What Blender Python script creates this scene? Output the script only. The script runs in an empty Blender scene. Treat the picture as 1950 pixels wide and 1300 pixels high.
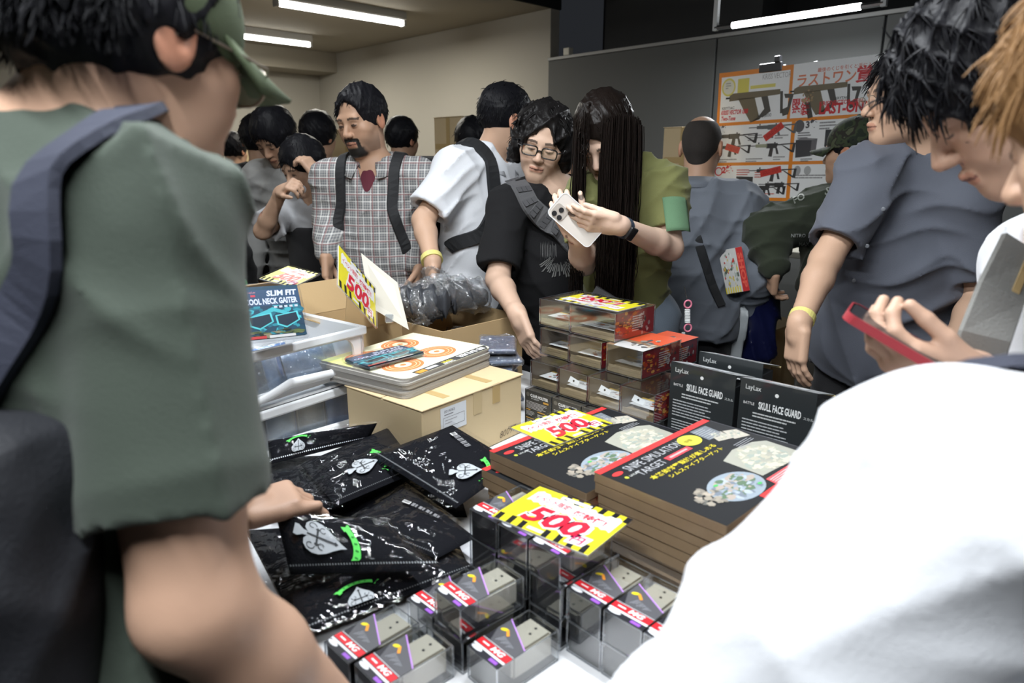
import bpy, bmesh, math, random
import numpy as np
from mathutils import Vector, Matrix, Euler

# ------------------------------------------------------------------ camera, world, exposure, hall lamps
SC = bpy.context.scene
COL = SC.collection
random.seed(7)
RNG = np.random.default_rng(7)
ZC = 1.42                                   # lens height: held at chest level
PITCH = math.atan(345 / 1300)
cam_d = bpy.data.cameras.new('camera')
cam = bpy.data.objects.new('camera', cam_d); COL.objects.link(cam)
cam.location = (0, 0, ZC); cam.rotation_euler = (math.pi / 2 - PITCH, 0, 0)
cam_d.sensor_width = 36; cam_d.lens = 24; cam_d.clip_start = .02
cam_d.dof.use_dof = True; cam_d.dof.focus_distance = 1.95; cam_d.dof.aperture_fstop = 4.0
SC.camera = cam
world = bpy.data.worlds.new('world'); SC.world = world; world.use_nodes = True
world.node_tree.nodes['Background'].inputs[0].default_value = (.55, .6, .7, 1)
world.node_tree.nodes['Background'].inputs[1].default_value = .02
SC.view_settings.view_transform = 'Standard'; SC.view_settings.look = 'None'
SC.view_settings.gamma = 1; SC.view_settings.exposure = 0.6; SC.view_settings.use_curve_mapping = False
SC.cycles.transparent_max_bounces = 24; SC.cycles.max_bounces = 8
SC.cycles.use_denoising = True
SC.cycles.sample_clamp_indirect = 6
SC.cycles.caustics_reflective = False; SC.cycles.caustics_refractive = False

# the hall and the tables stand at 44 degrees to the lens: u runs right and away, v runs left and away
RZ = math.atan2(.696, .718)
U = Vector((math.cos(RZ), math.sin(RZ), 0)); V = Vector((-math.sin(RZ), math.cos(RZ), 0))
def W(u, v, z=0): return U * u + V * v + Vector((0, 0, z))
_cp, _sp = math.cos(PITCH), math.sin(PITCH)
def at(px, py, Y=None, z=None):
    """point of the hall seen at a photo pixel, at a given distance Y in front of the lens or height z"""
    dx, dy = (px - 975) / 1300, -(py - 650) / 1300
    r = Vector((dx, _cp + dy * _sp, -_sp + dy * _cp))
    t = Y / r.y if Y is not None else (z - ZC) / r.z
    return Vector((0, 0, ZC)) + r * t

# lamp strength of the bright booth tubes over the sales table and of the dim tubes in the back bay
BOOTH_W = 26.0; BACK_W = 17.0
COOL = (.93, .97, 1.0); WARM = (1.0, .95, .84)

# ------------------------------------------------------------------ materials
MATS = {}
def _new(name):
    m = bpy.data.materials.new(name); m.use_nodes = True
    nt = m.node_tree; b = nt.nodes['Principled BSDF']
    return m, nt, b
def mat(name, col, rough=.6, metal=0., bump=0., bscale=200., var=0., vscale=6., spec=.5, sheen=0., sub=0., stretch=None, trans=0., ior=1.45):
    if name in MATS: return MATS[name]
    m, nt, b = _new(name)
    b.inputs['Base Color'].default_value = (*col, 1); b.inputs['Roughness'].default_value = rough
    b.inputs['Metallic'].default_value = metal; b.inputs['Specular IOR Level'].default_value = spec
    if sheen: b.inputs['Sheen Weight'].default_value = sheen
    if trans: b.inputs['Transmission Weight'].default_value = trans; b.inputs['IOR'].default_value = ior
    if sub:
        b.inputs['Subsurface Weight'].default_value = sub; b.inputs['Subsurface Radius'].default_value = (.012, .005, .003); b.inputs['Subsurface Scale'].default_value = 1
    tc = nt.nodes.new('ShaderNodeTexCoord')
    src = tc.outputs['Object']
    if stretch:
        mp = nt.nodes.new('ShaderNodeMapping'); mp.inputs['Scale'].default_value = stretch
        nt.links.new(src, mp.inputs[0]); src = mp.outputs[0]
    if var:
        n = nt.nodes.new('ShaderNodeTexNoise'); n.inputs['Scale'].default_value = vscale; n.inputs['Detail'].default_value = 5
        nt.links.new(src, n.inputs['Vector'])
        mx = nt.nodes.new('ShaderNodeMix'); mx.data_type = 'RGBA'
        mx.inputs[6].default_value = (*[c * (1 - var) for c in col], 1); mx.inputs[7].default_value = (*[min(1, c * (1 + var)) for c in col], 1)
        nt.links.new(n.outputs[0], mx.inputs[0]); nt.links.new(mx.outputs[2], b.inputs['Base Color'])
    if bump:
        n = nt.nodes.new('ShaderNodeTexNoise'); n.inputs['Scale'].default_value = bscale; n.inputs['Detail'].default_value = 4
        nt.links.new(src, n.inputs['Vector'])
        bp = nt.nodes.new('ShaderNodeBump'); bp.inputs['Strength'].default_value = bump; bp.inputs['Distance'].default_value = .004
        nt.links.new(n.outputs[0], bp.inputs['Height']); nt.links.new(bp.outputs[0], b.inputs['Normal'])
    MATS[name] = m; return m
def emis(name, col, s):
    if name in MATS: return MATS[name]
    m, nt, b = _new(name)
    b.inputs['Base Color'].default_value = (*col, 1); b.inputs['Emission Color'].default_value = (*col, 1); b.inputs['Emission Strength'].default_value = s
    MATS[name] = m; return m
def clear(name, tint=(.96, .98, .99), gloss=.08, rough=.04, bump=0., bscale=40., haze=0., f_edge=.55):
    """thin clear plastic film: straight-through with a fresnel gloss and an optional milky share"""
    if name in MATS: return MATS[name]
    m = bpy.data.materials.new(name); m.use_nodes = True; nt = m.node_tree; nt.nodes.clear()
    out = nt.nodes.new('ShaderNodeOutputMaterial'); tr = nt.nodes.new('ShaderNodeBsdfTransparent'); tr.inputs[0].default_value = (*tint, 1)
    gl = nt.nodes.new('ShaderNodeBsdfGlossy'); gl.inputs['Roughness'].default_value = rough; gl.inputs[0].default_value = (1, 1, 1, 1)
    lw = nt.nodes.new('ShaderNodeLayerWeight'); lw.inputs['Blend'].default_value = .35
    mr = nt.nodes.new('ShaderNodeMapRange'); mr.inputs['To Min'].default_value = gloss; mr.inputs['To Max'].default_value = f_edge
    nt.links.new(lw.outputs['Facing'], mr.inputs['Value'])
    mx = nt.nodes.new('ShaderNodeMixShader'); nt.links.new(mr.outputs[0], mx.inputs[0])
    nt.links.new(tr.outputs[0], mx.inputs[1]); nt.links.new(gl.outputs[0], mx.inputs[2])
    last = mx
    if haze:
        df = nt.nodes.new('ShaderNodeBsdfDiffuse'); df.inputs[0].default_value = (.85, .88, .9, 1)
        m2 = nt.nodes.new('ShaderNodeMixShader'); m2.inputs[0].default_value = haze
        nt.links.new(mx.outputs[0], m2.inputs[1]); nt.links.new(df.outputs[0], m2.inputs[2]); last = m2
    if bump:
        tc = nt.nodes.new('ShaderNodeTexCoord'); n = nt.nodes.new('ShaderNodeTexNoise'); n.inputs['Scale'].default_value = bscale; n.inputs['Detail'].default_value = 3; n.inputs['Distortion'].default_value = 1.2
        nt.links.new(tc.outputs['Object'], n.inputs['Vector'])
        bp = nt.nodes.new('ShaderNodeBump'); bp.inputs['Strength'].default_value = bump; bp.inputs['Distance'].default_value = .01
        nt.links.new(n.outputs[0], bp.inputs['Height']); nt.links.new(bp.outputs[0], gl.inputs['Normal'])
    nt.links.new(last.outputs[0], out.inputs[0])
    MATS[name] = m; return m
def attr_mat(name, rough=.45, coat=0., bump=0., bscale=300., sub=0., spec=.5):
    """colour from the mesh's own 'Col' attribute (flat print, skin tones)"""
    if name in MATS: return MATS[name]
    m, nt, b = _new(name)
    a = nt.nodes.new('ShaderNodeAttribute'); a.attribute_name = 'Col'
    nt.links.new(a.outputs['Color'], b.inputs['Base Color']); b.inputs['Roughness'].default_value = rough
    b.inputs['Coat Weight'].default_value = coat; b.inputs['Coat Roughness'].default_value = .08; b.inputs['Specular IOR Level'].default_value = spec
    if sub:
        b.inputs['Subsurface Weight'].default_value = sub; b.inputs['Subsurface Radius'].default_value = (.012, .005, .003); b.inputs['Subsurface Scale'].default_value = 1
    if bump:
        tc = nt.nodes.new('ShaderNodeTexCoord'); n = nt.nodes.new('ShaderNodeTexNoise'); n.inputs['Scale'].default_value = bscale
        nt.links.new(tc.outputs['Object'], n.inputs['Vector'])
        bp = nt.nodes.new('ShaderNodeBump'); bp.inputs['Strength'].default_value = bump; bp.inputs['Distance'].default_value = .003
        nt.links.new(n.outputs[0], bp.inputs['Height']); nt.links.new(bp.outputs[0], b.inputs['Normal'])
    MATS[name] = m; return m
PRINT = attr_mat('print_matte', .55, spec=.2); PRINT_GLOSS = attr_mat('print_gloss', .4, .35, spec=.25)

# ------------------------------------------------------------------ objects
def link(o, parent=None):
    COL.objects.link(o)
    if parent is not None: o.parent = parent
    return o
def tag(o, label, cat, group=None):
    o['label'] = label; o['category'] = cat
    if group: o['group'] = group
    return o
def thing(name, label, cat, loc=(0, 0, 0), rotz=0., group=None):
    o = bpy.data.objects.new(name, None); o.empty_display_size = .05; link(o)
    o.location = loc; o.rotation_euler = (0, 0, rotz)
    return tag(o, label, cat, group)
def meshob(name, me, m, parent=None, loc=None, rot=None):
    o = bpy.data.objects.new(name, me); link(o, parent)
    if m is not None and not me.materials:
        me.materials.append(m)
    if loc is not None: o.location = loc
    if rot is not None: o.rotation_euler = rot
    return o
def struct(o): o['kind'] = 'structure'; return o
def dup(root, loc, rotz, label=None, group=None):
    r = root.copy(); COL.objects.link(r); r.location = loc; r.rotation_euler = (0, 0, rotz)
    if label: r['label'] = label
    if group: r['group'] = group
    for ch in list(root.children):
        c = ch.copy(); COL.objects.link(c); c.parent = r
        for g in list(ch.children):
            d = g.copy(); COL.objects.link(d); d.parent = c
    return r

class MB:
    """collects shapes; build() links them as ONE mesh object"""
    def __init__(s): s.v = []; s.f = []; s.sm = False
    def poly(s, pts):
        n = len(s.v); s.v += [tuple(p) for p in pts]; s.f.append(tuple(range(n, n + len(pts)))); return s
    def raw(s, vs, fs):
        n = len(s.v); s.v += [tuple(p) for p in vs]; s.f += [tuple(i + n for i in f) for f in fs]; return s
    def box(s, a, b, bev=0., M=None, seg=1):
        bm = bmesh.new(); bmesh.ops.create_cube(bm, size=1)
        c = [(x + y) / 2 for x, y in zip(a, b)]; d = [abs(y - x) for x, y in zip(a, b)]
        for v in bm.verts: v.co = Vector((v.co.x * d[0] + c[0], v.co.y * d[1] + c[1], v.co.z * d[2] + c[2]))
        if bev: bmesh.ops.bevel(bm, geom=bm.edges[:] , offset=min(bev, min(d) * .45), segments=seg, affect='EDGES', profile=.5)
        if M is not None: bmesh.ops.transform(bm, matrix=M, verts=bm.verts)
        return s.bm(bm)
    def bm(s, bm):
        bm.verts.index_update(); s.raw([v.co[:] for v in bm.verts], [[v.index for v in f.verts] for f in bm.faces]); bm.free(); return s
    def tube(s, pts, r, n=8, cap=True, flat=1.0, up=None):
        pts = [Vector(p) for p in pts]; rr = r if isinstance(r, (list, tuple, np.ndarray)) else [r] * len(pts)
        t0 = (pts[1] - pts[0]).normalized(); ref = Vector(up) if up is not None else (Vector((0, 0, 1)) if abs(t0.z) < .9 else Vector((1, 0, 0)))
        x = ref.cross(t0).normalized(); rings = []; base = len(s.v)
        for i, p in enumerate(pts):
            t = (pts[min(i + 1, len(pts) - 1)] - pts[max(i - 1, 0)]).normalized()
            x = (x - t * x.dot(t)).normalized(); y = t.cross(x)
            for k in range(n):
                a = 2 * math.pi * k / n; s.v.append(tuple(p + x * math.cos(a) * rr[i] + y * math.sin(a) * rr[i] * flat))
        for i in range(len(pts) - 1):
            for k in range(n):
                a = base + i * n + k; b = base + i * n + (k + 1) % n; s.f.append((a, b, b + n, a + n))
        if cap:
            s.f.append(tuple(base + k for k in reversed(range(n)))); e = base + (len(pts) - 1) * n; s.f.append(tuple(e + k for k in range(n)))
        return s
    def strap(s, pts, normals, w, t):
        """flat band along pts, facing normals"""
        pts = [Vector(p) for p in pts]; base = len(s.v); n = len(pts)
        for i, p in enumerate(pts):
            tg = (pts[min(i + 1, n - 1)] - pts[max(i - 1, 0)]).normalized(); N = Vector(normals[i]).normalized()
            sd = tg.cross(N).normalized(); N = sd.cross(tg)
            ww = w[i] if isinstance(w, (list, tuple)) else w
            for a, b in ((-1, 0), (-.9, 1), (.9, 1), (1, 0)): s.v.append(tuple(p + sd * a * ww / 2 + N * b * t))
        for i in range(n - 1):
            for k in range(4):
                a = base + i * 4 + k; b = base + i * 4 + (k + 1) % 4; s.f.append((a, b, b + 4, a + 4))
        s.f.append(tuple(base + k for k in (3, 2, 1, 0))); e = base + (n - 1) * 4; s.f.append((e, e + 1, e + 2, e + 3))
        return s
    def lathe(s, prof, n=16, M=None):
        base = len(s.v)
        for r, z in prof:
            for k in range(n):
                a = 2 * math.pi * k / n; p = Vector((r * math.cos(a), r * math.sin(a), z)); s.v.append(tuple(M @ p if M is not None else p))
        for i in range(len(prof) - 1):
            for k in range(n):
                a = base + i * n + k; b = base + i * n + (k + 1) % n; s.f.append((a, b, b + n, a + n))
        s.f.append(tuple(base + k for k in reversed(range(n)))); e = base + (len(prof) - 1) * n; s.f.append(tuple(e + k for k in range(n)))
        return s
    def prism(s, pts2, h0, h1, M=None):
        """closed 2-D outline extruded from h0 to h1"""
        n = len(pts2); b = len(s.v)
        for h in (h0, h1):
            for x, y in pts2:
                p = Vector((x, y, h)); s.v.append(tuple(M @ p if M is not None else p))
        s.f.append(tuple(b + k for k in reversed(range(n)))); s.f.append(tuple(b + n + k for k in range(n)))
        for k in range(n):
            j = (k + 1) % n; s.f.append((b + k, b + j, b + n + j, b + n + k))
        return s
    def mesh(s, name, smooth=False):
        me = bpy.data.meshes.new(name); me.from_pydata(s.v, [], s.f); me.update()
        if smooth: me.shade_smooth()
        return me
    def build(s, name, m, parent=None, loc=None, rot=None, smooth=False):
        return meshob(name, s.mesh(name, smooth), m, parent, loc, rot)

_TXT = {}
def text_geo(body, bold=0.):
    k = (body, bold)
    if k not in _TXT:
        cu = bpy.data.curves.new('t', 'FONT'); cu.body = body; cu.size = 1; cu.offset = bold; cu.resolution_u = 2
        ob = bpy.data.objects.new('t', cu); me = bpy.data.meshes.new_from_object(ob)
        vs = np.array([v.co[:2] for v in me.vertices]).reshape(-1, 2); fs = [tuple(p.vertices) for p in me.polygons]
        bpy.data.objects.remove(ob); bpy.data.curves.remove(cu); bpy.data.meshes.remove(me)
        if len(vs): vs = vs - vs.min(0)
        _TXT[k] = (vs, fs)
    return _TXT[k]

class Print:
    """flat print: coloured 2-D shapes in layers, one mesh with its own colours"""
    STEP = .00025
    def __init__(s): s.v = []; s.f = []; s.c = []
    def poly(s, pts, col, layer=0):
        n = len(s.v); z = layer * s.STEP
        # keep winding counter-clockwise so the print faces up
        a = sum(pts[i][0] * pts[(i + 1) % len(pts)][1] - pts[(i + 1) % len(pts)][0] * pts[i][1] for i in range(len(pts)))
        if a < 0: pts = pts[::-1]
        s.v += [(x, y, z) for x, y in pts]; s.f.append(tuple(range(n, n + len(pts)))); s.c.append(col); return s
    def rect(s, x0, y0, x1, y1, col, layer=0): return s.poly([(x0, y0), (x1, y0), (x1, y1), (x0, y1)], col, layer)
    def quad4(s, p, col, layer=0): return s.poly(p, col, layer)
    def ellipse(s, cx, cy, rx, ry, col, layer=0, n=24, rot=0.):
        ca, sa = math.cos(rot), math.sin(rot)
        return s.poly([(cx + rx * math.cos(t) * ca - ry * math.sin(t) * sa, cy + rx * math.cos(t) * sa + ry * math.sin(t) * ca) for t in [2 * math.pi * k / n for k in range(n)]], col, layer)
    def ring(s, cx, cy, r0, r1, col, layer=0, n=32):
        for k in range(n):
            a, b = 2 * math.pi * k / n, 2 * math.pi * (k + 1) / n
            s.poly([(cx + r0 * math.cos(a), cy + r0 * math.sin(a)), (cx + r1 * math.cos(a), cy + r1 * math.sin(a)), (cx + r1 * math.cos(b), cy + r1 * math.sin(b)), (cx + r0 * math.cos(b), cy + r0 * math.sin(b))], col, layer)
        return s
    def text(s, body, x, y, h, col, layer=1, bold=.02, w=None, rot=0., shear=0., anchor='l'):
        vs, fs = text_geo(body, bold)
        if not len(vs): return s
        ext = vs.max(0); sc = h / max(ext[1], 1e-6); q = vs * sc; W0 = ext[0] * sc
        if w: q = q * np.array([w / W0, 1.]); W0 = w
        if anchor == 'c': q = q - np.array([W0 / 2, 0])
        if anchor == 'r': q = q - np.array([W0, 0])
        q = q + np.stack([q[:, 1] * shear, q[:, 1] * 0], 1)
        ca, sa = math.cos(rot), math.sin(rot)
        q = np.stack([q[:, 0] * ca - q[:, 1] * sa + x, q[:, 0] * sa + q[:, 1] * ca + y], 1)
        n = len(s.v); z = layer * s.STEP
        s.v += [(float(a), float(b), z) for a, b in q]; s.f += [tuple(i + n for i in f) for f in fs]; s.c += [col] * len(fs); return s
    def lines(s, x, y, w, n, dy, h, col, layer=1, seed=1, fill=.9):
        """unreadably small body copy: rows of short dashes"""
        r = random.Random(seed)
        for k in range(n):
            xx = x; end = x + w * (r.uniform(.72, 1.) if k < n - 1 else r.uniform(.4, .8))
            while xx < end:
                l = r.uniform(.03, .12) * w; l = min(l, end - xx)
                s.rect(xx, y - k * dy, xx + l * fill, y - k * dy + h, col, layer); xx += l
        return s
    def splat(s, cx, cy, rx, ry, cols, n, layer=1, seed=1, size=.3, poly=None):
        """patchy photo-like fill of small tilted shapes"""
        r = random.Random(seed)
        for k in range(n):
            a = r.uniform(0, 6.28); q = math.sqrt(r.random()); x = cx + rx * q * math.cos(a); y = cy + ry * q * math.sin(a)
            sx, sy = rx * size * r.uniform(.3, 1), ry * size * r.uniform(.3, 1)
            m = r.randint(4, 7); t0 = r.uniform(0, 6)
            s.poly([(x + sx * r.uniform(.6, 1.1) * math.cos(t0 + 6.283 * i / m), y + sy * r.uniform(.6, 1.1) * math.sin(t0 + 6.283 * i / m)) for i in range(m)], r.choice(cols), layer + .3 * r.random())
        return s
    def mesh(s, name='print'):
        me = bpy.data.meshes.new(name); me.from_pydata(s.v, [], s.f)
        a = me.color_attributes.new('Col', 'FLOAT_COLOR', 'CORNER')
        cc = []
        for f, c in zip(s.f, s.c): cc += [c[0], c[1], c[2], 1.] * len(f)
        a.data.foreach_set('color', cc); me.update(); return me
    def build(s, name, parent, M=None, m=None):
        o = meshob(name, s.mesh(name), m or PRINT, parent)
        if M is not None: o.matrix_local = M
        return o
def frame(o, x, y):
    """matrix with local x along x, local y along y, origin o: places a Print on a face"""
    x = Vector(x).normalized(); y = Vector(y); y = (y - x * y.dot(x)).normalized(); n = x.cross(y)
    return Matrix(((x.x, y.x, n.x, o[0]), (x.y, y.y, n.y, o[1]), (x.z, y.z, n.z, o[2]), (0, 0, 0, 1)))

def rr_pts(x0, y0, x1, y1, r, n=6):
    out = []
    for cx, cy, a0 in ((x1 - r, y1 - r, 0), (x0 + r, y1 - r, math.pi / 2), (x0 + r, y0 + r, math.pi), (x1 - r, y0 + r, 1.5 * math.pi)):
        for k in range(n + 1): a = a0 + k * math.pi / 2 / n; out.append((cx + r * math.cos(a), cy + r * math.sin(a)))
    return out
BLK = (.012, .013, .016); WHT = (.85, .86, .87); RED = (.72, .03, .05); YEL = (.85, .76, .05); GRY = (.3, .31, .32); ORA = (.75, .28, .03)
KRAFT = mat('cardboard', (.50, .35, .18), .8, bump=.06, bscale=90, var=.06, vscale=8)
KRAFT2 = mat('pale cardboard', (.60, .47, .28), .8, bump=.05, bscale=80, var=.05, vscale=5)
KRAFT_IN = mat('brown box side', (.20, .13, .065), .35, var=.12, vscale=14)
WHITE_P = mat('white plastic', (.80, .82, .84), .35)
BLACK_P = mat('black plastic', (.012, .012, .014), .35)
BLACK_C = mat('black cloth', (.010, .010, .012), .85, bump=.25, bscale=400)
METAL = mat('bright metal', (.7, .7, .7), .25, 1.)
CASE = clear('clear case', (.93, .95, .96), .05, .06, f_edge=.5)
FILM = clear('plastic bag film', (.95, .95, .97), .035, .12, bump=.9, bscale=26, f_edge=.45)
# ------------------------------------------------------------------ the hall
TZ = .72                                     # table top height
wallm = mat('painted wall', (.42, .40, .35), .85, bump=.04, bscale=60, var=.03, vscale=1.5)
panelm = mat('partition panel', (.095, .098, .095), .75, var=.03, vscale=1)
darkm = mat('black upper wall', (.012, .013, .014), .9)
dark2 = mat('dark grey column', (.035, .036, .037), .85)
ceilm = mat('back bay ceiling', (.34, .31, .25), .9)
floorm = mat('grey carpet', (.05, .05, .055), .95, bump=.3, bscale=500, var=.15, vscale=40)
edgem = mat('partition trim', (.33, .33, .32), .5)
def slab(name, u0, u1, v0, v1, z0, z1, m):
    b = MB(); b.box((u0, v0, z0), (u1, v1, z1)); return struct(b.build(name, m, rot=(0, 0, RZ)))
VB, VE, UW = 7.6, 3.95, 4.25
slab('floor', -4.2, 5.0, -4.2, VB + .1, -.1, 0, floorm)
slab('wall_back', -4.2, UW + .1, VB, VB + .1, 0, 2.6, wallm)
slab('wall_right', UW, UW + .1, VE, VB, 0, 2.6, wallm)
slab('wall_left', -4.3, -4.2, -4.2, VB, 0, 3.8, wallm)
slab('wall_front', -4.2, 5.0, -4.3, -4.2, 0, 3.8, dark2)
slab('ceiling_back', -4.2, UW + .1, VE, VB, 2.56, 2.66, ceilm)
slab('ceiling', -4.2, 5.0, -4.2, VE, 3.7, 3.8, darkm)
slab('wall_fascia', -4.2, UW + .1, VE - .02, VE, 2.56, 3.8, darkm)
slab('wall_upper', 4.9, 5.0, -4.2, VE, 0, 3.8, darkm)
slab('trim_1', -4.2, UW, VB - .42, VB, 2.36, 2.56, ceilm)            # boxed beam along the back wall
slab('trim_2', 4.55, 4.9, 2.35, VE - .3, 2.0, 3.7, dark2)             # dark column over the partition
# partition panels standing in front of the dark upper wall
edges = [VE - .02, 2.46, 1.46, .46, -.54, -1.54, -2.54]
pw = bpy.data.objects.new('wall_partition', None); link(pw); pw.rotation_euler = (0, 0, RZ); struct(pw)
for i in range(len(edges) - 1):
    b = MB(); b.box((UW - .05, edges[i + 1] + .006, 0), (UW, edges[i] - .006, 2.17), .004); b.build('panel', panelm, pw)
b = MB(); b.box((UW - .035, edges[-1], 0), (UW - .008, edges[0], 2.16)); b.build('panel_core', darkm, pw)
b = MB(); b.box((UW - .055, edges[-1], 2.172), (UW + .01, edges[0], 2.195), .003); b.build('top_rail', edgem, pw)
b = MB(); b.box((UW - .05, VE - .24, 2.196), (UW - .0, VE - .18, 2.25), .004); b.build('panel_clip', mat('clip', (.55, .53, .45), .5), pw)

tubem = emis('lit tube', (1, .985, .94), 9.0)
tubec = emis('lit booth tube', (.96, .98, 1.0), 14.0)
fixm = mat('fixture enamel', (.55, .55, .54), .4)
def area(name, parent, u, v, z, L, watts, col, along='u', size=.05):
    l = bpy.data.lights.new(name, 'AREA'); l.shape = 'RECTANGLE'; l.size = L if along == 'u' else size; l.size_y = size if along == 'u' else L
    l.energy = watts; l.color = col
    o = bpy.data.objects.new(name, l); link(o, parent); o.location = (u, v, z); return o
def ceiling_tube(p, q, z, label):
    """batten fixture on the ceiling from p to q (u, v)"""
    t = thing('ceiling_tube_light', label, 'light', (0, 0, 0), RZ, 'tube lights on the back bay ceiling')
    (u0, v0), (u1, v1) = p, q; L = u1 - u0; c = ((u0 + u1) / 2, (v0 + v1) / 2)
    b = MB(); b.box((u0 - .03, v0 - .045, z + .03), (u1 + .03, v0 + .045, z + .10), .01); b.build('fixture_body', fixm, t)
    b = MB(); b.tube([(u0, v0, z + .01), (u1, v0, z + .01)], .021, 12); b.build('tube', tubem, t, smooth=True)
    for e in (u0 - .02, u1 + .02):
        b = MB(); b.box((e - .012, v0 - .03, z - .015), (e + .012, v0 + .03, z + .035), .004); b.build('end_cap', fixm, t)
    area('tube_glow', t, c[0], v0, z - .02, L, BACK_W, WARM)
    return t
A = at(535, 8, z=2.47); B2 = at(760, 48, z=2.47)
ua, va, ub, vb_ = A.dot(U), A.dot(V), B2.dot(U), B2.dot(V)
ceiling_tube((ua, (va + vb_) / 2), (ub, (va + vb_) / 2), 2.47, 'bare tube light on the low ceiling, the one farther from the back wall beam')
A = at(400, 66, z=2.47); B2 = at(592, 86, z=2.47)
ceiling_tube((A.dot(U), (A.dot(V) + B2.dot(V)) / 2), (B2.dot(U), (A.dot(V) + B2.dot(V)) / 2), 2.47, 'bare tube light on the low ceiling right beside the back wall beam')
ceiling_tube((-1.6, 5.6), (-.4, 5.6), 2.47, 'bare tube light on the low ceiling hidden behind the capped man')

def booth_light(u, v0, v1, z, label, watts, up=1.0, col=COOL):
    """LED tube held in a light metal frame hung from the dark ceiling, running along v"""
    t = thing('hanging_tube_light', label, 'light', (0, 0, 0), RZ, 'hanging tube lights over the booths')
    b = MB(); b.tube([(u, v0, z), (u, v1, z)], .016, 10); b.build('tube', tubec, t, smooth=True)
    for e, s in ((v0, -1), (v1, 1)):
        b = MB(); b.tube([(u, e, z), (u, e + s * .1, z)], .014, 8); b.build('tube_holder', METAL, t)
        b = MB(); b.box((u - .012, e + s * .1 - .012, z - .015), (u + .012, e + s * .1 + .012, 3.7)); b.build('hanger_post', mat('hanger enamel', (.6, .62, .63), .4), t)
    area('tube_glow', t, u, (v0 + v1) / 2, z - .022, v1 - v0, watts, col, 'v')
    return t
A = at(1412, 53, Y=4.0); B2 = at(1622, 27, Y=3.4)
uu = (A.dot(U) + B2.dot(U)) / 2
booth_light(uu, B2.dot(V), A.dot(V), A.z, 'hanging tube light in a metal frame above the prize poster', BOOTH_W * .48)
booth_light(.85, .35, 1.55, 2.42, 'hanging tube light in a metal frame over the boxed goods', BOOTH_W)
booth_light(-.22, -.35, .85, 2.40, 'hanging tube light in a metal frame over the aisle', BOOTH_W * 1.15)
booth_light(1.15, 2.0, 3.2, 2.46, 'hanging tube light in a metal frame over the open cartons', BOOTH_W * .22)

# ------------------------------------------------------------------ sales tables (two rows side by side)
clothm = mat('white table top', (.80, .81, .83), .5, bump=.02, bscale=50)
legm = mat('grey table leg', (.35, .36, .37), .4, .6)
def table(u0, u1, v0, v1, label):
    t = thing('folding_table', label, 'table', W((u0 + u1) / 2, (v0 + v1) / 2), RZ, 'white sales tables')
    a, c = (u1 - u0) / 2, (v1 - v0) / 2
    b = MB(); b.box((-a, -c, TZ - .03), (a, c, TZ), .006); b.build('table_top', clothm, t)
    b = MB(); b.box((-a + .01, -c + .01, TZ - .055), (a - .01, c - .01, TZ - .031)); b.build('apron', mat('dark table edge', (.03, .03, .03), .6), t)
    for x in (-1, 1):
        for y in (-1, 1):
            b = MB(); b.tube([(x * (a - .06), y * (c - .12), 0), (x * (a - .06), y * (c - .12), TZ - .056)], .014, 8); b.build('leg', legm, t, smooth=True)
    return t
table(.362, .99, .33, 1.95, 'white table under the black pouches and the white crates')
table(.992, 1.60, .33, 1.95, 'white table under the clear boxes and the face guard boxes')
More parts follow.
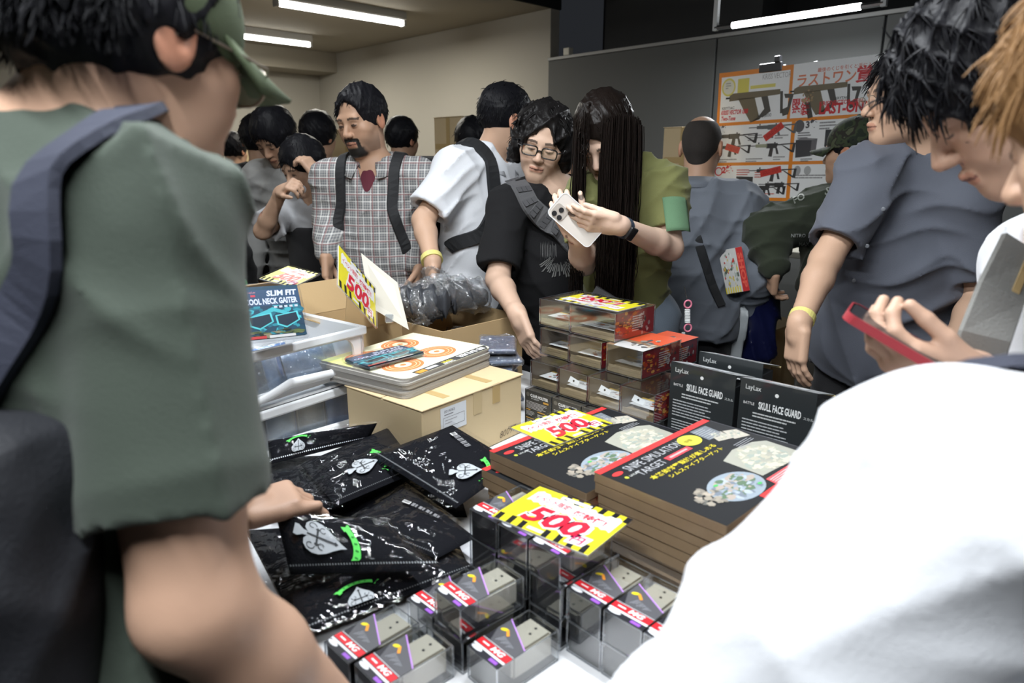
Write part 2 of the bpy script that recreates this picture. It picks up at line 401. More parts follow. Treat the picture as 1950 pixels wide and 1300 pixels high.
# ------------------------------------------------------------------ smooth solids: distance fields turned into one continuous mesh
def _a(p): return np.asarray(p, np.float32)
class Field:
    """list of (op, fn): 'u' smooth union, 's' smooth subtract, 'i' intersect; fn maps points (n,3) to distances"""
    def __init__(s): s.ops = []; s.lo = np.full(3, 1e9); s.hi = np.full(3, -1e9); s.post = []
    def _bb(s, *cr):
        for c, r in cr: s.lo = np.minimum(s.lo, np.array(c) - r); s.hi = np.maximum(s.hi, np.array(c) + r)
    def cone(s, a, b, r1, r2=None, k=.02, op='u'):
        r2 = r1 if r2 is None else r2; A, B = _a(a), _a(b)
        def fn(p, A=A, B=B):
            ba = B - A; h = np.clip(((p - A) @ ba) / max(float(ba @ ba), 1e-9), 0, 1); q = p - A - h[:, None] * ba
            return np.sqrt((q * q).sum(1)) - (r1 + (r2 - r1) * h)
        s.ops.append((op, fn, k))
        if op == 'u': s._bb((a, r1), (b, r2))
        return s
    def chain(s, pts, rs, k=.02):
        for i in range(len(pts) - 1): s.cone(pts[i], pts[i + 1], rs[i], rs[i + 1], k)
        return s
    def ell(s, c, r, R=None, k=.02, op='u'):
        """ellipsoid with radii r; R: 3x3 whose rows are its axes"""
        C, r_ = _a(c), _a(r); Rm = None if R is None else _a(R)
        def fn(p):
            q = p - C
            if Rm is not None: q = q @ Rm.T
            a = q / r_; k0 = np.sqrt((a * a).sum(1)) + 1e-9; b = a / r_; k1 = np.sqrt((b * b).sum(1)) + 1e-9
            return k0 * (k0 - 1) / k1
        s.ops.append((op, fn, k))
        if op == 'u': s._bb((c, max(r)))
        return s
    def rbox(s, c, hs, R=None, rad=.01, k=.01, op='u'):
        C, h_ = _a(c), _a(hs) - rad; Rm = None if R is None else _a(R)
        def fn(p):
            q = p - C
            if Rm is not None: q = q @ Rm.T
            q = np.abs(q) - h_; o = np.maximum(q, 0)
            return np.sqrt((o * o).sum(1)) + np.minimum(q.max(1), 0) - rad
        s.ops.append((op, fn, k))
        if op == 'u': s._bb((c, float(np.linalg.norm(hs))))
        return s
    def plane(s, o, n, k=.004):
        """keep the side the normal points away from"""
        O, N = _a(o), _a(n); N = N / np.linalg.norm(N)
        s.ops.append(('i', lambda p: (p - O) @ N, k)); return s
    def fn(s, f, op='u', k=.02): s.ops.append((op, f, k)); return s
    def wrinkle(s, f): s.post.append(f); return s
    def __call__(s, p, ops=None):
        d = None
        for op, f, k in (s.ops if ops is None else ops):
            e = f(p)
            if d is None: d = e; continue
            if op == 'u': h = np.clip(.5 + .5 * (d - e) / k, 0, 1); d = d + (e - d) * h - k * h * (1 - h)
            elif op == 's': e = -e; h = np.clip(.5 - .5 * (d - e) / k, 0, 1); d = d + (e - d) * h + k * h * (1 - h)
            else: h = np.clip(.5 - .5 * (d - e) / k, 0, 1); d = d + (e - d) * h + k * h * (1 - h)
        for f in s.post: d = d + f(p)
        return d
    def near(s, c, rad):
        """the shapes that matter within rad of the points c"""
        ev = [(o, o[1](c)) for o in s.ops]; du = np.min([e for o, e in ev if o[0] == 'u'], 0); out = []
        for o, e in ev:
            if o[0] == 'u': ok = (e <= du + 2 * rad + o[2]).any()
            elif o[0] == 's': ok = (e <= 2 * rad + o[2]).any()
            else: ok = (e >= -2 * rad - o[2]).any()
            if ok: out.append(o)
        while out and out[0][0] != 'u': out.pop(0)
        return out or s.ops
def folds(amp, freq, direction=(0, 0, 1), seed=0, sharp=True):
    """cloth folds: ridged waves running across a direction, strong in some patches and fading in others"""
    r = np.random.default_rng(seed); D = _a(direction); D = D / np.linalg.norm(D); ks = []
    for i in range(3):
        q = r.normal(size=3); q /= np.linalg.norm(q); w = (D * 1.0 + q * .8); w = w / np.linalg.norm(w) * freq * r.uniform(.7, 1.4)
        ks.append((_a(w), r.uniform(0, 6.28), _a(r.normal(size=3) * freq * .22), r.uniform(0, 6.28)))
    def f(p):
        o = 0
        for k, a, k2, b in ks:
            w = p @ k2; m = np.clip(.15 + np.sin(w + b), 0, 1); x = 1 - np.abs(np.sin(p @ k + a + .8 * np.sin(w * 1.7)))
            o = o + m * x * x
        return -amp * (o - .06)
    return f
def surf(field, h, lo=None, hi=None, pad=.02):
    """surface nets over a sparse grid: returns vertices, quads"""
    lo = np.array(field.lo if lo is None else lo, np.float64) - pad; hi = np.array(field.hi if hi is None else hi, np.float64) + pad
    B = 6; nb = np.maximum(1, np.ceil((hi - lo) / (h * B)).astype(int)); n = nb * B + 1
    cx = [lo[i] + (np.arange(nb[i]) + .5) * h * B for i in range(3)]
    g = np.stack(np.meshgrid(*cx, indexing='ij'), -1).reshape(-1, 3).astype(np.float32)
    dc = field(g); act = np.abs(dc) < h * B * 1.4
    val = np.repeat(np.repeat(np.repeat(np.where(dc < 0, -1., 1.).astype(np.float32).reshape(nb), B, 0), B, 1), B, 2)
    val = np.pad(val, ((0, 1), (0, 1), (0, 1)), mode='edge')
    ids = np.argwhere(act.reshape(nb))
    off = np.stack(np.meshgrid(*[np.arange(B)] * 3, indexing='ij'), -1).reshape(-1, 3)
    sup = ids // 4; key = (sup[:, 0] * 4096 + sup[:, 1]) * 4096 + sup[:, 2]; od = np.argsort(key, kind='stable'); ids = ids[od]; key = key[od]
    cut = np.concatenate([[0], np.where(np.diff(key))[0] + 1, [len(ids)]])
    for i, j in zip(cut[:-1], cut[1:]):
        blk = ids[i:j]; ops = field.near((lo + (blk + .5) * h * B).astype(np.float32), h * B * .95)
        idx = (blk[:, None, :] * B + off[None]).reshape(-1, 3)
        d = field((lo + idx * h).astype(np.float32), ops); val[idx[:, 0], idx[:, 1], idx[:, 2]] = d
    val[0] = val[-1] = 1; val[:, 0] = val[:, -1] = 1; val[:, :, 0] = val[:, :, -1] = 1
    ins = val < 0; nc = n - 1
    acc = []; edges = []
    for ax in range(3):
        sl0 = [slice(None)] * 3; sl1 = [slice(None)] * 3; sl0[ax] = slice(0, -1); sl1[ax] = slice(1, None)
        e = np.argwhere(ins[tuple(sl0)] != ins[tuple(sl1)])
        if not len(e): continue
        v0 = val[e[:, 0], e[:, 1], e[:, 2]]; e1 = e.copy(); e1[:, ax] += 1; v1 = val[e1[:, 0], e1[:, 1], e1[:, 2]]
        p = e.astype(np.float64); p[:, ax] += v0 / (v0 - v1)
        b_, c_ = (ax + 1) % 3, (ax + 2) % 3; cells = []
        for db, dc_ in ((0, 0), (-1, 0), (-1, -1), (0, -1)):
            q = e.copy(); q[:, b_] += db; q[:, c_] += dc_; cells.append((q[:, 0] * nc[1] + q[:, 1]) * nc[2] + q[:, 2])
        for q in cells: acc.append((q, p))
        edges.append((np.stack(cells, 1), v0 < 0))
    if not acc: return np.zeros((0, 3)), np.zeros((0, 4), int)
    allc = np.concatenate([a for a, _ in acc]); allp = np.concatenate([p for _, p in acc])
    u, inv = np.unique(allc, return_inverse=True); cnt = np.bincount(inv)
    V_ = np.stack([np.bincount(inv, allp[:, i]) / cnt for i in range(3)], 1) * h + lo
    Q = []
    for cells, s in edges:
        q = np.searchsorted(u, cells); q[~s] = q[~s][:, ::-1]; Q.append(q)
    return V_, np.concatenate(Q)
def np_mesh(name, Vt, Q, smooth=True):
    me = bpy.data.meshes.new(name); n, m = len(Vt), len(Q)
    me.vertices.add(n); me.vertices.foreach_set('co', np.ascontiguousarray(Vt, np.float32).ravel())
    me.loops.add(m * 4); me.loops.foreach_set('vertex_index', np.ascontiguousarray(Q, np.int32).ravel())
    me.polygons.add(m); me.polygons.foreach_set('loop_start', np.arange(0, m * 4, 4, dtype=np.int32)); me.polygons.foreach_set('loop_total', np.full(m, 4, np.int32))
    me.update(calc_edges=True)
    if smooth: me.shade_smooth()
    return me
def set_cols(me, cols):
    a = me.color_attributes.new('Col', 'FLOAT_COLOR', 'POINT'); c = np.ones((len(me.vertices), 4), np.float32); c[:, :3] = cols; a.data.foreach_set('color', c.ravel())
def solid(name, field, h, m, parent=None, origin=(0, 0, 0), lo=None, hi=None, cols=None):
    """mesh object of a field given in world coordinates, stored relative to the parent's origin"""
    Vt, Q = surf(field, h, lo, hi); me = np_mesh(name, Vt - np.array(origin), Q)
    if cols is not None: set_cols(me, cols(Vt.astype(np.float32)))
    return meshob(name, me, m, parent)
# ------------------------------------------------------------------ small boxed goods
TAN = mat('tan block', (.40, .37, .30), .55)
def UVROT(du=0.): return RZ + du
PUR = (.30, .10, .55)
def clear_shell(b, lx, ly, h, bev=.0016):
    b.box((-lx / 2, -ly / 2, 0), (lx / 2, ly / 2, h), bev); return b
MGX, MGY, MGH = .118, .062, .051
EDGE = clear('case edge', (.62, .65, .70), .18, .08, haze=.05, f_edge=.7)
def edge_frame(b, lx, ly, h, w=.0008):
    for x in (-1, 1):
        for y in (-1, 1):
            b.box((x * lx / 2 - w, y * ly / 2 - w, 0), (x * lx / 2 + w, y * ly / 2 + w, h))
    for z in (0, h):
        for y in (-1, 1): b.box((-lx / 2, y * ly / 2 - w, z - w * .7), (lx / 2, y * ly / 2 + w, z + w * .7))
        for x in (-1, 1): b.box((x * lx / 2 - w, -ly / 2, z - w * .7), (x * lx / 2 + w, ly / 2, z + w * .7))
    return b
def make_mg():
    t = thing('parts_box', 'x', 'box', (0, 0, 0), RZ, 'small clear parts boxes with red banded labels')
    clear_shell(MB(), MGX, MGY, MGH).build('clear_case', CASE, t)
    edge_frame(MB(), MGX - .001, MGY - .001, MGH - .0005).build('case_edge', EDGE, t)
    b = MB(); x0 = -MGX / 2 + .0025; y0 = MGY / 2 - .0025
    b.box((x0, -y0, .002), (x0 + .001, y0, MGH - .003)); b.box((x0, -y0, .001), (MGX / 2 - .003, y0, .002)); b.box((x0, y0 - .001, .002), (.0, y0, MGH - .003)); b.build('insert_card', mat('black card', (.015, .015, .018), .5), t)
    bm = bmesh.new(); bmesh.ops.create_cube(bm, size=1)
    for v in bm.verts: v.co = Vector((v.co.x * .078 + .0165, v.co.y * .047 + .001, v.co.z * .040 + .0245))
    bmesh.ops.bevel(bm, geom=bm.edges[:], offset=.004, segments=2, affect='EDGES')
    MB().bm(bm).build('plastic_part', TAN, t)
    b = MB()
    for x in (.022, .036): b.lathe([(.0022, 0), (.0022, .0004)], 10, Matrix.Translation((x + .006, -.002 + (x - .03) * .2, .0446)))
    b.build('screw_hole', BLACK_P, t)
    P = Print(); K = BLK
    P.poly([(0, 0), (MGY, 0), (MGY, .050), (0, .082)], (.02, .02, .026))
    P.poly([(MGY * .2, .03), (MGY, .03), (MGY, .049), (0.0, .08), (0.0, .055)], (.09, .09, .10), 1)
    P.ellipse(.012, .0062, .0105, .0036, (.75, .77, .8), 2); P.rect(.040, .002, .055, .0075, PUR, 2)
    P.rect(0, .0098, MGY, .0135, (.78, .79, .82), 2); P.rect(0, .0150, MGY, .0265, (.70, .02, .03), 2); P.rect(0, .0280, MGY, .0292, (.6, .6, .62), 2)
    P.text('MG', .027, .0163, .0092, (.92, .92, .92), 3, .025, w=.022, shear=.2); P.rect(.008, .0195, .021, .0220, (.9, .85, .85), 3)
    for k in range(9): P.poly([(.016 + k * .0035, .036 + .002 * (k % 3)), (.0168 + k * .0035, .036 + .002 * (k % 3)), (.022 + k * .0032, .050 - .0009 * k), (.0212 + k * .0032, .050 - .0009 * k)], (.35, .36, .4), 2)
    P.ellipse(.010, .059, .006, .0032, (.75, .6, .02), 3, 12, .5); P.poly([(.013, .060), (.016, .063), (.026, .054), (.023, .051)], (.8, .3, .03), 3)
    P.poly([(0, .0805), (MGY, .0485), (MGY, .0505), (0, .0825)], (.5, .25, .72), 3)
    P.build('printed_label', t, frame((-MGX / 2 + .001, MGY / 2, MGH + .0006), (0, -1, 0), (1, 0, 0)), PRINT_GLOSS)
    return t
mg0 = make_mg(); mg_used = [False]
def mg(u, v, lvl, lab, dr=0.):
    loc = W(u + MGX / 2, v - MGY / 2, TZ + lvl * (MGH + .0012) + .0008)
    if not mg_used[0]:
        mg_used[0] = True; mg0.location = loc; mg0.rotation_euler.z = RZ + dr; mg0['label'] = lab
    else: dup(mg0, loc, RZ + dr, lab)
G = 'clear parts box, '
mg(.378, .767, 0, G + 'on the table next to the black pouches, at the table edge', .02)
mg(.384, .697, 0, G + 'at the table edge, next to the edge box beside the pouches', -.02)
mg(.517, .764, 0, G + 'on the table, half tucked behind the box topping the short stack', 0)
mg(.512, .692, 0, G + 'bottom of the stack of two beside the pouches', .03)
mg(.514, .690, 1, G + 'top of the stack of two beside the pouches', -.05)
mg(.514, .618, 0, G + 'alone on the bare white table in the gap between stacks', -.03)
for i, v in enumerate((.764, .697, .628)):
    w = ('at the pouch end', 'in the middle', 'by the lower stacks')[i]
    for l in range(3):
        mg(.645, v, l, G + ('bottom', 'middle', 'top')[l] + ' of three under the price card, ' + w, (.01, -.02, .015)[(i + l) % 3])
for i, v in enumerate((.561, .495, .428)):
    w = ('touching the price card stacks', 'in the middle', 'at the end by the white shirt')[i]
    for l in range(2):
        mg(.655, v, l, G + ('bottom', 'top')[l] + ' of two, ' + w, (.015, -.015)[(i + l) % 2])

# ------------------------------------------------------------------ price cards
def price_print(w, h, num='500', overexposed=False):
    P = Print(); Y = (.88, .78, .03) if not overexposed else (.9, .82, .3); R = (.74, .02, .05) if not overexposed else (.85, .3, .25)  # the paler yellow and red paint overexposure into the card's colours
    P.rect(0, 0, w, h, Y)
    for k in range(8):
        x = w * (.03 + .125 * k)
        if k not in (3,): P.poly([(x, 0), (x + w * .055, 0), (x + w * .04, h * (.16 + .02 * (k % 2))), (x - w * .015, h * (.16 + .02 * (k % 2)))], BLK, 1)
        P.poly([(x + w * .05, h * .86), (x + w * .105, h * .86), (x + w * .105, h), (x + w * .05, h)], BLK, 1) if k > 1 else None
    zig = []
    n = 22
    for k in range(n + 1): zig.append((w * (.06 + .90 * k / n), h * (.60 - .06 * (k / n)) + h * (.035 if k % 2 else 0)))
    for k in range(n, -1, -1): zig.append((w * (.06 + .90 * k / n), h * (.86 + .03 * math.sin(k)) + h * (.03 if k % 2 else 0)))
    P.poly(zig, (.93, .93, .92), 2)
    P.rect(w * .30, h * .885, w * .62, h * .96, (.85, .86, .87), 2); P.rect(w * .36, h * .04, w * .52, h * .10, (.85, .86, .87), 2)
    P.text('イベント限定!', w * .09, h * .675, h * .125, R, 3, .015, w=w * .40); P.text('超特価!', w * .54, h * .615, h * .145, R, 3, .03, w=w * .33)
    P.text(num, w * .17, h * .14, h * .46, (.95, .94, .93), 3, .11, w=w * .64, shear=.18); P.text(num, w * .195, h * .175, h * .40, R, 4, .035, w=w * .58, shear=.18)
    P.poly([(w * .73, h * .06), (w * .90, h * .09), (w * .92, h * .30), (w * .74, h * .30)], (.95, .94, .93), 3); P.text('円', w * .76, h * .10, h * .16, (.6, .02, .12), 4, .02)
    return P
SLEEVE = clear('card sleeve', (.97, .97, .98), .05, .08, f_edge=.3)
def price_card(label, M, w, h, num='500', overexposed=False):
    t = thing('price_card', label, 'price card', group='yellow and black price cards'); t.matrix_world = M
    b = MB(); b.box((0, 0, 0), (w, h, .0016)); b.build('card', WHITE_P, t)
    price_print(w, h, num, overexposed).build('printed_face', t, Matrix.Translation((0, 0, .0019)), PRINT_GLOSS)
    b = MB(); b.box((-.004, -.004, -.0008), (w + .004, h + .004, .0042)); b.build('sleeve', SLEEVE, t)
    return t
zc = TZ + 3 * (MGH + .0012) + .003
# on the stacked parts boxes: reads from the pouches towards the white shirt
c0 = W(.648, .715, zc); M = frame(c0, -V + U * .13, U); price_card('500 yen card lying on the stacks of clear parts boxes', M, .178, .128)

# ------------------------------------------------------------------ target game boxes
SX, SY, SH = .352, .245, .038
WRAP = mat('shrink wrapped kraft', (.25, .175, .105), .22, var=.18, vscale=18)
def sniper_print():
    P = Print(); w, h = SX, SY
    P.rect(0, 0, w, h, (.011, .012, .014)); P.rect(0, h - .014, w, h, (.72, .04, .04), 1); P.rect(.12, 0, w, .011, (.72, .04, .04), 1); P.rect(w - .003, 0, w, h, (.05, .05, .06), 1)
    P.ellipse(.022, h - .033, .013, .006, (.6, .04, .04), 2, 16); P.ellipse(.022, h - .052, .004, .004, (.45, .5, .05), 2, 12); P.text('LAYLAX', .03, h - .055, .005, (.5, .52, .5), 2)
    P.text('SNIPE SIMULATION', .045, h - .042, .019, (.42, .43, .45), 2, .0, w=.165); P.text('TARGET', .047, h - .066, .017, (.42, .43, .45), 2, .0, w=.075)
    P.rect(.13, h - .064, .205, h - .051, (.75, .06, .08), 2); P.rect(.14, h - .060, .195, h - .055, (.8, .35, .35), 3)
    P.ellipse(.232, h - .040, .028, .021, (.62, .58, .06), 3, 28); P.text('特製', .216, h - .046, .011, (.3, .26, .03), 4)
    P.text('本格的射撃競技が楽しめる', .048, h - .089, .013, (.6, .5, .03), 2, .02, w=.20); P.text('シムスナイプターゲット', .075, h - .105, .011, (.6, .5, .03), 2, .015, w=.17)
    c1 = [(.42, .40, .32), (.5, .48, .4), (.35, .36, .30), (.3, .34, .3), (.55, .5, .4)]
    P.poly([(.19, .04), (.33, .028), (.335, .105), (.31, .12), (.25, .128), (.195, .115)], (.34, .34, .29), 2); P.splat(.26, .075, .055, .04, c1, 150, 3, 5, .26)
    P.ellipse(.125, .052, .062, .040, (.26, .31, .36), 2, 30); P.splat(.125, .052, .05, .03, [(.26, .31, .37), (.36, .41, .46), (.16, .19, .23), (.36, .31, .27), (.10, .16, .10)], 130, 3, 3, .3)
    P.splat(.060, .062, .026, .024, [(.22, .20, .17), (.30, .27, .22), (.12, .12, .11), (.38, .33, .27)], 40, 3, 8, .4); P.ellipse(.16, .03, .006, .003, (.08, .4, .12), 5, 10); P.ellipse(.10, .075, .006, .003, (.08, .4, .12), 5, 10)
    for x, y in ((.268, .165), (.300, .150)):
        P.poly([(x, y), (x + .038, y - .012), (x + .046, y + .022), (x + .018, y + .036)], (.45, .42, .36), 2); P.splat(x + .022, y + .012, .018, .014, c1, 24, 3, int(x * 999), .3)
    P.poly([(.26, h - .065), (.31, h - .07), (.318, h - .022), (.268, h - .018)], (.16, .18, .2), 2); P.lines(.266, h - .028, .045, 7, .006, .002, (.35, .37, .4), 3, 4)
    P.rect(.018 + .0, .012 + .0, .02, .013, BLK); P.poly([(.175, .003), (.255, .003), (.262, .028), (.182, .030)], (.72, .09, .10), 3); P.lines(.184, .023, .07, 5, .0042, .0018, (.85, .5, .5), 4, 9)
    P.text('バトラー', .275, .016, .014, (.7, .7, .72), 3, .02); P.lines(.27, .135, .06, 4, .005, .0018, (.3, .31, .33), 3, 11)
    return P
def make_sniper():
    t = thing('target_game_box', 'x', 'box', (0, 0, 0), RZ, 'black and red target game boxes')
    b = MB(); b.box((-SX / 2 + .0015, -SY / 2 + .0015, 0), (SX / 2 - .0015, SY / 2 - .0015, SH * .5), .001); b.build('tray', WRAP, t)
    b = MB(); b.box((-SX / 2, -SY / 2, SH * .5 + .0006), (SX / 2, SY / 2, SH - .0008), .0015); b.build('lid', WRAP, t)
    sniper_print().build('printed_top', t, frame((-SX / 2, -SY / 2, SH - .0006), (1, 0, 0), (0, 1, 0)))
    return t
sn0 = make_sniper(); sn_used = [False]
def sniper(u, v, lvl, lab, dr=0.):
    loc = W(u + SX / 2, v - SY / 2, TZ + lvl * (SH + .0006) + .0006)
    if not sn_used[0]: sn_used[0] = True; sn0.location = loc; sn0.rotation_euler.z = RZ + dr; sn0['label'] = lab
    else: dup(sn0, loc, RZ + dr, lab)
N4 = ('bottom', 'second', 'third', 'top'); N5 = ('bottom', 'second', 'third', 'fourth', 'top')
G = 'black target game box, '
for l, (du, dv, dr) in enumerate(((.012, -.004, .0), (.0, .006, .012), (-.012, .01, -.006), (0, 0, 0))):
    sniper(.824 + du, .914 + dv, l, G + N4[l] + ' of the stack with a price card on it', dr)
for l, (du, dv, dr) in enumerate(((.062, -.012, .0), (.03, -.014, .01), (.008, .0, -.008), (.004, -.006, .004), (0, 0, 0))):
    sniper(.834 + du, .662 + dv, l, G + N5[l] + ' of the taller stack beside the white shirt', dr)
zs = TZ + 4 * (SH + .0006) + .002
M = frame(W(.925, .835, zs), U - V * .04, V); price_card('500 yen card lying on the shorter stack of target game boxes', M, .178, .128)

# ------------------------------------------------------------------ face guard boxes
GUARD = mat('dark box board', (.020, .023, .025), .38)
SILV = mat('silver inside flap', (.55, .57, .58), .3, .5)
GW, GH, GD = .160, .222, .060
def guard_print():
    P = Print(); w, h = GW, GH + .028
    P.rect(0, 0, w, h, (.020, .024, .026)); P.text('LayLax', .012, h - .026, .014, (.5, .52, .52), 1, .01, w=.034); P.ellipse(w * .5, h - .024, .0042, .0042, (.65, .66, .66), 1, 14)
    P.text('SKULL FACE GUARD', w * .27, h - .062, .017, (.66, .68, .68), 1, .03, w=w * .56); P.text('BATTLE', .010, h - .056, .006, (.6, .6, .6), 1, .01, w=.024); P.text('スカル', w * .86, h - .061, .006, (.4, .42, .42), 1)
    P.lines(w * .2, h - .074, w * .58, 2, .007, .003, (.5, .52, .52), 1, 2); P.lines(.01, h - .092, w * .72, 6, .0072, .0026, (.42, .44, .45), 1, 3); P.lines(.01, h - .140, w * .50, 4, .0068, .0024, (.42, .44, .45), 1, 4)
    P.rect(w * .58, .030, w * .76, .060, (.55, .46, .2), 1); P.splat(w * .67, .045, w * .07, .012, [(.5, .42, .25), (.6, .2, .1), (.7, .65, .5)], 14, 2, 3, .4)
    P.splat(w * .87, .055, w * .09, .034, [(.05, .08, .13), (.08, .12, .2), (.02, .03, .05), (.2, .24, .3)], 40, 1, 4, .4)
    P.rect(0.008, .004, w * .55, .026, (.45, .12, .03), 1); P.rect(.010, .006, w * .54, .020, (.12, .12, .12), 2); P.lines(.012, .016, w * .48, 3, .005, .002, (.4, .4, .4), 3, 6)
    return P
def guard_box(u, v, z, label, dr=0.):
    t = thing('face_guard_box', label, 'box', W(u, v, z), RZ + dr, 'skull face guard boxes')
    b = MB(); b.box((0, -GW / 2, 0), (GD, GW / 2, GH), .001); b.build('box_body', GUARD, t)
    b = MB(); b.box((-.0012, -GW / 2, 0), (-.0002, GW / 2, GH + .028)); b.build('hang_tab', GUARD, t)
    guard_print().build('printed_front', t, frame((-.0016, GW / 2, 0), (0, -1, 0), (0, 0, 1)), PRINT_GLOSS)
    b = MB(); b.poly([(.0002, GW / 2, GH + .028), (.0002, -GW / 2, GH + .028), (GD + .03, -GW / 2 - .004, GH + .004), (GD + .03, GW / 2 + .004, GH + .004)]); b.poly([(.0002, -GW / 2, GH + .027), (.0002, GW / 2, GH + .027), (GD + .03, GW / 2 + .004, GH + .003), (GD + .03, -GW / 2 - .004, GH + .003)]); b.build('top_flap', SILV, t)
    P = Print(); P.rect(0, 0, .11, .04, (.45, .47, .5)); P.splat(.05, .02, .05, .018, [(.7, .72, .74), (.2, .22, .24), (.5, .5, .52)], 26, 1, int(u * 100), .25); P.rect(.01, .03, .03, .036, (.4, .04, .04), 2)
    P.build('flap_print', t, frame((.012, GW / 2 - .02, GH + .0258), (0, -1, 0), (GD + .03, 0, -.024)))
    b = MB(); b.box((GD + .027, -GW / 2 - .006, GH + .0), (GD + .031, GW / 2 + .006, GH + .0025)); b.build('flap_edge', mat('flap edge board', (.6, .5, .25), .7), t)
    return t
gz = TZ + .0008
guard_box(1.325, .752, gz, 'black face guard box standing next to the clear boxes', .03)
guard_box(1.330, .580, gz, 'black face guard box standing under the grey shirt man\'s hand', .05)
guard_box(1.448, .752, gz, 'black face guard box standing behind the other two', .05)

# ------------------------------------------------------------------ clear holster boxes
FL = [(.55, .06, .02), (.7, .2, .03), (.35, .02, .02), (.75, .38, .08), (.16, .03, .02)]
def flame_print(w, h, seed):
    P = Print(); P.rect(0, 0, w, h, (.25, .02, .03)); P.splat(w * .35, h * .55, w * .36, h * .45, FL, 60, 1, seed, .22)
    P.splat(w * .72, h * .45, w * .18, h * .4, [(.05, .04, .05), (.35, .3, .3), (.6, .58, .56)], 22, 2, seed + 3, .3); P.lines(w * .42, h * .75, w * .32, 7, h * .09, h * .04, (.65, .6, .58), 3, seed); return P
def brown_side(w, h, seed):
    P = Print(); P.rect(0, 0, w, h, (.16, .13, .10)); P.splat(w * .5, h * .5, w * .4, h * .4, [(.10, .085, .07), (.22, .18, .13), (.13, .12, .11)], 24, 1, seed, .4); P.rect(w * .78, 0, w, h, (.30, .03, .03), 2); P.splat(w * .88, h * .5, w * .09, h * .45, FL, 26, 3, seed, .3); return P
def holster_print(w, h):
    P = Print(); P.rect(0, 0, w, h, (.045, .042, .036)); P.ellipse(w * .12, h * .88, w * .07, h * .06, (.12, .11, .09), 1, 12)
    P.text('CLEAR HOLSTER', w * .22, h * .83, h * .085, (.7, .7, .68), 1, .03, w=w * .68); P.text('for AIRSOFT', w * .25, h * .77, h * .04, (.5, .5, .48), 1, .01); P.rect(w * .72, h * .74, w * .92, h * .79, (.5, .27, .05), 1)
    P.lines(w * .06, h * .68, w * .8, 6, h * .036, h * .015, (.45, .44, .42), 1, 2); P.rect(w * .05, h * .44, w * .22, h * .47, (.5, .27, .05), 1); P.lines(w * .05, h * .40, w * .4, 4, h * .035, h * .014, (.42, .42, .4), 1, 3)
    P.rect(w * .5, h * .44, w * .8, h * .47, (.5, .27, .05), 1); P.lines(w * .5, h * .36, w * .42, 3, h * .05, h * .03, (.4, .4, .38), 1, 5); P.rect(w * .05, h * .2, w * .95, h * .225, (.5, .27, .05), 1)
    P.lines(w * .08, h * .15, w * .3, 4, h * .035, h * .014, (.5, .5, .48), 1, 7); P.lines(w * .6, h * .12, w * .3, 2, h * .05, h * .02, (.5, .5, .48), 1, 8)
    return P
LAB = mat('dark label board', (.04, .038, .034), .4); TRAY = mat('brown inner tray', (.25, .19, .11), .6, var=.2, vscale=30)
def holster_box(u, v, z, lx, ly, h, label, kind, seed, dr=0.):
    """u, v: corner nearest the aisle (smallest u, largest v)"""
    t = thing('holster_box', label, 'box', W(u, v, z), RZ + dr, 'clear holster boxes'); y0, y1 = -ly, 0
    b = MB(); b.box((0, y0 + .0008, 0), (lx, y1 - .0008, h - .0006), .0012); b.build('clear_case', CASE, t)
    b = MB(); M = Matrix.Translation((lx / 2, -ly / 2, 0)); e = MB(); edge_frame(e, lx - .002, ly - .003, h - .001, .0006); e.v = [tuple(M @ Vector(p)) for p in e.v]; e.build('case_edge', EDGE, t)
    if kind == 'label':
        b = MB(); b.box((.002, y0 + .003, .002), (lx - .003, y1 - .003, h - .004)); b.build('inner_box', LAB, t)
        holster_print(ly - .004, h - .004).build('printed_front', t, frame((-.0006, y1 - .002, .002), (0, -1, 0), (0, 0, 1)), PRINT_GLOSS)
    else:
        b = MB(); b.box((.004, y0 + .004, .002), (lx - .004, y1 - .004, .012)); b.box((.004, y0 + .006, .0125), (.006, y1 - .006, .02)); b.build('inner_tray', TRAY, t)
        for yy, s in ((y0 + .0022, 1), (y1 - .0026, 2)):
            P = flame_print(lx - .008, h - .006, seed + s) if s == 1 else brown_side(lx - .008, h - .006, seed); pr = P.build('printed_side', t, frame((.004 if s == 1 else lx - .004, yy, .003), (1 if s == 1 else -1, 0, 0), (0, 0, 1)), PRINT_GLOSS)
        P = Print(); P.rect(0, 0, ly * .9, lx * .35, (.55, .55, .54)); P.rect(0, lx * .30, ly * .9, lx * .35, (.6, .4, .1), 1); P.splat(ly * .5, lx * .17, ly * .3, lx * .12, [(.2, .2, .2), (.4, .4, .42), (.3, .1, .05)], 14, 1, seed, .4)
        P.build('base_print', t, frame((.03, y1 - ly * .05, .0216), (0, -1, 0), (1, 0, 0)))
        if kind == 'tag':
            P = Print(); P.poly([(0, 0), (.034, .0), (.036, .013), (.004, .017)], (.75, .76, .76)); P.ellipse(.018, .008, .003, .003, BLK, 1, 10); P.build('paper_tag', t, frame((.012, y1 - .025, h * .52), (0, -1, -.12), (.25, 0, 1)))
    if kind == 'red':
        P = Print(); P.rect(0, 0, ly, lx, (.28, .17, .10)); P.poly([(0, lx * .4), (ly, lx * .45), (ly, lx), (0, lx)], (.65, .09, .03), 1); P.poly([(ly * .2, 0), (ly, 0), (ly, lx * .3), (ly * .1, lx * .3)], (.55, .55, .54), 1); P.splat(ly * .65, lx * .4, ly * .3, lx * .3, [(.08, .08, .08), (.25, .23, .2), (.5, .4, .3)], 18, 2, seed, .35)
        P.build('printed_lid', t, frame((0, 0, h + .0002), (0, -1, 0), (1, 0, 0)), PRINT_GLOSS)
    return t
q = ['touching the magazine carton side', 'second from the carton', 'third from the carton', 'at the end by the face guards']
HB = 'holster box with a dark printed front, '
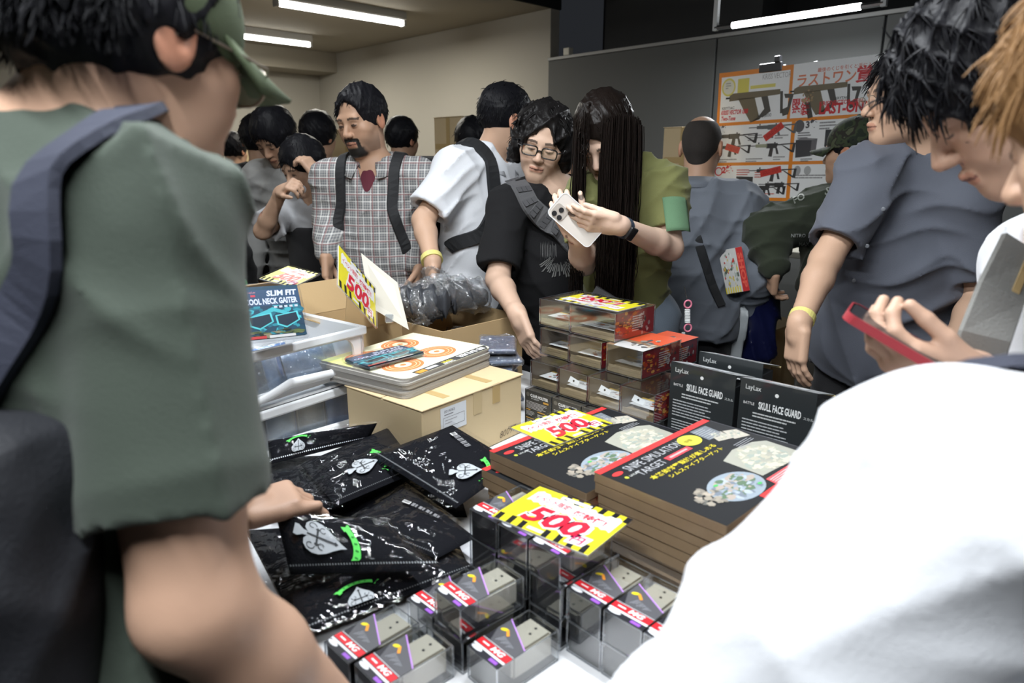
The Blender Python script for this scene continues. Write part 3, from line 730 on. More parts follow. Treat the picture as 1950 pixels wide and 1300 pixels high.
for i in range(4): holster_box(1.246, 1.236 - i * .1005, TZ + .0008, .17, .0985, .104, HB + q[i], 'label', 10 + i, (.0, .008, -.006, .004)[i])
HB = 'clear holster box on the dark row, '
for i in range(4): holster_box(1.268, 1.238 - i * .1010, TZ + .1062, .17, .0995, .073, HB + q[i], 'tag' if i else 'plain', 20 + i, (.004, -.006, .004, -.004)[i])
z3 = TZ + .1806
holster_box(1.330, 1.262, z3, .17, .105, .073, 'clear holster box with flame sides, third layer, by the black shirt man', 'plain', 31)
holster_box(1.325, 1.152, z3, .17, .112, .073, 'clear holster box with flame sides, third layer, under the upper card stack', 'plain', 32)
holster_box(1.330, 1.030, z3, .17, .112, .073, 'holster box with a red lid in front of the other red lidded box', 'red', 33)
holster_box(1.520, 1.085, z3 - .040, .17, .105, .073, 'holster box with a red lid behind the other red lidded box', 'red', 36)
holster_box(1.510, 1.085, TZ + .0008, .16, .105, .138, 'holster box with a dark front hidden below the rear red lidded box', 'label', 37)
z4 = z3 + .0745
holster_box(1.345, 1.168, z4, .17, .155, .075, 'clear holster box with flame sides, right under the upside down card', 'plain', 34, -.02)
holster_box(1.350, 1.285, z4, .17, .110, .075, 'clear holster box gripped by the black shirt man', 'plain', 35, .03)
z5 = z4 + .078
M = frame(W(1.47, 1.015, z5), V, -U); price_card('1,000 yen card lying upside down on the topmost holster boxes', M, .215, .115, '1,000')
# ------------------------------------------------------------------ black pouches in plastic bags
def patch(c, hts=None):
    A_, B_, C_, D_ = [Vector(x) for x in c]
    return lambda s, t: A_ * ((1 - s) * (1 - t)) + B_ * (s * (1 - t)) + C_ * (s * t) + D_ * ((1 - s) * t)
def sheet(f, n, m_, thick, amp=0., seed=0, bulge=0., sharp=1.):
    """closed soft sheet over patch f: n x m grid, thickness, wrinkles"""
    r = np.random.default_rng(seed); ks = r.normal(size=(6, 2)) * 9; ph = r.uniform(0, 6.28, 6)
    top, bot = [], []
    for i in range(n + 1):
        for j in range(m_ + 1):
            s, t = i / n, j / m_; p = f(s, t); e = min(s, 1 - s, t, 1 - t)
            w = sum((1 - abs(math.sin(ks[q][0] * s + ks[q][1] * t + ph[q]))) ** (2 * sharp) for q in range(6)) / 3 * amp
            k = min(1., e * 6); k = k * k * (3 - 2 * k); th = thick * (.12 + .88 * k)
            top.append(p + Vector((0, 0, th + w * k + bulge * (1 - (2 * s - 1) ** 2) * (1 - (2 * t - 1) ** 2)))); bot.append(p)
    idx = lambda i, j: i * (m_ + 1) + j; N_ = len(top); F_ = []
    for i in range(n):
        for j in range(m_):
            a, b, c, d = idx(i, j), idx(i + 1, j), idx(i + 1, j + 1), idx(i, j + 1); F_.append((a, b, c, d)); F_.append((d + N_, c + N_, b + N_, a + N_))
    rim = [idx(i, 0) for i in range(n)] + [idx(n, j) for j in range(m_)] + [idx(i, m_) for i in range(n, 0, -1)] + [idx(0, j) for j in range(m_, 0, -1)]
    for k in range(len(rim)):
        a, b = rim[k], rim[(k + 1) % len(rim)]; F_.append((b, a, a + N_, b + N_))
    return top + bot, F_
def spade_poly(n=20):
    pts = [(.5, 0)]
    for k in range(n + 1):
        a = math.pi * (.62 - 1.12 * k / n); pts.append((-.10 + .26 * math.cos(a + .9) * 1.0, .17 + .19 * math.sin(a + .9) + .02))
    up = [(.5, 0), (.40, .055), (.28, .15), (.15, .27), (.02, .345), (-.10, .36), (-.21, .32), (-.28, .23), (-.29, .13), (-.24, .06), (-.20, .045), (-.32, .06), (-.42, .13), (-.5, .12)]
    return up + [(x, -y) for x, y in reversed(up)][:-1]
def emblem_print(P, cx, cy, size, ang, banner=None, side=1):
    ca, sa = math.cos(ang), math.sin(ang)
    T = lambda pts: [(cx + size * (x * ca - y * sa), cy + size * (x * sa + y * ca)) for x, y in pts]
    P.poly(T(spade_poly()), (.42, .45, .48), 1)
    D_ = (.05, .055, .06)
    P.poly(T([(-.24, -.018), (.30, -.018), (.30, .018), (-.24, .018)]), D_, 2); P.poly(T([(-.06, -.16), (-.02, -.16), (-.02, .16), (-.06, .16)]), D_, 2)
    for x, y, s_ in ((.30, 0, 1), (-.04, .16, 1), (-.04, -.16, 1)): P.poly(T([(x - .045, y), (x, y - .045), (x + .045, y), (x, y + .045)]), D_, 2)
    for sg in (1, -1):
        for (x0, y0, r0, a0, a1) in ((-.15, .22, .085, 0, 5.2), (.06, .17, .075, 1.2, 6.0)):
            q = []
            for k in range(13):
                a = a0 + (a1 - a0) * k / 12; rr = r0 * (1 - .45 * k / 12); q.append((x0 + rr * math.cos(a), y0 + rr * math.sin(a)))
            for k in range(12):
                (x1, y1), (x2, y2) = q[k], q[k + 1]; dx, dy = x2 - x1, y2 - y1; l = math.hypot(dx, dy) + 1e-9; nx, ny = -dy / l * .008, dx / l * .008
                P.poly(T([(x1 + nx, sg * (y1 + ny)), (x2 + nx, sg * (y2 + ny)), (x2 - nx, sg * (y2 - ny)), (x1 - nx, sg * (y1 - ny))]), D_, 2)
    if banner is not None:
        P = banner; GRN = (.10, .62, .10); n = 14
        for k in range(n):
            q = []
            for kk, rr in ((k, .62), (k + 1, .62), (k + 1, .75), (k, .75)):
                a = -.75 + 1.5 * kk / n + (.12 if rr > .7 else 0); q.append((.02 + rr * math.cos(a) * .95, rr * math.sin(a) * 1.05 * side))
            P.poly(T(q), GRN, 1)
            if 2 < k < 12 and k % 2: 
                a = -.75 + 1.5 * (k + .5) / n; P.poly(T([(.02 + rr_ * math.cos(a + da) * .95, rr_ * math.sin(a + da) * 1.05 * side) for rr_, da in ((.655, -.03), (.715, -.02), (.715, .02), (.655, .03))]), (.02, .2, .03), 2)
        for sgn in (-1, 1):
            a = .78 * sgn; P.poly(T([(.02 + r_ * math.cos(a + d) * .95, r_ * math.sin(a + d) * 1.05 * side) for r_, d in ((.58, -.08), (.78, -.05), (.80, .10 * sgn), (.70, .05 * sgn), (.60, .12 * sgn))]), GRN, 1)
POUCH = mat('black pouch cloth', (.006, .0065, .009), .8, bump=.3, bscale=300, spec=.12)
ZIPM = mat('zip teeth', (.16, .17, .18), .4, .5)
FILM2 = clear('wrinkled pouch bag', (.96, .96, .97), .013, .05, bump=.7, bscale=13, f_edge=.17)
def pouch(label, px, hts, emb=None, seed=0, thick=.007, amp=.004, barcode=None, zips=True):
    c = [at(x, y, z=TZ + h) for (x, y), h in zip(px, hts)]
    cen = sum(c, Vector()) / 4; base = Vector((cen.x, cen.y, min(p.z for p in c)))
    t = thing('pouch', label, 'pouch', base, 0., 'black spade pouches in plastic bags')
    c = [p - base for p in c]; f = patch(c)
    vs, fs = sheet(f, 16, 16, thick, amp, seed, .004); b = MB(); b.raw(vs, fs); b.build('cloth', POUCH, t, smooth=True)
    a_, b_ = (c[1] - c[0]).length, (c[3] - c[0]).length
    fb = patch([c[0] + (c[0] - c[2]) * .05, c[1] + (c[1] - c[3]) * .05, c[2] + (c[2] - c[0]) * .06, c[3] + (c[3] - c[1]) * .06])
    vs, fs = sheet(fb, 26, 26, thick + .002, amp * 1.9, seed + 50, .007, 2.2); b = MB(); b.raw(vs[:len(vs) // 2], [q for q in fs if max(q) < len(vs) // 2]); b.build('plastic_bag', FILM2, t, smooth=True)
    top = lambda s, tt: f(s, tt) + Vector((0, 0, thick + amp * 1.2 + .0065 * (1 - (2 * s - 1) ** 2) * (1 - (2 * tt - 1) ** 2)))
    P = Print(); PB = Print(); PC = Print()
    if emb: emblem_print(P, emb[0] * a_, emb[1] * b_, emb[2], math.radians(emb[3]), PB, emb[5] if len(emb) > 5 else 1)
    if barcode:
        x, y, r = barcode; ca, sa = math.cos(math.radians(r)), math.sin(math.radians(r)); L = lambda pts: [(x * a_ + p * ca - q * sa, y * b_ + p * sa + q * ca) for p, q in pts]
        PC.poly(L([(0, 0), (.018, 0), (.018, .012), (0, .012)]), (.7, .7, .7), 1)
        for k in range(6): PC.poly(L([(.002 + .0026 * k, .002), (.0032 + .0026 * k, .002), (.0032 + .0026 * k, .010), (.002 + .0026 * k, .010)]), BLK, 2)
        for k in range(5):
            for j in range(8): PC.poly(L([(.022 + .009 * j, .0005 + .0026 * k), (.029 + .009 * j - .003 * (j % 2), .0005 + .0026 * k), (.029 + .009 * j - .003 * (j % 2), .0018 + .0026 * k), (.022 + .009 * j, .0018 + .0026 * k)]), (.4, .4, .42), 1)
    for P, nm in ((P, 'printed_spade'), (PB, 'printed_banner'), (PC, 'printed_label')):
        if not P.v: continue
        P.v = [tuple(top(min(.97, max(.03, x / a_)), min(.97, max(.03, y / b_))) + Vector((0, 0, z * 3 + .0015))) for x, y, z in P.v]; P.build(nm, t)
    if zips:
        b = MB(); n = int(a_ / .0045)
        for k in range(n):
            p = top((k + .5) / n, .035) + Vector((0, 0, -.0035)); e = (c[1] - c[0]).normalized() * .0012; g = (c[3] - c[0]).normalized() * .0016
            b.poly([p - e - g, p + e - g, p + e + g, p - e + g])
        o = b.build('zip', ZIPM, t)
    return t
G = 'bagged black spade pouch, '
pouch(G + 'flat on the table under the pile at the table edge', [(572, 1208), (895, 1083), (850, 985), (470, 1010)], (.004, .004, .004, .004), seed=1, zips=False)
pouch(G + 'flat under the pile beside the white crates', [(450, 985), (890, 985), (852, 862), (455, 872)], (.004, .004, .036, .040), seed=2, zips=False)
pouch(G + 'lowest one showing a green banner by the parts boxes', [(571, 1212), (906, 1083), (842, 1030), (548, 1085)], (.026, .028, .030, .030), seed=3, emb=(.33, .10, .06, 90))
pouch(G + 'with a white printed label, below the held one', [(655, 1000), (832, 1064), (906, 1024), (775, 925)], (.052, .045, .045, .050), seed=4, barcode=(.25, .62, 10))
pouch(G + 'lying at the hand, blank side up', [(520, 962), (650, 968), (600, 880), (510, 905)], (.040, .040, .035, .035), seed=6)
pouch(G + 'with its spade showing, between the crates and the hand', [(640, 964), (800, 896), (738, 815), (572, 884)], (.058, .055, .088, .060), seed=5, emb=(.46, .34, .080, 0, True, 1))
pouch(G + 'standing on edge against the lower white crate', [(514, 884), (702, 838), (718, 806), (510, 840)], (.062, .072, .112, .095), seed=7, emb=(.28, .2, .04, 90, True))
pouch(G + 'with barcode and spade, leaning on the magazine carton', [(708, 868), (868, 968), (985, 884), (862, 810)], (.085, .072, .085, .128), seed=8, emb=(.80, .42, .074, 48, True, 1), barcode=(.22, .78, -8))
pouch(G + 'held up at one corner by the capped man', [(553, 1094), (836, 1086), (735, 1003), (523, 972)], (.062, .075, .090, .135), seed=9, emb=(.27, .38, .088, -28, True, 1), thick=.011)

# ------------------------------------------------------------------ cartons
TAPE = mat('brown tape', (.48, .34, .15), .3); PAPER = mat('white paper label', (.72, .74, .76), .6)
def closed_carton(label, M, lx, ly, h):
    t = thing('carton', label, 'box', group='brown cartons'); t.matrix_world = M
    b = MB(); b.box((0, 0, 0), (lx, ly, h - .004), .003); b.build('carton_body', KRAFT2, t)
    b = MB(); b.box((-.003, -.003, h - .0035), (lx + .003, ly * .5 - .002, h), .001); b.build('flap', KRAFT2, t)
    b = MB(); b.box((-.003, ly * .5 + .002, h - .0035), (lx + .003, ly + .003, h), .001); b.build('flap', KRAFT2, t)
    return t
M = Matrix.Translation(W(.848, 1.162, TZ + .0008)) @ Matrix.Rotation(RZ + math.radians(5.8), 4, 'Z')
CH = .163
ct = closed_carton('closed pale carton with a paper label, carrying the target magazines', M, .350, .275, CH)
P = Print(); P.rect(0, 0, .085, .062, (.68, .71, .74)); P.text('0014065', .012, .048, .007, (.1, .1, .12), 1, 0); P.rect(.008, .012, .078, .0127, BLK, 1); P.rect(.008, .036, .078, .0367, BLK, 1); P.rect(.008, .012, .0087, .0367, BLK, 1); P.rect(.0773, .012, .078, .0367, BLK, 1); P.lines(.012, .042, .06, 1, .004, .0022, (.2, .2, .22), 1, 3); P.lines(.014, .028, .05, 2, .007, .002, (.35, .36, .38), 1, 4)
P.build('paper_label', ct, frame((.055, -.0012, CH - .075), (1, 0, 0), (0, 0, 1)))
P = Print(); P.text('80097', 0, 0, .017, (.12, .09, .06), 1, -.012, w=.062, shear=.3, rot=.05); P.build('handwriting', ct, frame((.26, -.0012, .012), (1, 0, 0), (0, 0, 1)))
for x in (.085, .235):
    b = MB(); b.box((x, .02, CH + .0002), (x + .022, .26, CH + .0006)); b.build('tape', TAPE, ct)
b = MB(); b.box((.235, -.0016, CH - .05), (.262, -.0006, CH + .0004)); b.build('tape', TAPE, ct)
b = MB(); b.box((.165, -.0014, CH - .06), (.195, -.0006, CH - .004)); b.build('tape_scar', mat('torn tape mark', (.52, .40, .22), .6), ct)
def open_carton(label, M, lx, ly, h, flaps=('+x', '-x'), m=KRAFT, splay=1.0):
    t = thing('carton', label, 'box', group='brown cartons'); t.matrix_world = M; w = .004
    b = MB(); b.box((0, 0, 0), (lx, w, h)); b.box((0, ly - w, 0), (lx, ly, h)); b.box((0, w, 0), (w, ly - w, h)); b.box((lx - w, w, 0), (lx, ly - w, h)); b.box((w, w, 0), (lx - w, ly - w, w)); b.build('carton_body', m, t)
    for f in flaps:
        L = min(lx, ly) * .48; a = splay if len(f) == 2 else float(f[2:]); f = f[:2]
        dx, dz = math.sin(a) * L, math.cos(a) * L; b = MB()
        if f == '-y': q = [(0, 0), (lx, 0)]; mk = lambda x, e: (x, -e * dx, h + e * dz)
        if f == '+y': q = [(0, 0), (lx, 0)]; mk = lambda x, e: (x, ly + e * dx, h + e * dz)
        if f == '-x': q = [(0, 0), (ly, 0)]; mk = lambda x, e: (-e * dx, x, h + e * dz)
        if f == '+x': q = [(0, 0), (ly, 0)]; mk = lambda x, e: (lx + e * dx, x, h + e * dz)
        E_ = q[1][0]; pts = [mk(.004, 0), mk(E_ - .004, 0), mk(E_ - .012, 1), mk(.012, 1)]; nrm = (Vector(pts[1]) - Vector(pts[0])).cross(Vector(pts[3]) - Vector(pts[0])).normalized() * .0035
        b.raw(pts + [tuple(Vector(p) + nrm) for p in pts], [(3, 2, 1, 0), (4, 5, 6, 7), (0, 1, 5, 4), (1, 2, 6, 5), (2, 3, 7, 6), (3, 0, 4, 7)]); b.build('flap', m, t)
    return t
def TM(u, v, z, deg=0.): return Matrix.Translation(W(u, v, z)) @ Matrix.Rotation(RZ + math.radians(deg), 4, 'Z')
open_carton('open carton of bagged dark goods in front of the white shirt man', TM(1.225, 1.56, TZ + .0008, 1), .34, .36, .205, ())
open_carton('open carton with raised flaps behind the white crates', TM(.950, 1.66, TZ + .0008, 4), .21, .26, .235, ('-x1.1', '-y.1', '+y.4'))

# ------------------------------------------------------------------ bagged soft goods
FILM3 = clear('carton bag film', (.93, .94, .95), .10, .14, bump=1.0, bscale=45, haze=.05, f_edge=.6)
def soft_pack(name, label, cat, group, f_pts, col, seed, film=FILM3, h=.009, wr=.006, grow=.007):
    """lumpy folded textile in a clear bag: f_pts is a list of (centre, radii, yaw)"""
    c0 = f_pts[0][0]; t = thing(name, label, cat, (c0[0], c0[1], c0[2] - f_pts[0][1][2]), 0., group); org = t.location
    def fld(grow):
        F = Field()
        for c, r, yaw in f_pts: R = [(math.cos(yaw), math.sin(yaw), 0), (-math.sin(yaw), math.cos(yaw), 0), (0, 0, 1)]; F.rbox(c, [x + grow for x in r], R, min(r) * .8 + grow, .03)
        return F
    solid('textile', fld(0).wrinkle(folds(wr, 60, (1, .4, .2), seed)), h, mat('textile ' + name + str(col), col, .7, var=.3, vscale=20), t, org)
    solid('plastic_bag', fld(grow).wrinkle(folds(wr * 1.5, 75, (.3, 1, .4), seed + 9)), h * .9, film, t, org)
    return t
DKC = (.03, .033, .04)
zz = TZ + .19
soft_pack('bagged_clothing', 'dark clothing in a clear bag heaped on the open carton', 'bag', 'bagged clothing', [(W(1.36, 1.80, TZ + .258), (.13, .085, .040), RZ + .3), (W(1.46, 1.76, TZ + .250), (.09, .06, .033), RZ - .2), (W(1.29, 1.74, TZ + .252), (.06, .06, .03), RZ)], DKC, 3, h=.006, wr=.016)
soft_pack('bagged_clothing', 'dark clothing in a clear bag lying inside the open carton', 'bag', 'bagged clothing', [(W(1.39, 1.71, TZ + .09), (.10, .10, .035), RZ)], (.10, .085, .075), 4, h=.006, wr=.016)
NAVY = (.055, .085, .15)
NP_ = ('at the very bottom of the navy pile', 'second from the bottom of the navy pile', 'third from the bottom of the navy pile', 'fourth from the bottom of the navy pile', 'fourth from the top of the navy pile', 'third from the top of the navy pile', 'second from the top of the navy pile', 'on top of the navy pile')
for i in range(8):
    u, v, yw = 1.295 + .022 * math.sin(i * 2.1), 1.40 + .02 * math.cos(i * 1.7), .75 + .22 * math.sin(i * 1.3)
    soft_pack('neck_gaiter_pack', 'flat blue neck gaiter pack ' + NP_[i], 'pack', 'navy gaiter packs behind the carton', [(W(u, v, TZ + .014 + .0235 * i), (.082, .052, .0060), RZ + yw)], ((.055, .085, .15), (.05, .07, .14), (.07, .11, .19))[i % 3], 20 + i, FILM3, .005, .0022, .0025)

# ------------------------------------------------------------------ target magazines on the carton
MM = Matrix.Translation(W(.862, 1.242, TZ + CH + .002)) @ Matrix.Rotation(RZ + math.radians(12), 4, 'Z')
MW_, MD_ = .345, .285
pageedge = mat('grey page edges', (.38, .36, .33), .7, bump=.4, bscale=260, stretch=(1, 1, 12))
def mag_outline(w, d, r=.022): 
    pts = []
    for cx, cy, a0 in ((r, r, math.pi), (w - r, r, 1.5 * math.pi)):
        for k in range(5): a = a0 + k * math.pi / 8; pts.append((cx + r * math.cos(a), cy + r * math.sin(a)))
    return pts + [(w, d), (0, d)]
r_ = random.Random(4)
mag_me = None
for k in range(9):
    nm = ('bottom of the stack', 'second from the bottom', 'third from the bottom', 'fourth from the bottom', 'middle of the stack', 'fourth from the top', 'third from the top', 'second from the top', 'top of the stack')[k]
    t = thing('target_magazine', 'paper target magazine on the pale carton, ' + nm, 'magazine', group='stacked target magazines')
    t.matrix_world = MM @ Matrix.Translation((r_.uniform(-.004, .004), r_.uniform(-.003, .003), k * .0052))
    if mag_me is None: b = MB(); b.prism(mag_outline(MW_, MD_), 0, .0048); mag_me = b.mesh('pages')
    meshob('pages', mag_me, pageedge, t)
P = Print(); CRM = (.85, .80, .50); P.poly(mag_outline(MW_, MD_), (.84, .81, .58)); P.rect(0, .18, .12, MD_, (.80, .80, .30), 1)
for cx, cy in ((.085, .085), (.225, .095), (.085, .215), (.225, .225)):
    P.ellipse(cx, cy, .058, .046, (.78, .22, .08), 2, 32)
    for q in (.80, .62): 
        for k in range(32):
            a, bb = 6.2832 * k / 32, 6.2832 * (k + 1) / 32; P.poly([(cx + .058 * q * math.cos(a), cy + .046 * q * math.sin(a)), (cx + .058 * (q + .03) * math.cos(a), cy + .046 * (q + .03) * math.sin(a)), (cx + .058 * (q + .03) * math.cos(bb), cy + .046 * (q + .03) * math.sin(bb)), (cx + .058 * q * math.cos(bb), cy + .046 * q * math.sin(bb))], CRM, 3)
    P.ellipse(cx, cy, .024, .019, CRM, 3, 24); P.ellipse(cx, cy, .009, .007, (.78, .22, .08), 4, 16)
P.poly([(.05, .001), (MW_ - .02, .001), (MW_ - .002, .022), (MW_ - .002, .030), (.05, .026)], (.06, .06, .06), 2)
P.text('BB BAUER', MW_ - .02, .024, .017, (.8, .8, .78), 3, .03, w=.11, rot=math.pi); P.text('PAPER', .19, .021, .010, (.7, .6, .05), 3, .03, rot=math.pi); P.text('TARGET', .19, .011, .009, (.8, .8, .78), 3, .03, rot=math.pi); P.rect(.055, .004, .085, .020, (.7, .3, .05), 3); P.rect(.09, .008, .13, .020, (.6, .6, .6), 3)
P.build('printed_cover', t, Matrix.Translation((0, 0, .0052)))

def gaiter_print(P, w, h, k=0):
    P.rect(0, 0, w, h, (.02, .06, .10)); P.splat(w * .5, h * .45, w * .5, h * .38, [(.02, .14, .2), (.03, .25, .32), (.05, .38, .45), (.02, .05, .09)], 70, 1, 5 + k, .25)
    P.rect(0, h * .62, w, h * .93, (.03, .07, .14), 2); P.text('SLIM FIT', w * .95, h * .80, h * .11, (.62, .68, .85), 3, .04, w=w * .52, anchor='r', shear=.12); P.text('COOL NECK GAITER', w * .05, h * .645, h * .12, (.6, .66, .82), 3, .04, w=w * .90)
    P.text('LayLax', w * .12, h * .86, h * .05, (.4, .2, .25), 3); P.rect(w * .16, h * .80, w * .24, h * .84, (.5, .05, .08), 3)
    for x in range(5): P.rect(w * (.52 + .09 * x), h * .565, w * (.575 + .09 * x), h * .605, (.5, .55, .62), 3)
    P.poly([(w * .02, h * .40), (w * .5, h * .58), (w * .96, h * .38), (w * .96, h * .33), (w * .5, h * .50), (w * .02, h * .34)], (.06, .42, .48), 3)
    for sx, cx in ((-1, .26), (1, .72)):
        P.poly([(w * (cx - .21), h * .42), (w * (cx + .19), h * .48), (w * (cx + .21), h * .30), (w * (cx - .05), h * .17), (w * (cx - .2), h * .24)], (.10, .55, .60), 4); P.poly([(w * (cx - .18), h * .405), (w * (cx + .16), h * .455), (w * (cx + .18), h * .31), (w * (cx - .04), h * .20), (w * (cx - .17), h * .26)], (.015, .03, .05), 5)
    P.splat(w * .5, h * .08, w * .48, h * .08, [(.06, .09, .04), (.12, .16, .06), (.25, .22, .14), (.02, .03, .02)], 40, 4, 9 + k, .3)
    P.rect(0, 0, w * .3, h * .05, (.5, .05, .05), 5); P.rect(w * .35, 0, w * .8, h * .05, (.6, .6, .6), 5)
    return P
def gaiter_pack(label, M, w, h, k=0):
    t = thing('gaiter_package', label, 'package', group='printed gaiter packages'); t.matrix_world = M
    b = MB(); b.box((0, 0, -.008), (w, h, 0), .003); b.build('card', mat('gaiter card', (.03, .06, .09), .5), t)
    gaiter_print(Print(), w, h, k).build('printed_face', t, Matrix.Translation((0, 0, .0006)), PRINT_GLOSS)
    b = MB(); b.box((-.004, -.006, -.011), (w + .006, h + .008, .004), .003); b.build('plastic_sleeve', SLEEVE, t)
    return t
mz = TZ + CH + .002 + 9 * .0052 + .012
X = at(800, 690, z=mz) - at(690, 712, z=mz)
gaiter_pack('teal neck gaiter package lying on the target magazines', MM @ Matrix.Translation((.0, .115, 9 * .0052 + .0125)) @ Matrix.Rotation(math.radians(-8), 4, 'Z'), .175, .10, 3)

# ------------------------------------------------------------------ white stacking crates
CRM_ = Matrix.Translation(W(.916, 1.505, TZ + .0008)) @ Matrix.Rotation(RZ + math.radians(8), 4, 'Z')
CW, CD, CHH = .40, .30, .142
WIN = clear('frosted crate window', (.90, .94, .98), .05, .2, haze=.07, f_edge=.3)
def crate(label, lvl):
    """origin: corner towards the carton, x runs back towards the aisle edge (-), y away"""
    t = thing('stacking_crate', label, 'crate', group='white stacking crates'); t.matrix_world = CRM_ @ Matrix.Translation((0, 0, lvl * (CHH + .001))); h = CHH
    b = MB(); w = .008
    b.box((-CW, CD - w, 0), (0, CD, h), .002); b.box((-CW, 0, 0), (-CW + w, CD, h), .002); b.box((-w, 0, 0), (0, CD, h), .002); b.box((-CW, 0, 0), (0, CD, .006))
    # front wall around a rounded window that dips to a scoop on the aisle side
    inner = rr_pts(-CW + .05, .036, -.028, h - .026, .032); outer = []
    for x, z in inner:
        dx, dz = x + CW / 2, z - h / 2; s_ = min((CW / 2) / max(abs(dx), 1e-6), (h / 2) / max(abs(dz), 1e-6)); outer.append((-CW / 2 + dx * s_, h / 2 + dz * s_))
    n = len(inner)
    for k in range(n):
        j = (k + 1) % n
        for yy, fl in ((0, 0), (w, 1)):
            q = [(outer[k][0], yy, outer[k][1]), (outer[j][0], yy, outer[j][1]), (inner[j][0], yy, inner[j][1]), (inner[k][0], yy, inner[k][1])]; b.poly(q if fl else q[::-1])
        b.poly([(inner[k][0], 0, inner[k][1]), (inner[j][0], 0, inner[j][1]), (inner[j][0], w, inner[j][1]), (inner[k][0], w, inner[k][1])])
    b.build('crate_body', WHITE_P, t)
    b = MB(); b.box((-CW - .008, -.010, h - .022), (.010, .001, h + .0), .004, seg=2); b.box((.0005, -.004, h - .016), (.010, CD + .008, h), .003); b.box((-CW, CD + .0005, h - .016), (0, CD + .009, h), .003); b.build('rim', WHITE_P, t)
    b = MB(); pts = [(-CW + .01, -.006, .030), (-CW + .07, -.009, .022), (-CW + .12, -.010, .034), (-CW + .17, -.010, .048), (-.06, -.010, .040), (-.02, -.008, .03), (-.006, -.006, .02)]; b.tube(pts, [.004, .006, .007, .008, .007, .006, .003], 8, flat=1.5); b.build('scoop_lip', WHITE_P, t, smooth=True)
    b = MB(); b.prism(rr_pts(-CW + .042, .030, -.022, h - .020, .032), 0, .0015, Matrix(((1, 0, 0, 0), (0, 0, 1, .0085), (0, 1, 0, 0), (0, 0, 0, 1)))); b.build('window_pane', WIN, t)
    for s_ in (.05, .15, .25):
        b = MB(); b.box((.0105, s_ - .006, .01), (.016, s_ + .006, h - .03), .002); b.build('rib', WHITE_P, t)
    b = MB(); b.box((.0105, .012, h - .075), (.018, .030, h - .02), .004); b.build('latch', WHITE_P, t)
    return t
crate('upper white crate holding the printed gaiter display package', 1); crate('lower white crate on the table behind the pouches', 0)
cols = [(.06, .16, .42), (.09, .22, .5), (.05, .12, .2), (.06, .10, .11), (.10, .2, .3), (.12, .25, .5), (.05, .08, .10), (.5, .5, .52)]
def upright_pack(label, x, y, z, w, h, col, lean, seed):
    t = thing('gaiter_pack', label, 'pack', group='packs standing in the white crates'); t.matrix_world = CRM_ @ Matrix.Translation((x, y, z)) @ Matrix.Rotation(lean, 4, 'X')
    f = patch([Vector((0, 0, 0)), Vector((w, 0, 0)), Vector((w, 0, h)), Vector((0, 0, h))]); n = 8; top, F_ = [], []
    r = np.random.default_rng(seed); ks = r.normal(size=(4, 2)) * 6
    for side in (-1, 1):
        for i in range(n + 1):
            for j in range(n + 1):
                s, q = i / n, j / n; e = min(1, min(s, 1 - s, q, 1 - q) * 6); th = .003 + .010 * e + .003 * e * sum(math.sin(k[0] * s * 2 + k[1] * q * 2) for k in ks) / 2
                top.append((s * w, side * th, q * h))
    ix = lambda s, i, j: s * (n + 1) ** 2 + i * (n + 1) + j
    for i in range(n):
        for j in range(n): F_.append((ix(0, i, j), ix(0, i + 1, j), ix(0, i + 1, j + 1), ix(0, i, j + 1))); F_.append((ix(1, i, j + 1), ix(1, i + 1, j + 1), ix(1, i + 1, j), ix(1, i, j)))
    b = MB(); b.raw(top, F_); b.build('textile', mat('gaiter cloth %.2f %.2f' % col[:2], col, .6, var=.4, vscale=25), t, smooth=True)
    b = MB(); b.raw([(x_ * 1.04 - .003, y_ * 1.35, z_ * 1.05) for x_, y_, z_ in top], F_); b.build('plastic_bag', FILM3, t, smooth=True)
for i in range(8):
    upright_pack(('blue', 'bright blue', 'slate', 'dark camo', 'grey blue', 'sky blue', 'black', 'pale grey')[i] + ' gaiter pack standing behind the lower crate window', -.36 + .043 * i, .030 + .034 * (i % 2), .008, .075 if i < 7 else .05, .115, cols[(i + 2) % 8], -.06, i)
for i in range(5):
    upright_pack(('dark', 'light blue', 'deep blue', 'camo', 'pale')[i] + ' gaiter pack leaning behind the upper crate window', -.37 + .058 * i, .045 + .034 * (i % 3), .152, .12, .10 - .012 * (i > 2), [(.04, .07, .1), (.16, .27, .45), (.08, .2, .48), (.12, .2, .34), (.3, .36, .42)][i], -.35, 30 + i)
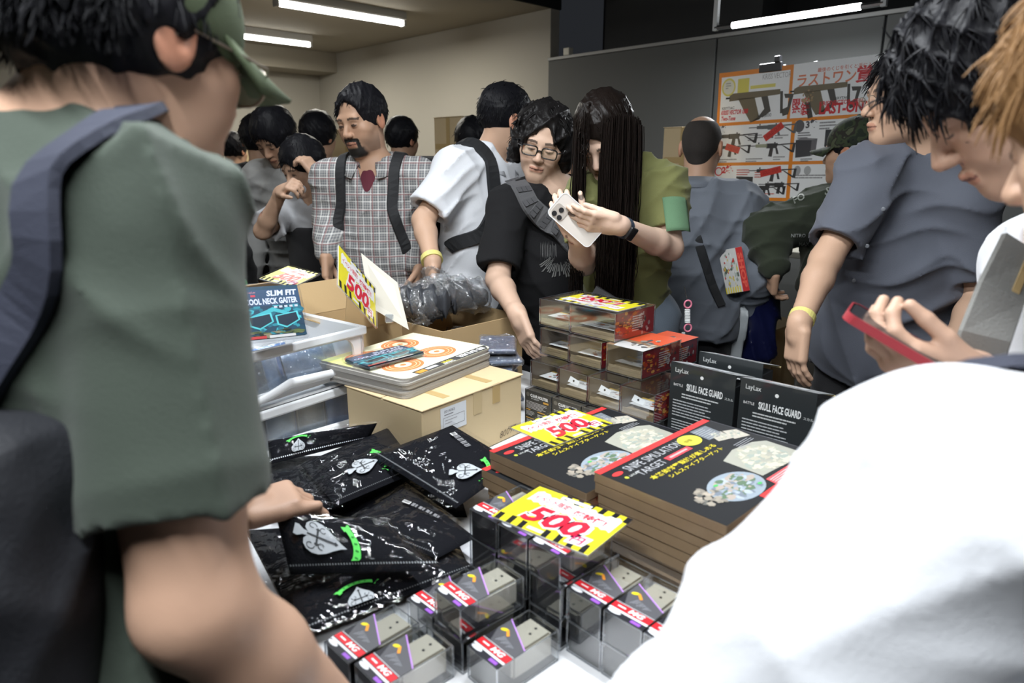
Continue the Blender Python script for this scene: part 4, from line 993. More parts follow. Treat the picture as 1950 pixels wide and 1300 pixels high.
# display package and price cards clipped to the crate
M = frame(at(474, 648, Y=1.42), at(590, 636, Y=1.50) - at(474, 648, Y=1.42), at(470, 545, Y=1.48) - at(474, 648, Y=1.42)); gaiter_pack('teal neck gaiter display package standing in the upper crate', M, .128, .120)
a_, b_, c_ = at(643, 543, Y=1.60), at(715, 622, Y=1.72), at(638, 460, Y=1.69)
price_card('500 yen card clipped upright to the corner of the upper crate', frame(a_, b_ - a_, c_ - a_), (b_ - a_).length, .130)
a_, b_, c_ = at(494, 531, Y=1.74), at(541, 543, Y=1.72), at(556, 480, Y=1.98)
price_card('500 yen card painted pale as overexposed, tilted back above the gaiter display', frame(a_, b_ - a_, c_ - a_), (b_ - a_).length * 1.35, .125, '500', True)
CREAM = mat('cream card back', (.50, .47, .40), .55)
def plain_card(label, q):
    c = [Vector(x) for x in q]; base = c[0]; t = thing('card_back', label, 'card', base, 0., 'cards seen from the back'); n = (c[1] - c[0]).cross(c[3] - c[0]).normalized() * .002
    b = MB(); pts = [p - base for p in c]; b.raw(pts + [p + n for p in pts], [(3, 2, 1, 0), (4, 5, 6, 7), (0, 1, 5, 4), (1, 2, 6, 5), (2, 3, 7, 6), (3, 0, 4, 7)]); b.build('board', CREAM, t)
    b = MB(); p = (pts[0] + pts[1]) / 2; b.box(p - Vector((.012, .006, .012)), p + Vector((.012, .006, .012)), .003); b.build('clip', clear('clip plastic', (.8, .85, .9), .2, .1, haze=.1), t)
plain_card('blank back of a price card standing behind the upright 500 yen card', [at(705, 585, Y=1.86), at(779, 628, Y=1.80), at(757, 538, Y=1.90), at(688, 482, Y=1.96)])
plain_card('blank back of a price card beside the display package, next to the capped man', [at(440, 560, Y=1.5), at(459, 548, Y=1.55), at(458, 478, Y=1.55), at(440, 455, Y=1.5)])
# ------------------------------------------------------------------ people: skeleton by joints, one continuous skin, clothes over it
SKIN = attr_mat('skin', .5, bump=.12, bscale=500, spec=.35)
def hairmat(name, col, rough=.45):
    return mat(name, col, rough, bump=.35, bscale=160, stretch=(1, 1, .25), spec=.12)
HAIR = hairmat('black hair', (.008, .008, .010)); HAIR_BR = hairmat('dark brown hair', (.0085, .006, .005), .36); HAIR_LT = hairmat('light brown hair', (.22, .12, .05), .5)
def unit(v): v = np.asarray(v, float); return v / max(np.linalg.norm(v), 1e-9)
def head_rows(yaw, pitch, roll):
    y, p, r = [math.radians(a) for a in (yaw, pitch, roll)]
    f = np.array([math.cos(y), math.sin(y), 0]); R = np.array([math.sin(y), -math.cos(y), 0]); z = np.array([0, 0, 1.])
    F_ = f * math.cos(p) - z * math.sin(p); U_ = z * math.cos(p) + f * math.sin(p)
    R2 = R * math.cos(r) + U_ * math.sin(r); U2 = U_ * math.cos(r) - R * math.sin(r)
    return np.array([R2, F_, U2])
def ik(S, T, a, b, hint):
    S, T = np.array(S, float), np.array(T, float); d = T - S; L = np.linalg.norm(d); L2 = min(L, (a + b) * .999); dn = d / L
    if L > a + b: T = S + dn * L2
    x = (a * a - b * b + L2 * L2) / (2 * L2); h = math.sqrt(max(a * a - x * x, 0)); hv = np.array(hint, float); hv = hv - dn * (hv @ dn); hv = unit(hv)
    return S + dn * x + hv * h, T
class Rig: pass
def make_rig(Hc, head=(0, 0, 0), byaw=0., lean=0., s=1., w=1., belly=0., N=None, armR=None, armL=None, tall=None, side=0., neckup=0.):
    """armR / armL: dict(wrist=, elbow=, hint=, d=finger direction, n=palm normal, curl=(..), spread=)"""
    g = Rig(); g.s, g.w, g.belly = s, w, belly; g.Hc = np.array(Hc, float); g.H = head_rows(*head)
    y = math.radians(byaw); g.bf = np.array([math.cos(y), math.sin(y), 0]); g.br = np.array([math.sin(y), -math.cos(y), 0]); l = math.radians(lean); sd = math.radians(side)
    g.tu = unit(np.array([0, 0, 1.]) * math.cos(l) + g.bf * math.sin(l) + g.br * math.sin(sd)); g.tf = unit(g.bf - g.tu * (g.bf @ g.tu)); g.tr = np.cross(g.tf, g.tu)
    g.N = np.array(N, float) if N is not None else g.Hc + (-g.H[2] * (.105 + neckup) - g.tu * .070 - g.H[1] * .022) * s
    g.P = g.N - g.tu * .50 * s; g.S = {}; g.E = {}; g.Wr = {}; g.arm = {}
    for k, sg, arm in (('R', 1, armR), ('L', -1, armL)):
        arm = arm or {}; g.arm[k] = arm
        S = g.N - g.tu * .050 * s + g.tr * sg * .172 * w * s + g.tf * .005; g.S[k] = np.array(arm.get('shoulder', S), float); S = g.S[k]
        T = np.array(arm.get('wrist', S - np.array([0, 0, 1]) * .50 * s + g.tr * sg * .06 + g.bf * .06), float)
        if 'elbow' in arm: g.E[k] = np.array(arm['elbow'], float); g.Wr[k] = T
        else: g.E[k], g.Wr[k] = ik(S, T, .295 * s, .255 * s, arm.get('hint', -g.bf + g.tr * sg * .7 - np.array([0, 0, .3])))
    g.hip = {}; g.knee = {}; g.foot = {}
    for k, sg in (('R', 1), ('L', -1)):
        h = g.P + g.tr * sg * .088 * s - np.array([0, 0, .03]); f = np.array([g.P[0], g.P[1], .085]) + g.br * sg * .11 * s - g.bf * .02; g.hip[k], g.foot[k] = h, f; g.knee[k] = (h + f) / 2 + g.bf * .03
    return g
def loc(g, p): return g.Hc + g.s * (np.array(p) @ g.H)
def f_head(F, g, beard=False, female=False):
    s = g.s; H = g.H; L = lambda *p: loc(g, p); q = .95 if female else 1.
    F.ell(L(0, -.012, .036), np.array((.077, .098, .090)) * s, H)
    F.ell(L(0, .022, -.035), np.array((.064 * q, .070, .085 * q)) * s, H, .03); F.ell(L(0, .028, -.074), np.array((.052 * q, .056, .042)) * s, H, .03)
    F.cone(L(-.008, .072, -.099), L(.008, .072, -.099), .019 * s, None, .03)
    for x in (-1, 1): F.cone(L(x * .047, .056, -.020), L(x * .040, .060, -.04), .022 * s, .018 * s, .03)
    F.cone(L(-.036, .080, .024), L(.036, .080, .024), .012 * s, None, .022)
    for x in (-1, 1): F.ell(L(x * .032, .108, .003), np.array((.019, .018, .0125)) * s, H, .014, 's')
    for x in (-1, 1): F.ell(L(x * .031, .080, .002), np.array((.0150, .0135, .0115)) * s, H, .004)
    F.cone(L(0, .089, .014), L(0, .110, -.027), .0065 * s, .0112 * s, .012)
    for x in (-1, 1): F.cone(L(x * .0125, .099, -.031), L(x * .009, .104, -.031), .0085 * s, .008 * s, .007)
    F.cone(L(-.019, .0905, -.0605), L(0, .0975, -.0590), .0048 * s, .0062 * s, .007).cone(L(.019, .0905, -.0605), L(0, .0975, -.0590), .0048 * s, .0062 * s, .007)
    F.cone(L(-.015, .0905, -.0710), L(.015, .0905, -.0710), .0066 * s, None, .008)
    for x in (-1, 1):
        F.ell(L(x * .081, -.012, -.002), np.array((.0085, .021, .034)) * s, H, .010); F.ell(L(x * .092, -.006, .002), np.array((.009, .011, .019)) * s, H, .006, 's')
    F.cone(L(0, -.024, -.045), g.N, .052 * s * (.88 if female else 1), .060 * s * (.88 if female else 1), .03)
    return F
def f_torso(F, g, off=0., k=.05):
    s, w = g.s, g.w; R = np.array([g.tr, g.tf, g.tu]); L = lambda r, f, u: g.P + g.tr * r * s + g.tf * f * s + g.tu * u * s
    F.ell(L(0, .0, .345), (.168 * w * s + off, .110 * s + off, .190 * s + off), R, k); F.ell(L(0, .012 + g.belly * .4, .17), ((.150 * w + g.belly * .5) * s + off, (.108 + g.belly) * s + off, .20 * s + off), R, k)
    F.ell(L(0, -.005, -.02), (.168 * w * s + off, .118 * s + off, .15 * s + off), R, k)
    for q in 'RL': F.cone(g.N - g.tu * .005 * s + (g.S[q] - g.N) * .18, g.S[q], .048 * s + off, .054 * s + off, k)
    return F
def f_arm(F, g, q, off=0., r0=.050, r1=.040, r2=.037, r3=.026):
    s = g.s * getattr(g, 'armk', 1.); F.cone(g.S[q], g.E[q], r0 * s + off, r1 * s + off, .03); m = g.E[q] + (g.Wr[q] - g.E[q]) * .3
    F.cone(g.E[q], m, r1 * s + off, r2 * s * 1.06 + off, .02); F.cone(m, g.Wr[q], r2 * s * 1.06 + off, r3 * s + off, .02); return F
def f_leg(F, g, q, off=0.):
    s = g.s; F.cone(g.hip[q], g.knee[q], .088 * s + off, .058 * s + off, .04); F.cone(g.knee[q], g.foot[q], .058 * s + off, .038 * s + off, .03); return F
def f_hand(F, g, q, sc=1.):
    """palm, four fingers of different lengths with knuckle bends, thumb from the side of the palm"""
    a = g.arm[q]; s = g.s * sc; Wr = g.Wr[q]; d = unit(a.get('d', g.Wr[q] - g.E[q])); n = np.array(a.get('n', -g.tr if q == 'R' else g.tr), float); n = unit(n - d * (n @ d)); sd = np.cross(n, d)
    if a.get('flip'): sd = -sd
    curl = a.get('curl', (.35, .45, .3)); spread = a.get('spread', .10)
    R = np.array([sd, d, n]); F.cone(Wr - d * .01, Wr + d * .03 * s, .025 * s, .026 * s, .02)
    F.rbox(Wr + d * .052 * s, np.array((.040, .046, .0135)) * s, R, .012 * s, .015)
    ends = []
    for i, (x, l) in enumerate(((.030, .072), (.0105, .082), (-.0095, .076), (-.0285, .058))):
        b = Wr + d * (.092 - abs(x) * .18) * s + sd * x * s; ang = 0.; dd = unit(d + sd * x * spread * 30 * .1); p = b - dd * .015 * s; rr = (.0095, .0088, .0082, .0072) if i < 3 else (.0082, .0076, .007, .0062)
        cu = a.get('fcurl', {}).get(i, curl)
        pts = [p, b]
        for kk, fr in enumerate((.44, .31, .25)):
            ang += cu[kk]; v = dd * math.cos(ang) + n * math.sin(ang); b = b + v * l * fr * s; pts.append(b)
        for kk in range(4): F.cone(pts[kk], pts[kk + 1], rr[max(0, kk - 1)] * s, rr[kk] * s, .004)
        ends.append(pts[-1])
    th = a.get('thumb', (.75, .5, .25)); b0 = Wr + d * .022 * s + sd * .030 * s; v1 = unit(d * th[0] + sd * th[1] + n * th[2]); v2 = unit(v1 + d * .35 + n * a.get('tb', .25) - sd * .15); v3 = unit(v2 + d * .25 + n * a.get('tb', .25) * .6)
    b1 = b0 + v1 * .042 * s; b2 = b1 + v2 * .032 * s; b3 = b2 + v3 * .024 * s
    F.cone(b0, b1, .0125 * s, .0108 * s, .012); F.cone(b1, b2, .0105 * s, .0095 * s, .004); F.cone(b2, b3, .0095 * s, .0078 * s, .004)
    g.hand = getattr(g, 'hand', {}); g.hand[q] = (Wr + d * .075 * s, .135 * s, d, n, sd); return F
def skin_cols(g, tone, beard=0., lips=None, brow=True, eyes='open', stubble=0., shade=None, red=0.):
    T0 = np.array(tone); lips = lips or tuple(T0 * (.82, .58, .55))
    def f(p):
        q = ((p - g.Hc) @ g.H.T) / g.s; x, y, z = q[:, 0], q[:, 1], q[:, 2]; c = np.tile(T0, (len(p), 1)); ax = np.abs(x)
        def mix(m, col): 
            m = np.clip(m, 0, 1)[:, None]; return c * (1 - m) + np.array(col) * m
        sm = lambda v, a, b: np.clip((v - a) / (b - a), 0, 1)
        er = sm(ax, .076, .084) * (np.abs(z) < .045) * (y < .03); c = mix(er * .6, T0 * (1.12, .66, .55)); ck = np.exp(-((ax - .04) ** 2 + (z + .025) ** 2) / .0006) * (y > .02); c = mix(ck * .18, T0 * (1.05, .78, .72))
        ng = np.exp(-(x ** 2 + (z + .028) ** 2) / .0002) * (y > .09); c = mix(ng * .2, T0 * (1.08, .8, .75))
        if stubble: c = mix(stubble * sm(-z, .035, .06) * (y > .0) * sm(y, .0, .03), (.16, .12, .10))
        if beard:
            m = np.maximum(sm(-z, .074, .082) * sm(y, .045, .060) * sm(.046 - ax, 0, .008) * sm(.122 + z, 0, .008), ((z > -.058) & (z < -.044) & (ax < .034) & (y > .06)) * 1.); m = np.maximum(m, ((ax > .024) & (ax < .036) & (z < -.05) & (z > -.11) & (y > .05)) * 1.); c = mix(m * beard, (.016, .014, .013))
            c = mix(.45 * sm(-z, .035, .07) * sm(ax, .03, .05) * (y > .0) * (z > -.105), (.05, .04, .035))
        lm = (np.abs(z + .0655) < .0115 - 8 * x * x) & (ax < .024) & (y > .075); c = mix(lm * .75, lips); ml = (np.abs(z + .0650) < .0022) & (ax < .025) & (y > .075); c = mix(ml * .85, (.10, .03, .03))
        no = ((ax - .008) ** 2 + (z + .040) ** 2 < .000022) & (y > .085); c = mix(no * .8, (.08, .03, .025))
        if brow: bz = .0275 - 2.2 * (ax - .03) ** 2 * 4; bm = (np.abs(z - bz) < .0042) & (ax > .013) & (ax < .052) & (y > .05); c = mix(bm * .85, (.025, .018, .015))
        if eyes:
            ez = (ax - .031) / .0135; lid = .0042 if eyes == 'open' else .0014; zc_ = .002 if eyes == 'open' else -.0015; em = (np.abs(ez) < 1) & (np.abs(z - zc_) < lid * (1 - ez ** 2) + .0012) & (y > .06); c = mix(em * .92, (.03, .02, .018))
        return c
    return f
def body(g, parent, org, tone, hv=.0032, bv=.011, handv=.0034, face=None, arms='RL', hands='RL', female=False, legs=True, name='body', head_r=.165):
    F = Field(); f_head(F, g, female=female); f_torso(F, g)
    for q in arms: f_arm(F, g, q)
    if legs:
        for q in 'RL': f_leg(F, g, q)
    for q in hands: f_hand(F, g, q, .92 if female else 1.)
    regs = [(loc(g, (0, .0, -.005)), head_r * g.s, hv)] + [(g.hand[q][0], g.hand[q][1], handv) for q in hands]
    Vt, Q = surf(F, bv); c = Vt[Q].mean(1); keep = np.ones(len(Q), bool)
    for o, r, _ in regs: keep &= np.linalg.norm(c - o, axis=1) > r - bv * 1.2
    VV, QQ = [Vt], [Q[keep]]; n = len(Vt)
    for o, r, hh in regs:
        v2, q2 = surf(F, hh, o - r - .02, o + r + .02, 0.); c = v2[q2].mean(1); q2 = q2[np.linalg.norm(c - o, axis=1) < r]; VV.append(v2); QQ.append(q2 + n); n += len(v2)
    Vt, Q = np.concatenate(VV), np.concatenate(QQ); u, inv = np.unique(Q, return_inverse=True); Vt = Vt[u]; Q = inv.reshape(Q.shape)
    me = np_mesh(name, Vt - np.array(org), Q); set_cols(me, (face or skin_cols(g, tone))(Vt)); g.F = F
    return meshob(name, me, SKIN, parent)
def sleeve_fn(S, E, r0, r1, end, inner=.019):
    """open-ended sleeve from S along S->E up to distance fraction end"""
    S, E = _a(S), _a(E); T = S + (E - S) * end; ax = _a(unit(E - S))
    def f(p):
        ba = T - S; h = np.clip(((p - S) @ ba) / float(ba @ ba), 0, 1.3); q = p - S - h[:, None] * ba; rad = r0 + (r1 - r0) * h; dist = np.sqrt((q * q).sum(1))
        d = np.maximum(dist - rad, (p - T) @ ax); hole = np.maximum(dist - (rad - inner), -((p - T) @ ax) - .06); return np.maximum(d, -hole)
    return f
def shirt(g, parent, org, m, off=.014, sleeve=.80, sr=(.070, .073), hem=.10, v=.007, wr=(.009, 42), seed=1, long=False, neck=.064, name='shirt', flare=.012, arms='RL', front=None, post=None, vneck=0.):
    F = Field(); f_torso(F, g, off); s = g.s
    R = np.array([g.tr, g.tf, g.tu])
    if hem > .02: F.ell(g.P - g.tu * hem * .5, ((.168 * g.w + flare) * s + off, (.120 + flare + g.belly * .7) * s + off, .17), R, .06)
    F.plane(g.P - g.tu * hem * s, -g.tu)
    for q in arms:
        if long:
            F.cone(g.S[q], g.E[q], .062 * s + off, .054 * s + off, .035); F.cone(g.E[q], g.Wr[q] - unit(g.Wr[q] - g.E[q]) * .02, .054 * s + off, .036 * s + off * .6, .03); F._bb((g.E[q], .08), (g.Wr[q], .06))
        else: F.fn(sleeve_fn(g.S[q], g.E[q], sr[0] * s, sr[1] * s, sleeve), 'u', .03); F._bb((g.S[q] + (g.E[q] - g.S[q]) * sleeve, sr[1] * s))
    F.cone(g.N - g.tu * .035 * s, g.N + g.tu * .12, neck * s, (neck + .02) * s, .006, 's'); F.cone(g.N - g.tu * .02 * s + g.tf * .03, g.N + g.tf * .07 + g.tu * .06, neck * .75 * s, None, .01, 's')
    if front: front(F, g)
    if vneck: F.cone(g.N + g.tf * .055 * s, g.N - g.tu * vneck * s + g.tf * .14 * s, .050 * s, .010 * s, .006, 's')
    if wr: F.wrinkle(folds(wr[0], wr[1], g.tu * .7 + g.tr * .5, seed)); F.wrinkle(folds(wr[0] * 1.1, wr[1] * .55, g.tu * .5 - g.tr * .8 + g.tf * .3, seed + 5))
    if post: F.wrinkle(post)
    g.shirtF = F
    return solid(name, F, v, m, parent, org)
def trousers(g, parent, org, m, v=.011, off=.016):
    F = Field(); s = g.s; F.ell(g.P - np.array([0, 0, .01]), (.170 * g.w * s + off, .122 * s + off + g.belly * .6, .13), np.array([g.tr, g.tf, g.tu]))
    for q in 'RL': F.cone(g.hip[q], g.knee[q], .092 * s + off, .066 * s + off, .04); F.cone(g.knee[q], g.foot[q] - np.array([0, 0, .03]), .066 * s + off, .056 * s + off, .03)
    F.plane(g.P + g.tu * .09 * s, g.tu); F.wrinkle(folds(.008, 24, (.2, .2, 1), 3)); return solid('trousers', F, v, m, parent, org)
SHOE = mat('dark shoe', (.02, .02, .022), .5)
def shoes(g, parent, org):
    for q in 'RL':
        F = Field(); f = g.foot[q].copy(); f[2] = 0; R = np.array([g.br, g.bf, [0, 0, 1]]); F.rbox(f + g.bf * .07 + np.array([0, 0, .035]), (.047, .135, .034), R, .03, .02); F.cone(f + np.array([0, 0, .05]), f + np.array([0, 0, .10]), .048, .046, .03); solid('shoe', F, .009, SHOE, parent, org)
def rand_dirs(n, seed):
    r = np.random.default_rng(seed); d = r.normal(size=(n, 3)); return d / np.linalg.norm(d, axis=1)[:, None], r
def strands(name, roots, dirs, length, radius, m, parent, org, droop=.5, jit=.15, seed=0, nseg=5, gdir=(0, 0, -1), curl=0., stick=None):
    """tapered 3-sided hairs as one mesh: roots (n,3), dirs (n,3)"""
    r = np.random.default_rng(seed); n = len(roots); L = np.broadcast_to(length, (n,)) * r.uniform(.7, 1.15, n); P = [roots]; d = dirs + r.normal(size=(n, 3)) * jit; d /= np.linalg.norm(d, axis=1)[:, None]; G = _a(gdir); ph = r.uniform(0, 6.28, n); ax = r.normal(size=(n, 3)); ax /= np.linalg.norm(ax, axis=1)[:, None]
    for k in range(nseg):
        d = d + G * droop / nseg
        if curl: d = d + np.cross(d, ax) * curl * np.sin(ph + k * 1.3)[:, None]
        d /= np.linalg.norm(d, axis=1)[:, None]; q = P[-1] + d * (L / nseg)[:, None]
        if stick is not None: q = stick(q)
        P.append(q)
    P = np.stack(P, 1); T = np.gradient(P, axis=1); T /= np.linalg.norm(T, axis=2, keepdims=True) + 1e-9
    A_ = np.cross(T, ax[:, None, :]); A_ /= np.linalg.norm(A_, axis=2, keepdims=True) + 1e-9; B_ = np.cross(T, A_); tp = np.linspace(1, .15, nseg + 1) ** .8; rad = np.broadcast_to(radius, (n,))[:, None] * tp[None]
    V_ = np.stack([P + (A_ * math.cos(a) + B_ * math.sin(a)) * rad[..., None] for a in (0, 2.094, 4.189)], 2).reshape(-1, 3)
    i = np.arange(n)[:, None, None] * (nseg + 1) * 3 + np.arange(nseg)[None, :, None] * 3; k0 = np.arange(3)[None, None]; k1 = (np.arange(3) + 1)[None, None] % 3
    Q = np.stack([i + k0, i + k1, i + k1 + 3, i + k0 + 3], -1).reshape(-1, 4)
    return meshob(name, np_mesh(name, V_ - np.array(org), Q), m, parent)
def hair_short(g, parent, org, m=None, vol=.016, front=.055, nape=-.055, side=-.03, n=900, length=.04, seed=1, v=.0045, rad=.0022, droop=.8, forward=.4, lump=.005, curl=0., part=None, wild=.12, jit=.14, zmax=9.):
    """cap of hair that follows the skull, cut back from the face, with loose hairs on top"""
    m = m or HAIR; s = g.s; H = g.H; L = lambda *p: loc(g, p); F = Field()
    F.ell(L(0, -.016, .040), np.array((.080 + vol * .8, .101 + vol * .8, .092 + vol)) * s, H)
    F.ell(L(0, .112, -.050 + front - .055), np.array((.075, .075, .115)) * s, H, .012, 's')            # face
    F.plane(L(0, -.02, nape), -H[2] * 1.0 + H[1] * .25, .02)                                             # nape
    for x in (-1, 1): F.ell(L(x * .098, .004, -.030 + side), np.array((.030, .042, .055)) * s, H, .008, 's')   # round the ears
    F.wrinkle(folds(lump, 75, H[0] * .8 + H[1] * .4, seed)); F.wrinkle(folds(lump * .7, 140, H[0] + H[2] * .2, seed + 2))
    if part: F.fn(part, 's', .006)
    o = solid('hair', F, v, m, parent, org)
    if n:
        me = o.data; k = len(me.vertices); co = np.empty(k * 3, np.float32); me.vertices.foreach_get('co', co); co = co.reshape(-1, 3); no = np.empty(k * 3, np.float32); me.vertex_normals.foreach_get('vector', no); no = no.reshape(-1, 3)
        r = np.random.default_rng(seed + 3); q = (co + np.array(org) - g.Hc) @ H.T / s; ok = np.where((q[:, 2] > nape + .03) & (q[:, 2] < zmax) & ~((q[:, 1] > .03) & (q[:, 2] < .03)) & ~((np.abs(q[:, 0]) > .05) & (q[:, 2] < .02) & (q[:, 1] > -.06)))[0]
        pick = r.choice(ok, min(n, len(ok)), replace=False); fl = H[1] * forward - H[2] * .5 + np.cross(q[pick], [0, 0, 1]) @ H * wild * 3 * r.normal(size=(len(pick), 1)) * .3
        d = no[pick] * .30 + fl * .8; strands('hair_strand', co[pick] - no[pick] * .003, d, length * s, rad * s, m, o, (0, 0, 0), droop, jit, seed, 4, gdir=tuple(-H[2]), curl=curl)
        o.children[0]['kind'] = 'stuff'
    return o
def loop_pts(c, ax, r0, rx, ry, n=24, a0=0., a1=2 * math.pi):
    """ellipse in the plane with axes ax=(x,y)"""
    x, y = np.array(ax[0]), np.array(ax[1]); return [np.array(c) + x * rx * math.cos(a0 + (a1 - a0) * k / n) + y * ry * math.sin(a0 + (a1 - a0) * k / n) for k in range(n + 1)]
def collar(g, parent, org, m, r=.066, h=.04, t=.004, spread=.35, name='collar', drop=.02):
    """open shirt collar folded round the neck"""
    b = MB(); n = 26; s = g.s; pts = []
    for k in range(n + 1):
        a = math.radians(90 + 22 + (360 - 44) * k / n); base = g.N + g.tu * (.012 - drop * max(0, math.sin(a))) * s + g.tr * math.cos(a) * r * s * 1.02 + g.tf * math.sin(a) * r * s * 1.05
        out = unit(g.tr * math.cos(a) + g.tf * math.sin(a)); fr = max(0., math.sin(a)); pts.append((base, base + g.tu * h * (1 - .5 * fr) * s + out * .004, base + out * (.026 + .03 * fr) * s - g.tu * (.006 + .03 * fr) * s))
    vs = [Vector(p - np.array(org)) for q in pts for p in q]; fs = []
    for k in range(n): i = k * 3; fs += [(i, i + 3, i + 4, i + 1), (i + 1, i + 4, i + 5, i + 2)]
    b.raw(vs, fs); o = b.build(name, m, parent, smooth=True); md = o.modifiers.new('thick', 'SOLIDIFY'); md.thickness = t; return o
def strap_on(g, parent, org, pts, m, w=.05, t=.008, name='backpack_strap', field=None, lift=.004, h=.01):
    """band laid over the clothes: points are pushed out to the cloth surface"""
    F = field or g.shirtF; P = np.array(pts, np.float32); out = []; nr = []
    fine = [P[0]]
    for a, b in zip(P[:-1], P[1:]):
        for k in range(1, 7): fine.append(a + (b - a) * k / 6)
    Q = np.array(fine, np.float32)
    def grad(q): e = .004; return np.stack([(F(q + _a([e, 0, 0])) - F(q - _a([e, 0, 0]))), (F(q + _a([0, e, 0])) - F(q - _a([0, e, 0]))), (F(q + _a([0, 0, e])) - F(q - _a([0, 0, e])))], 1) / (2 * e)
    for _ in range(5):
        gr = grad(Q); l2 = (gr * gr).sum(1) + 1e-6; Q = Q - gr * ((F(Q) - lift) / l2)[:, None] * .9
    gr = grad(Q)
    for _ in range(3): Q[1:-1] = (Q[:-2] + 2 * Q[1:-1] + Q[2:]) / 4; gr[1:-1] = (gr[:-2] + 2 * gr[1:-1] + gr[2:]) / 4
    b = MB(); b.strap([Vector(q - np.array(org)) for q in Q], [Vector(x) for x in gr], w, t); return b.build(name, m, parent, smooth=False)
def glasses(g, parent, org, m, rx=.024, ry=.017, y=.108, z=.0, r=.0013, square=False, lens=True):
    b = MB(); L = lambda *p: Vector(loc(g, p) - np.array(org)); ex = 4. if square else 2.4
    for x in (-1, 1):
        pts = []
        for k in range(25):
            a = 2 * math.pi * k / 24; c, sn = math.cos(a), math.sin(a); pts.append(L(x * .034 + rx * math.copysign(abs(c) ** (2 / ex), c), y - .004 * abs(c), z + ry * math.copysign(abs(sn) ** (2 / ex), sn)))
        b.tube(pts, r * g.s, 6, cap=False); b.tube([L(x * (.034 + rx), y - .004, z + ry * .4), L(x * .079, y - .020, z + ry * .45), L(x * .086, .0, z + .010), L(x * .087, -.02, z - .004)], r * g.s, 6)
    b.tube([L(-.034 + rx, y - .002, z + .002), L(0, y + .003, z + .006), L(.034 - rx, y - .002, z + .002)], r * g.s, 6)
    o = b.build('glasses', m, parent, smooth=True)
    if lens:
        for x in (-1, 1):
            c = MB(); c.poly([L(x * .034 + rx * .97 * math.copysign(abs(math.cos(a)) ** (2 / ex), math.cos(a)), y, z + ry * .97 * math.copysign(abs(math.sin(a)) ** (2 / ex), math.sin(a))) for a in [2 * math.pi * k / 20 for k in range(20)]]); c.build('lens', clear('spectacle lens', (.97, .98, .99), .05, .02), o)
    return o
def wrist_band(g, q, parent, org, m, at_=.88, r=.031, w=.02, name='wristband', t=.003):
    E, Wr = g.E[q], g.Wr[q]; c = E + (Wr - E) * at_; ax = Vector(unit(Wr - E)); M = Matrix.Translation(Vector(c - np.array(org))) @ ax.to_track_quat('Z', 'Y').to_matrix().to_4x4()
    b = MB(); b.lathe([(r, -w / 2), (r + t, -w / 2), (r + t, w / 2), (r, w / 2)], 24, M); return b.build(name, m, parent, smooth=False)
def person(label, g):
    t = thing('person', label, 'person', (g.P[0], g.P[1], 0)); return t, np.array([g.P[0], g.P[1], 0.])
A3 = lambda px, py, Y: np.array(at(px, py, Y=Y))
# ------------------------------------------------------------------ the people round the table
TONE = (.56, .36, .25); TONE_L = (.66, .46, .35); TONE_D = (.46, .28, .185)
def cloth(name, col, rough=.85, var=.08, b=.25): return mat(name, col, rough, bump=b, bscale=420, var=var, vscale=9, sheen=.1)
BLACKT = mat('black cotton', (.0085, .0085, .0095), .9, bump=.25, bscale=420, spec=.25); BLK_TR = cloth('black trousers', (.012, .012, .014)); DENIM = cloth('dark denim', (.02, .025, .045))
STRAP = mat('black webbing', (.010, .011, .013), .7, bump=.3, bscale=500); NAVYS = mat('navy webbing', (.030, .034, .055), .75, bump=.3, bscale=450)
OLIVE = cloth('olive t-shirt', (.16, .165, .055)); DKGREEN = cloth('dark green t-shirt', (.040, .054, .040)); SWEAT = cloth('dark green sweatshirt', (.030, .038, .022), .95)
WHITEC = cloth('white shirt cloth', (.72, .74, .78), .8, .03); GREYSH = cloth('grey shirt cloth', (.105, .115, .145), .85, .05); BLUEGR = cloth('blue grey shirt cloth', (.15, .168, .20), .85, .1)
WHITET = cloth('white t-shirt cloth', (.80, .82, .86), .85, .02)
YBAND = mat('yellow wristband', (.75, .68, .22), .5); FRAME_K = mat('black spectacle frame', (.012, .010, .010), .25); FRAME_M = mat('thin metal spectacle frame', (.35, .30, .25), .3, .9)
def finish(g, t, org, tr=None, sh=True):
    trousers(g, t, org, tr or BLK_TR)
    if sh: shoes(g, t, org)

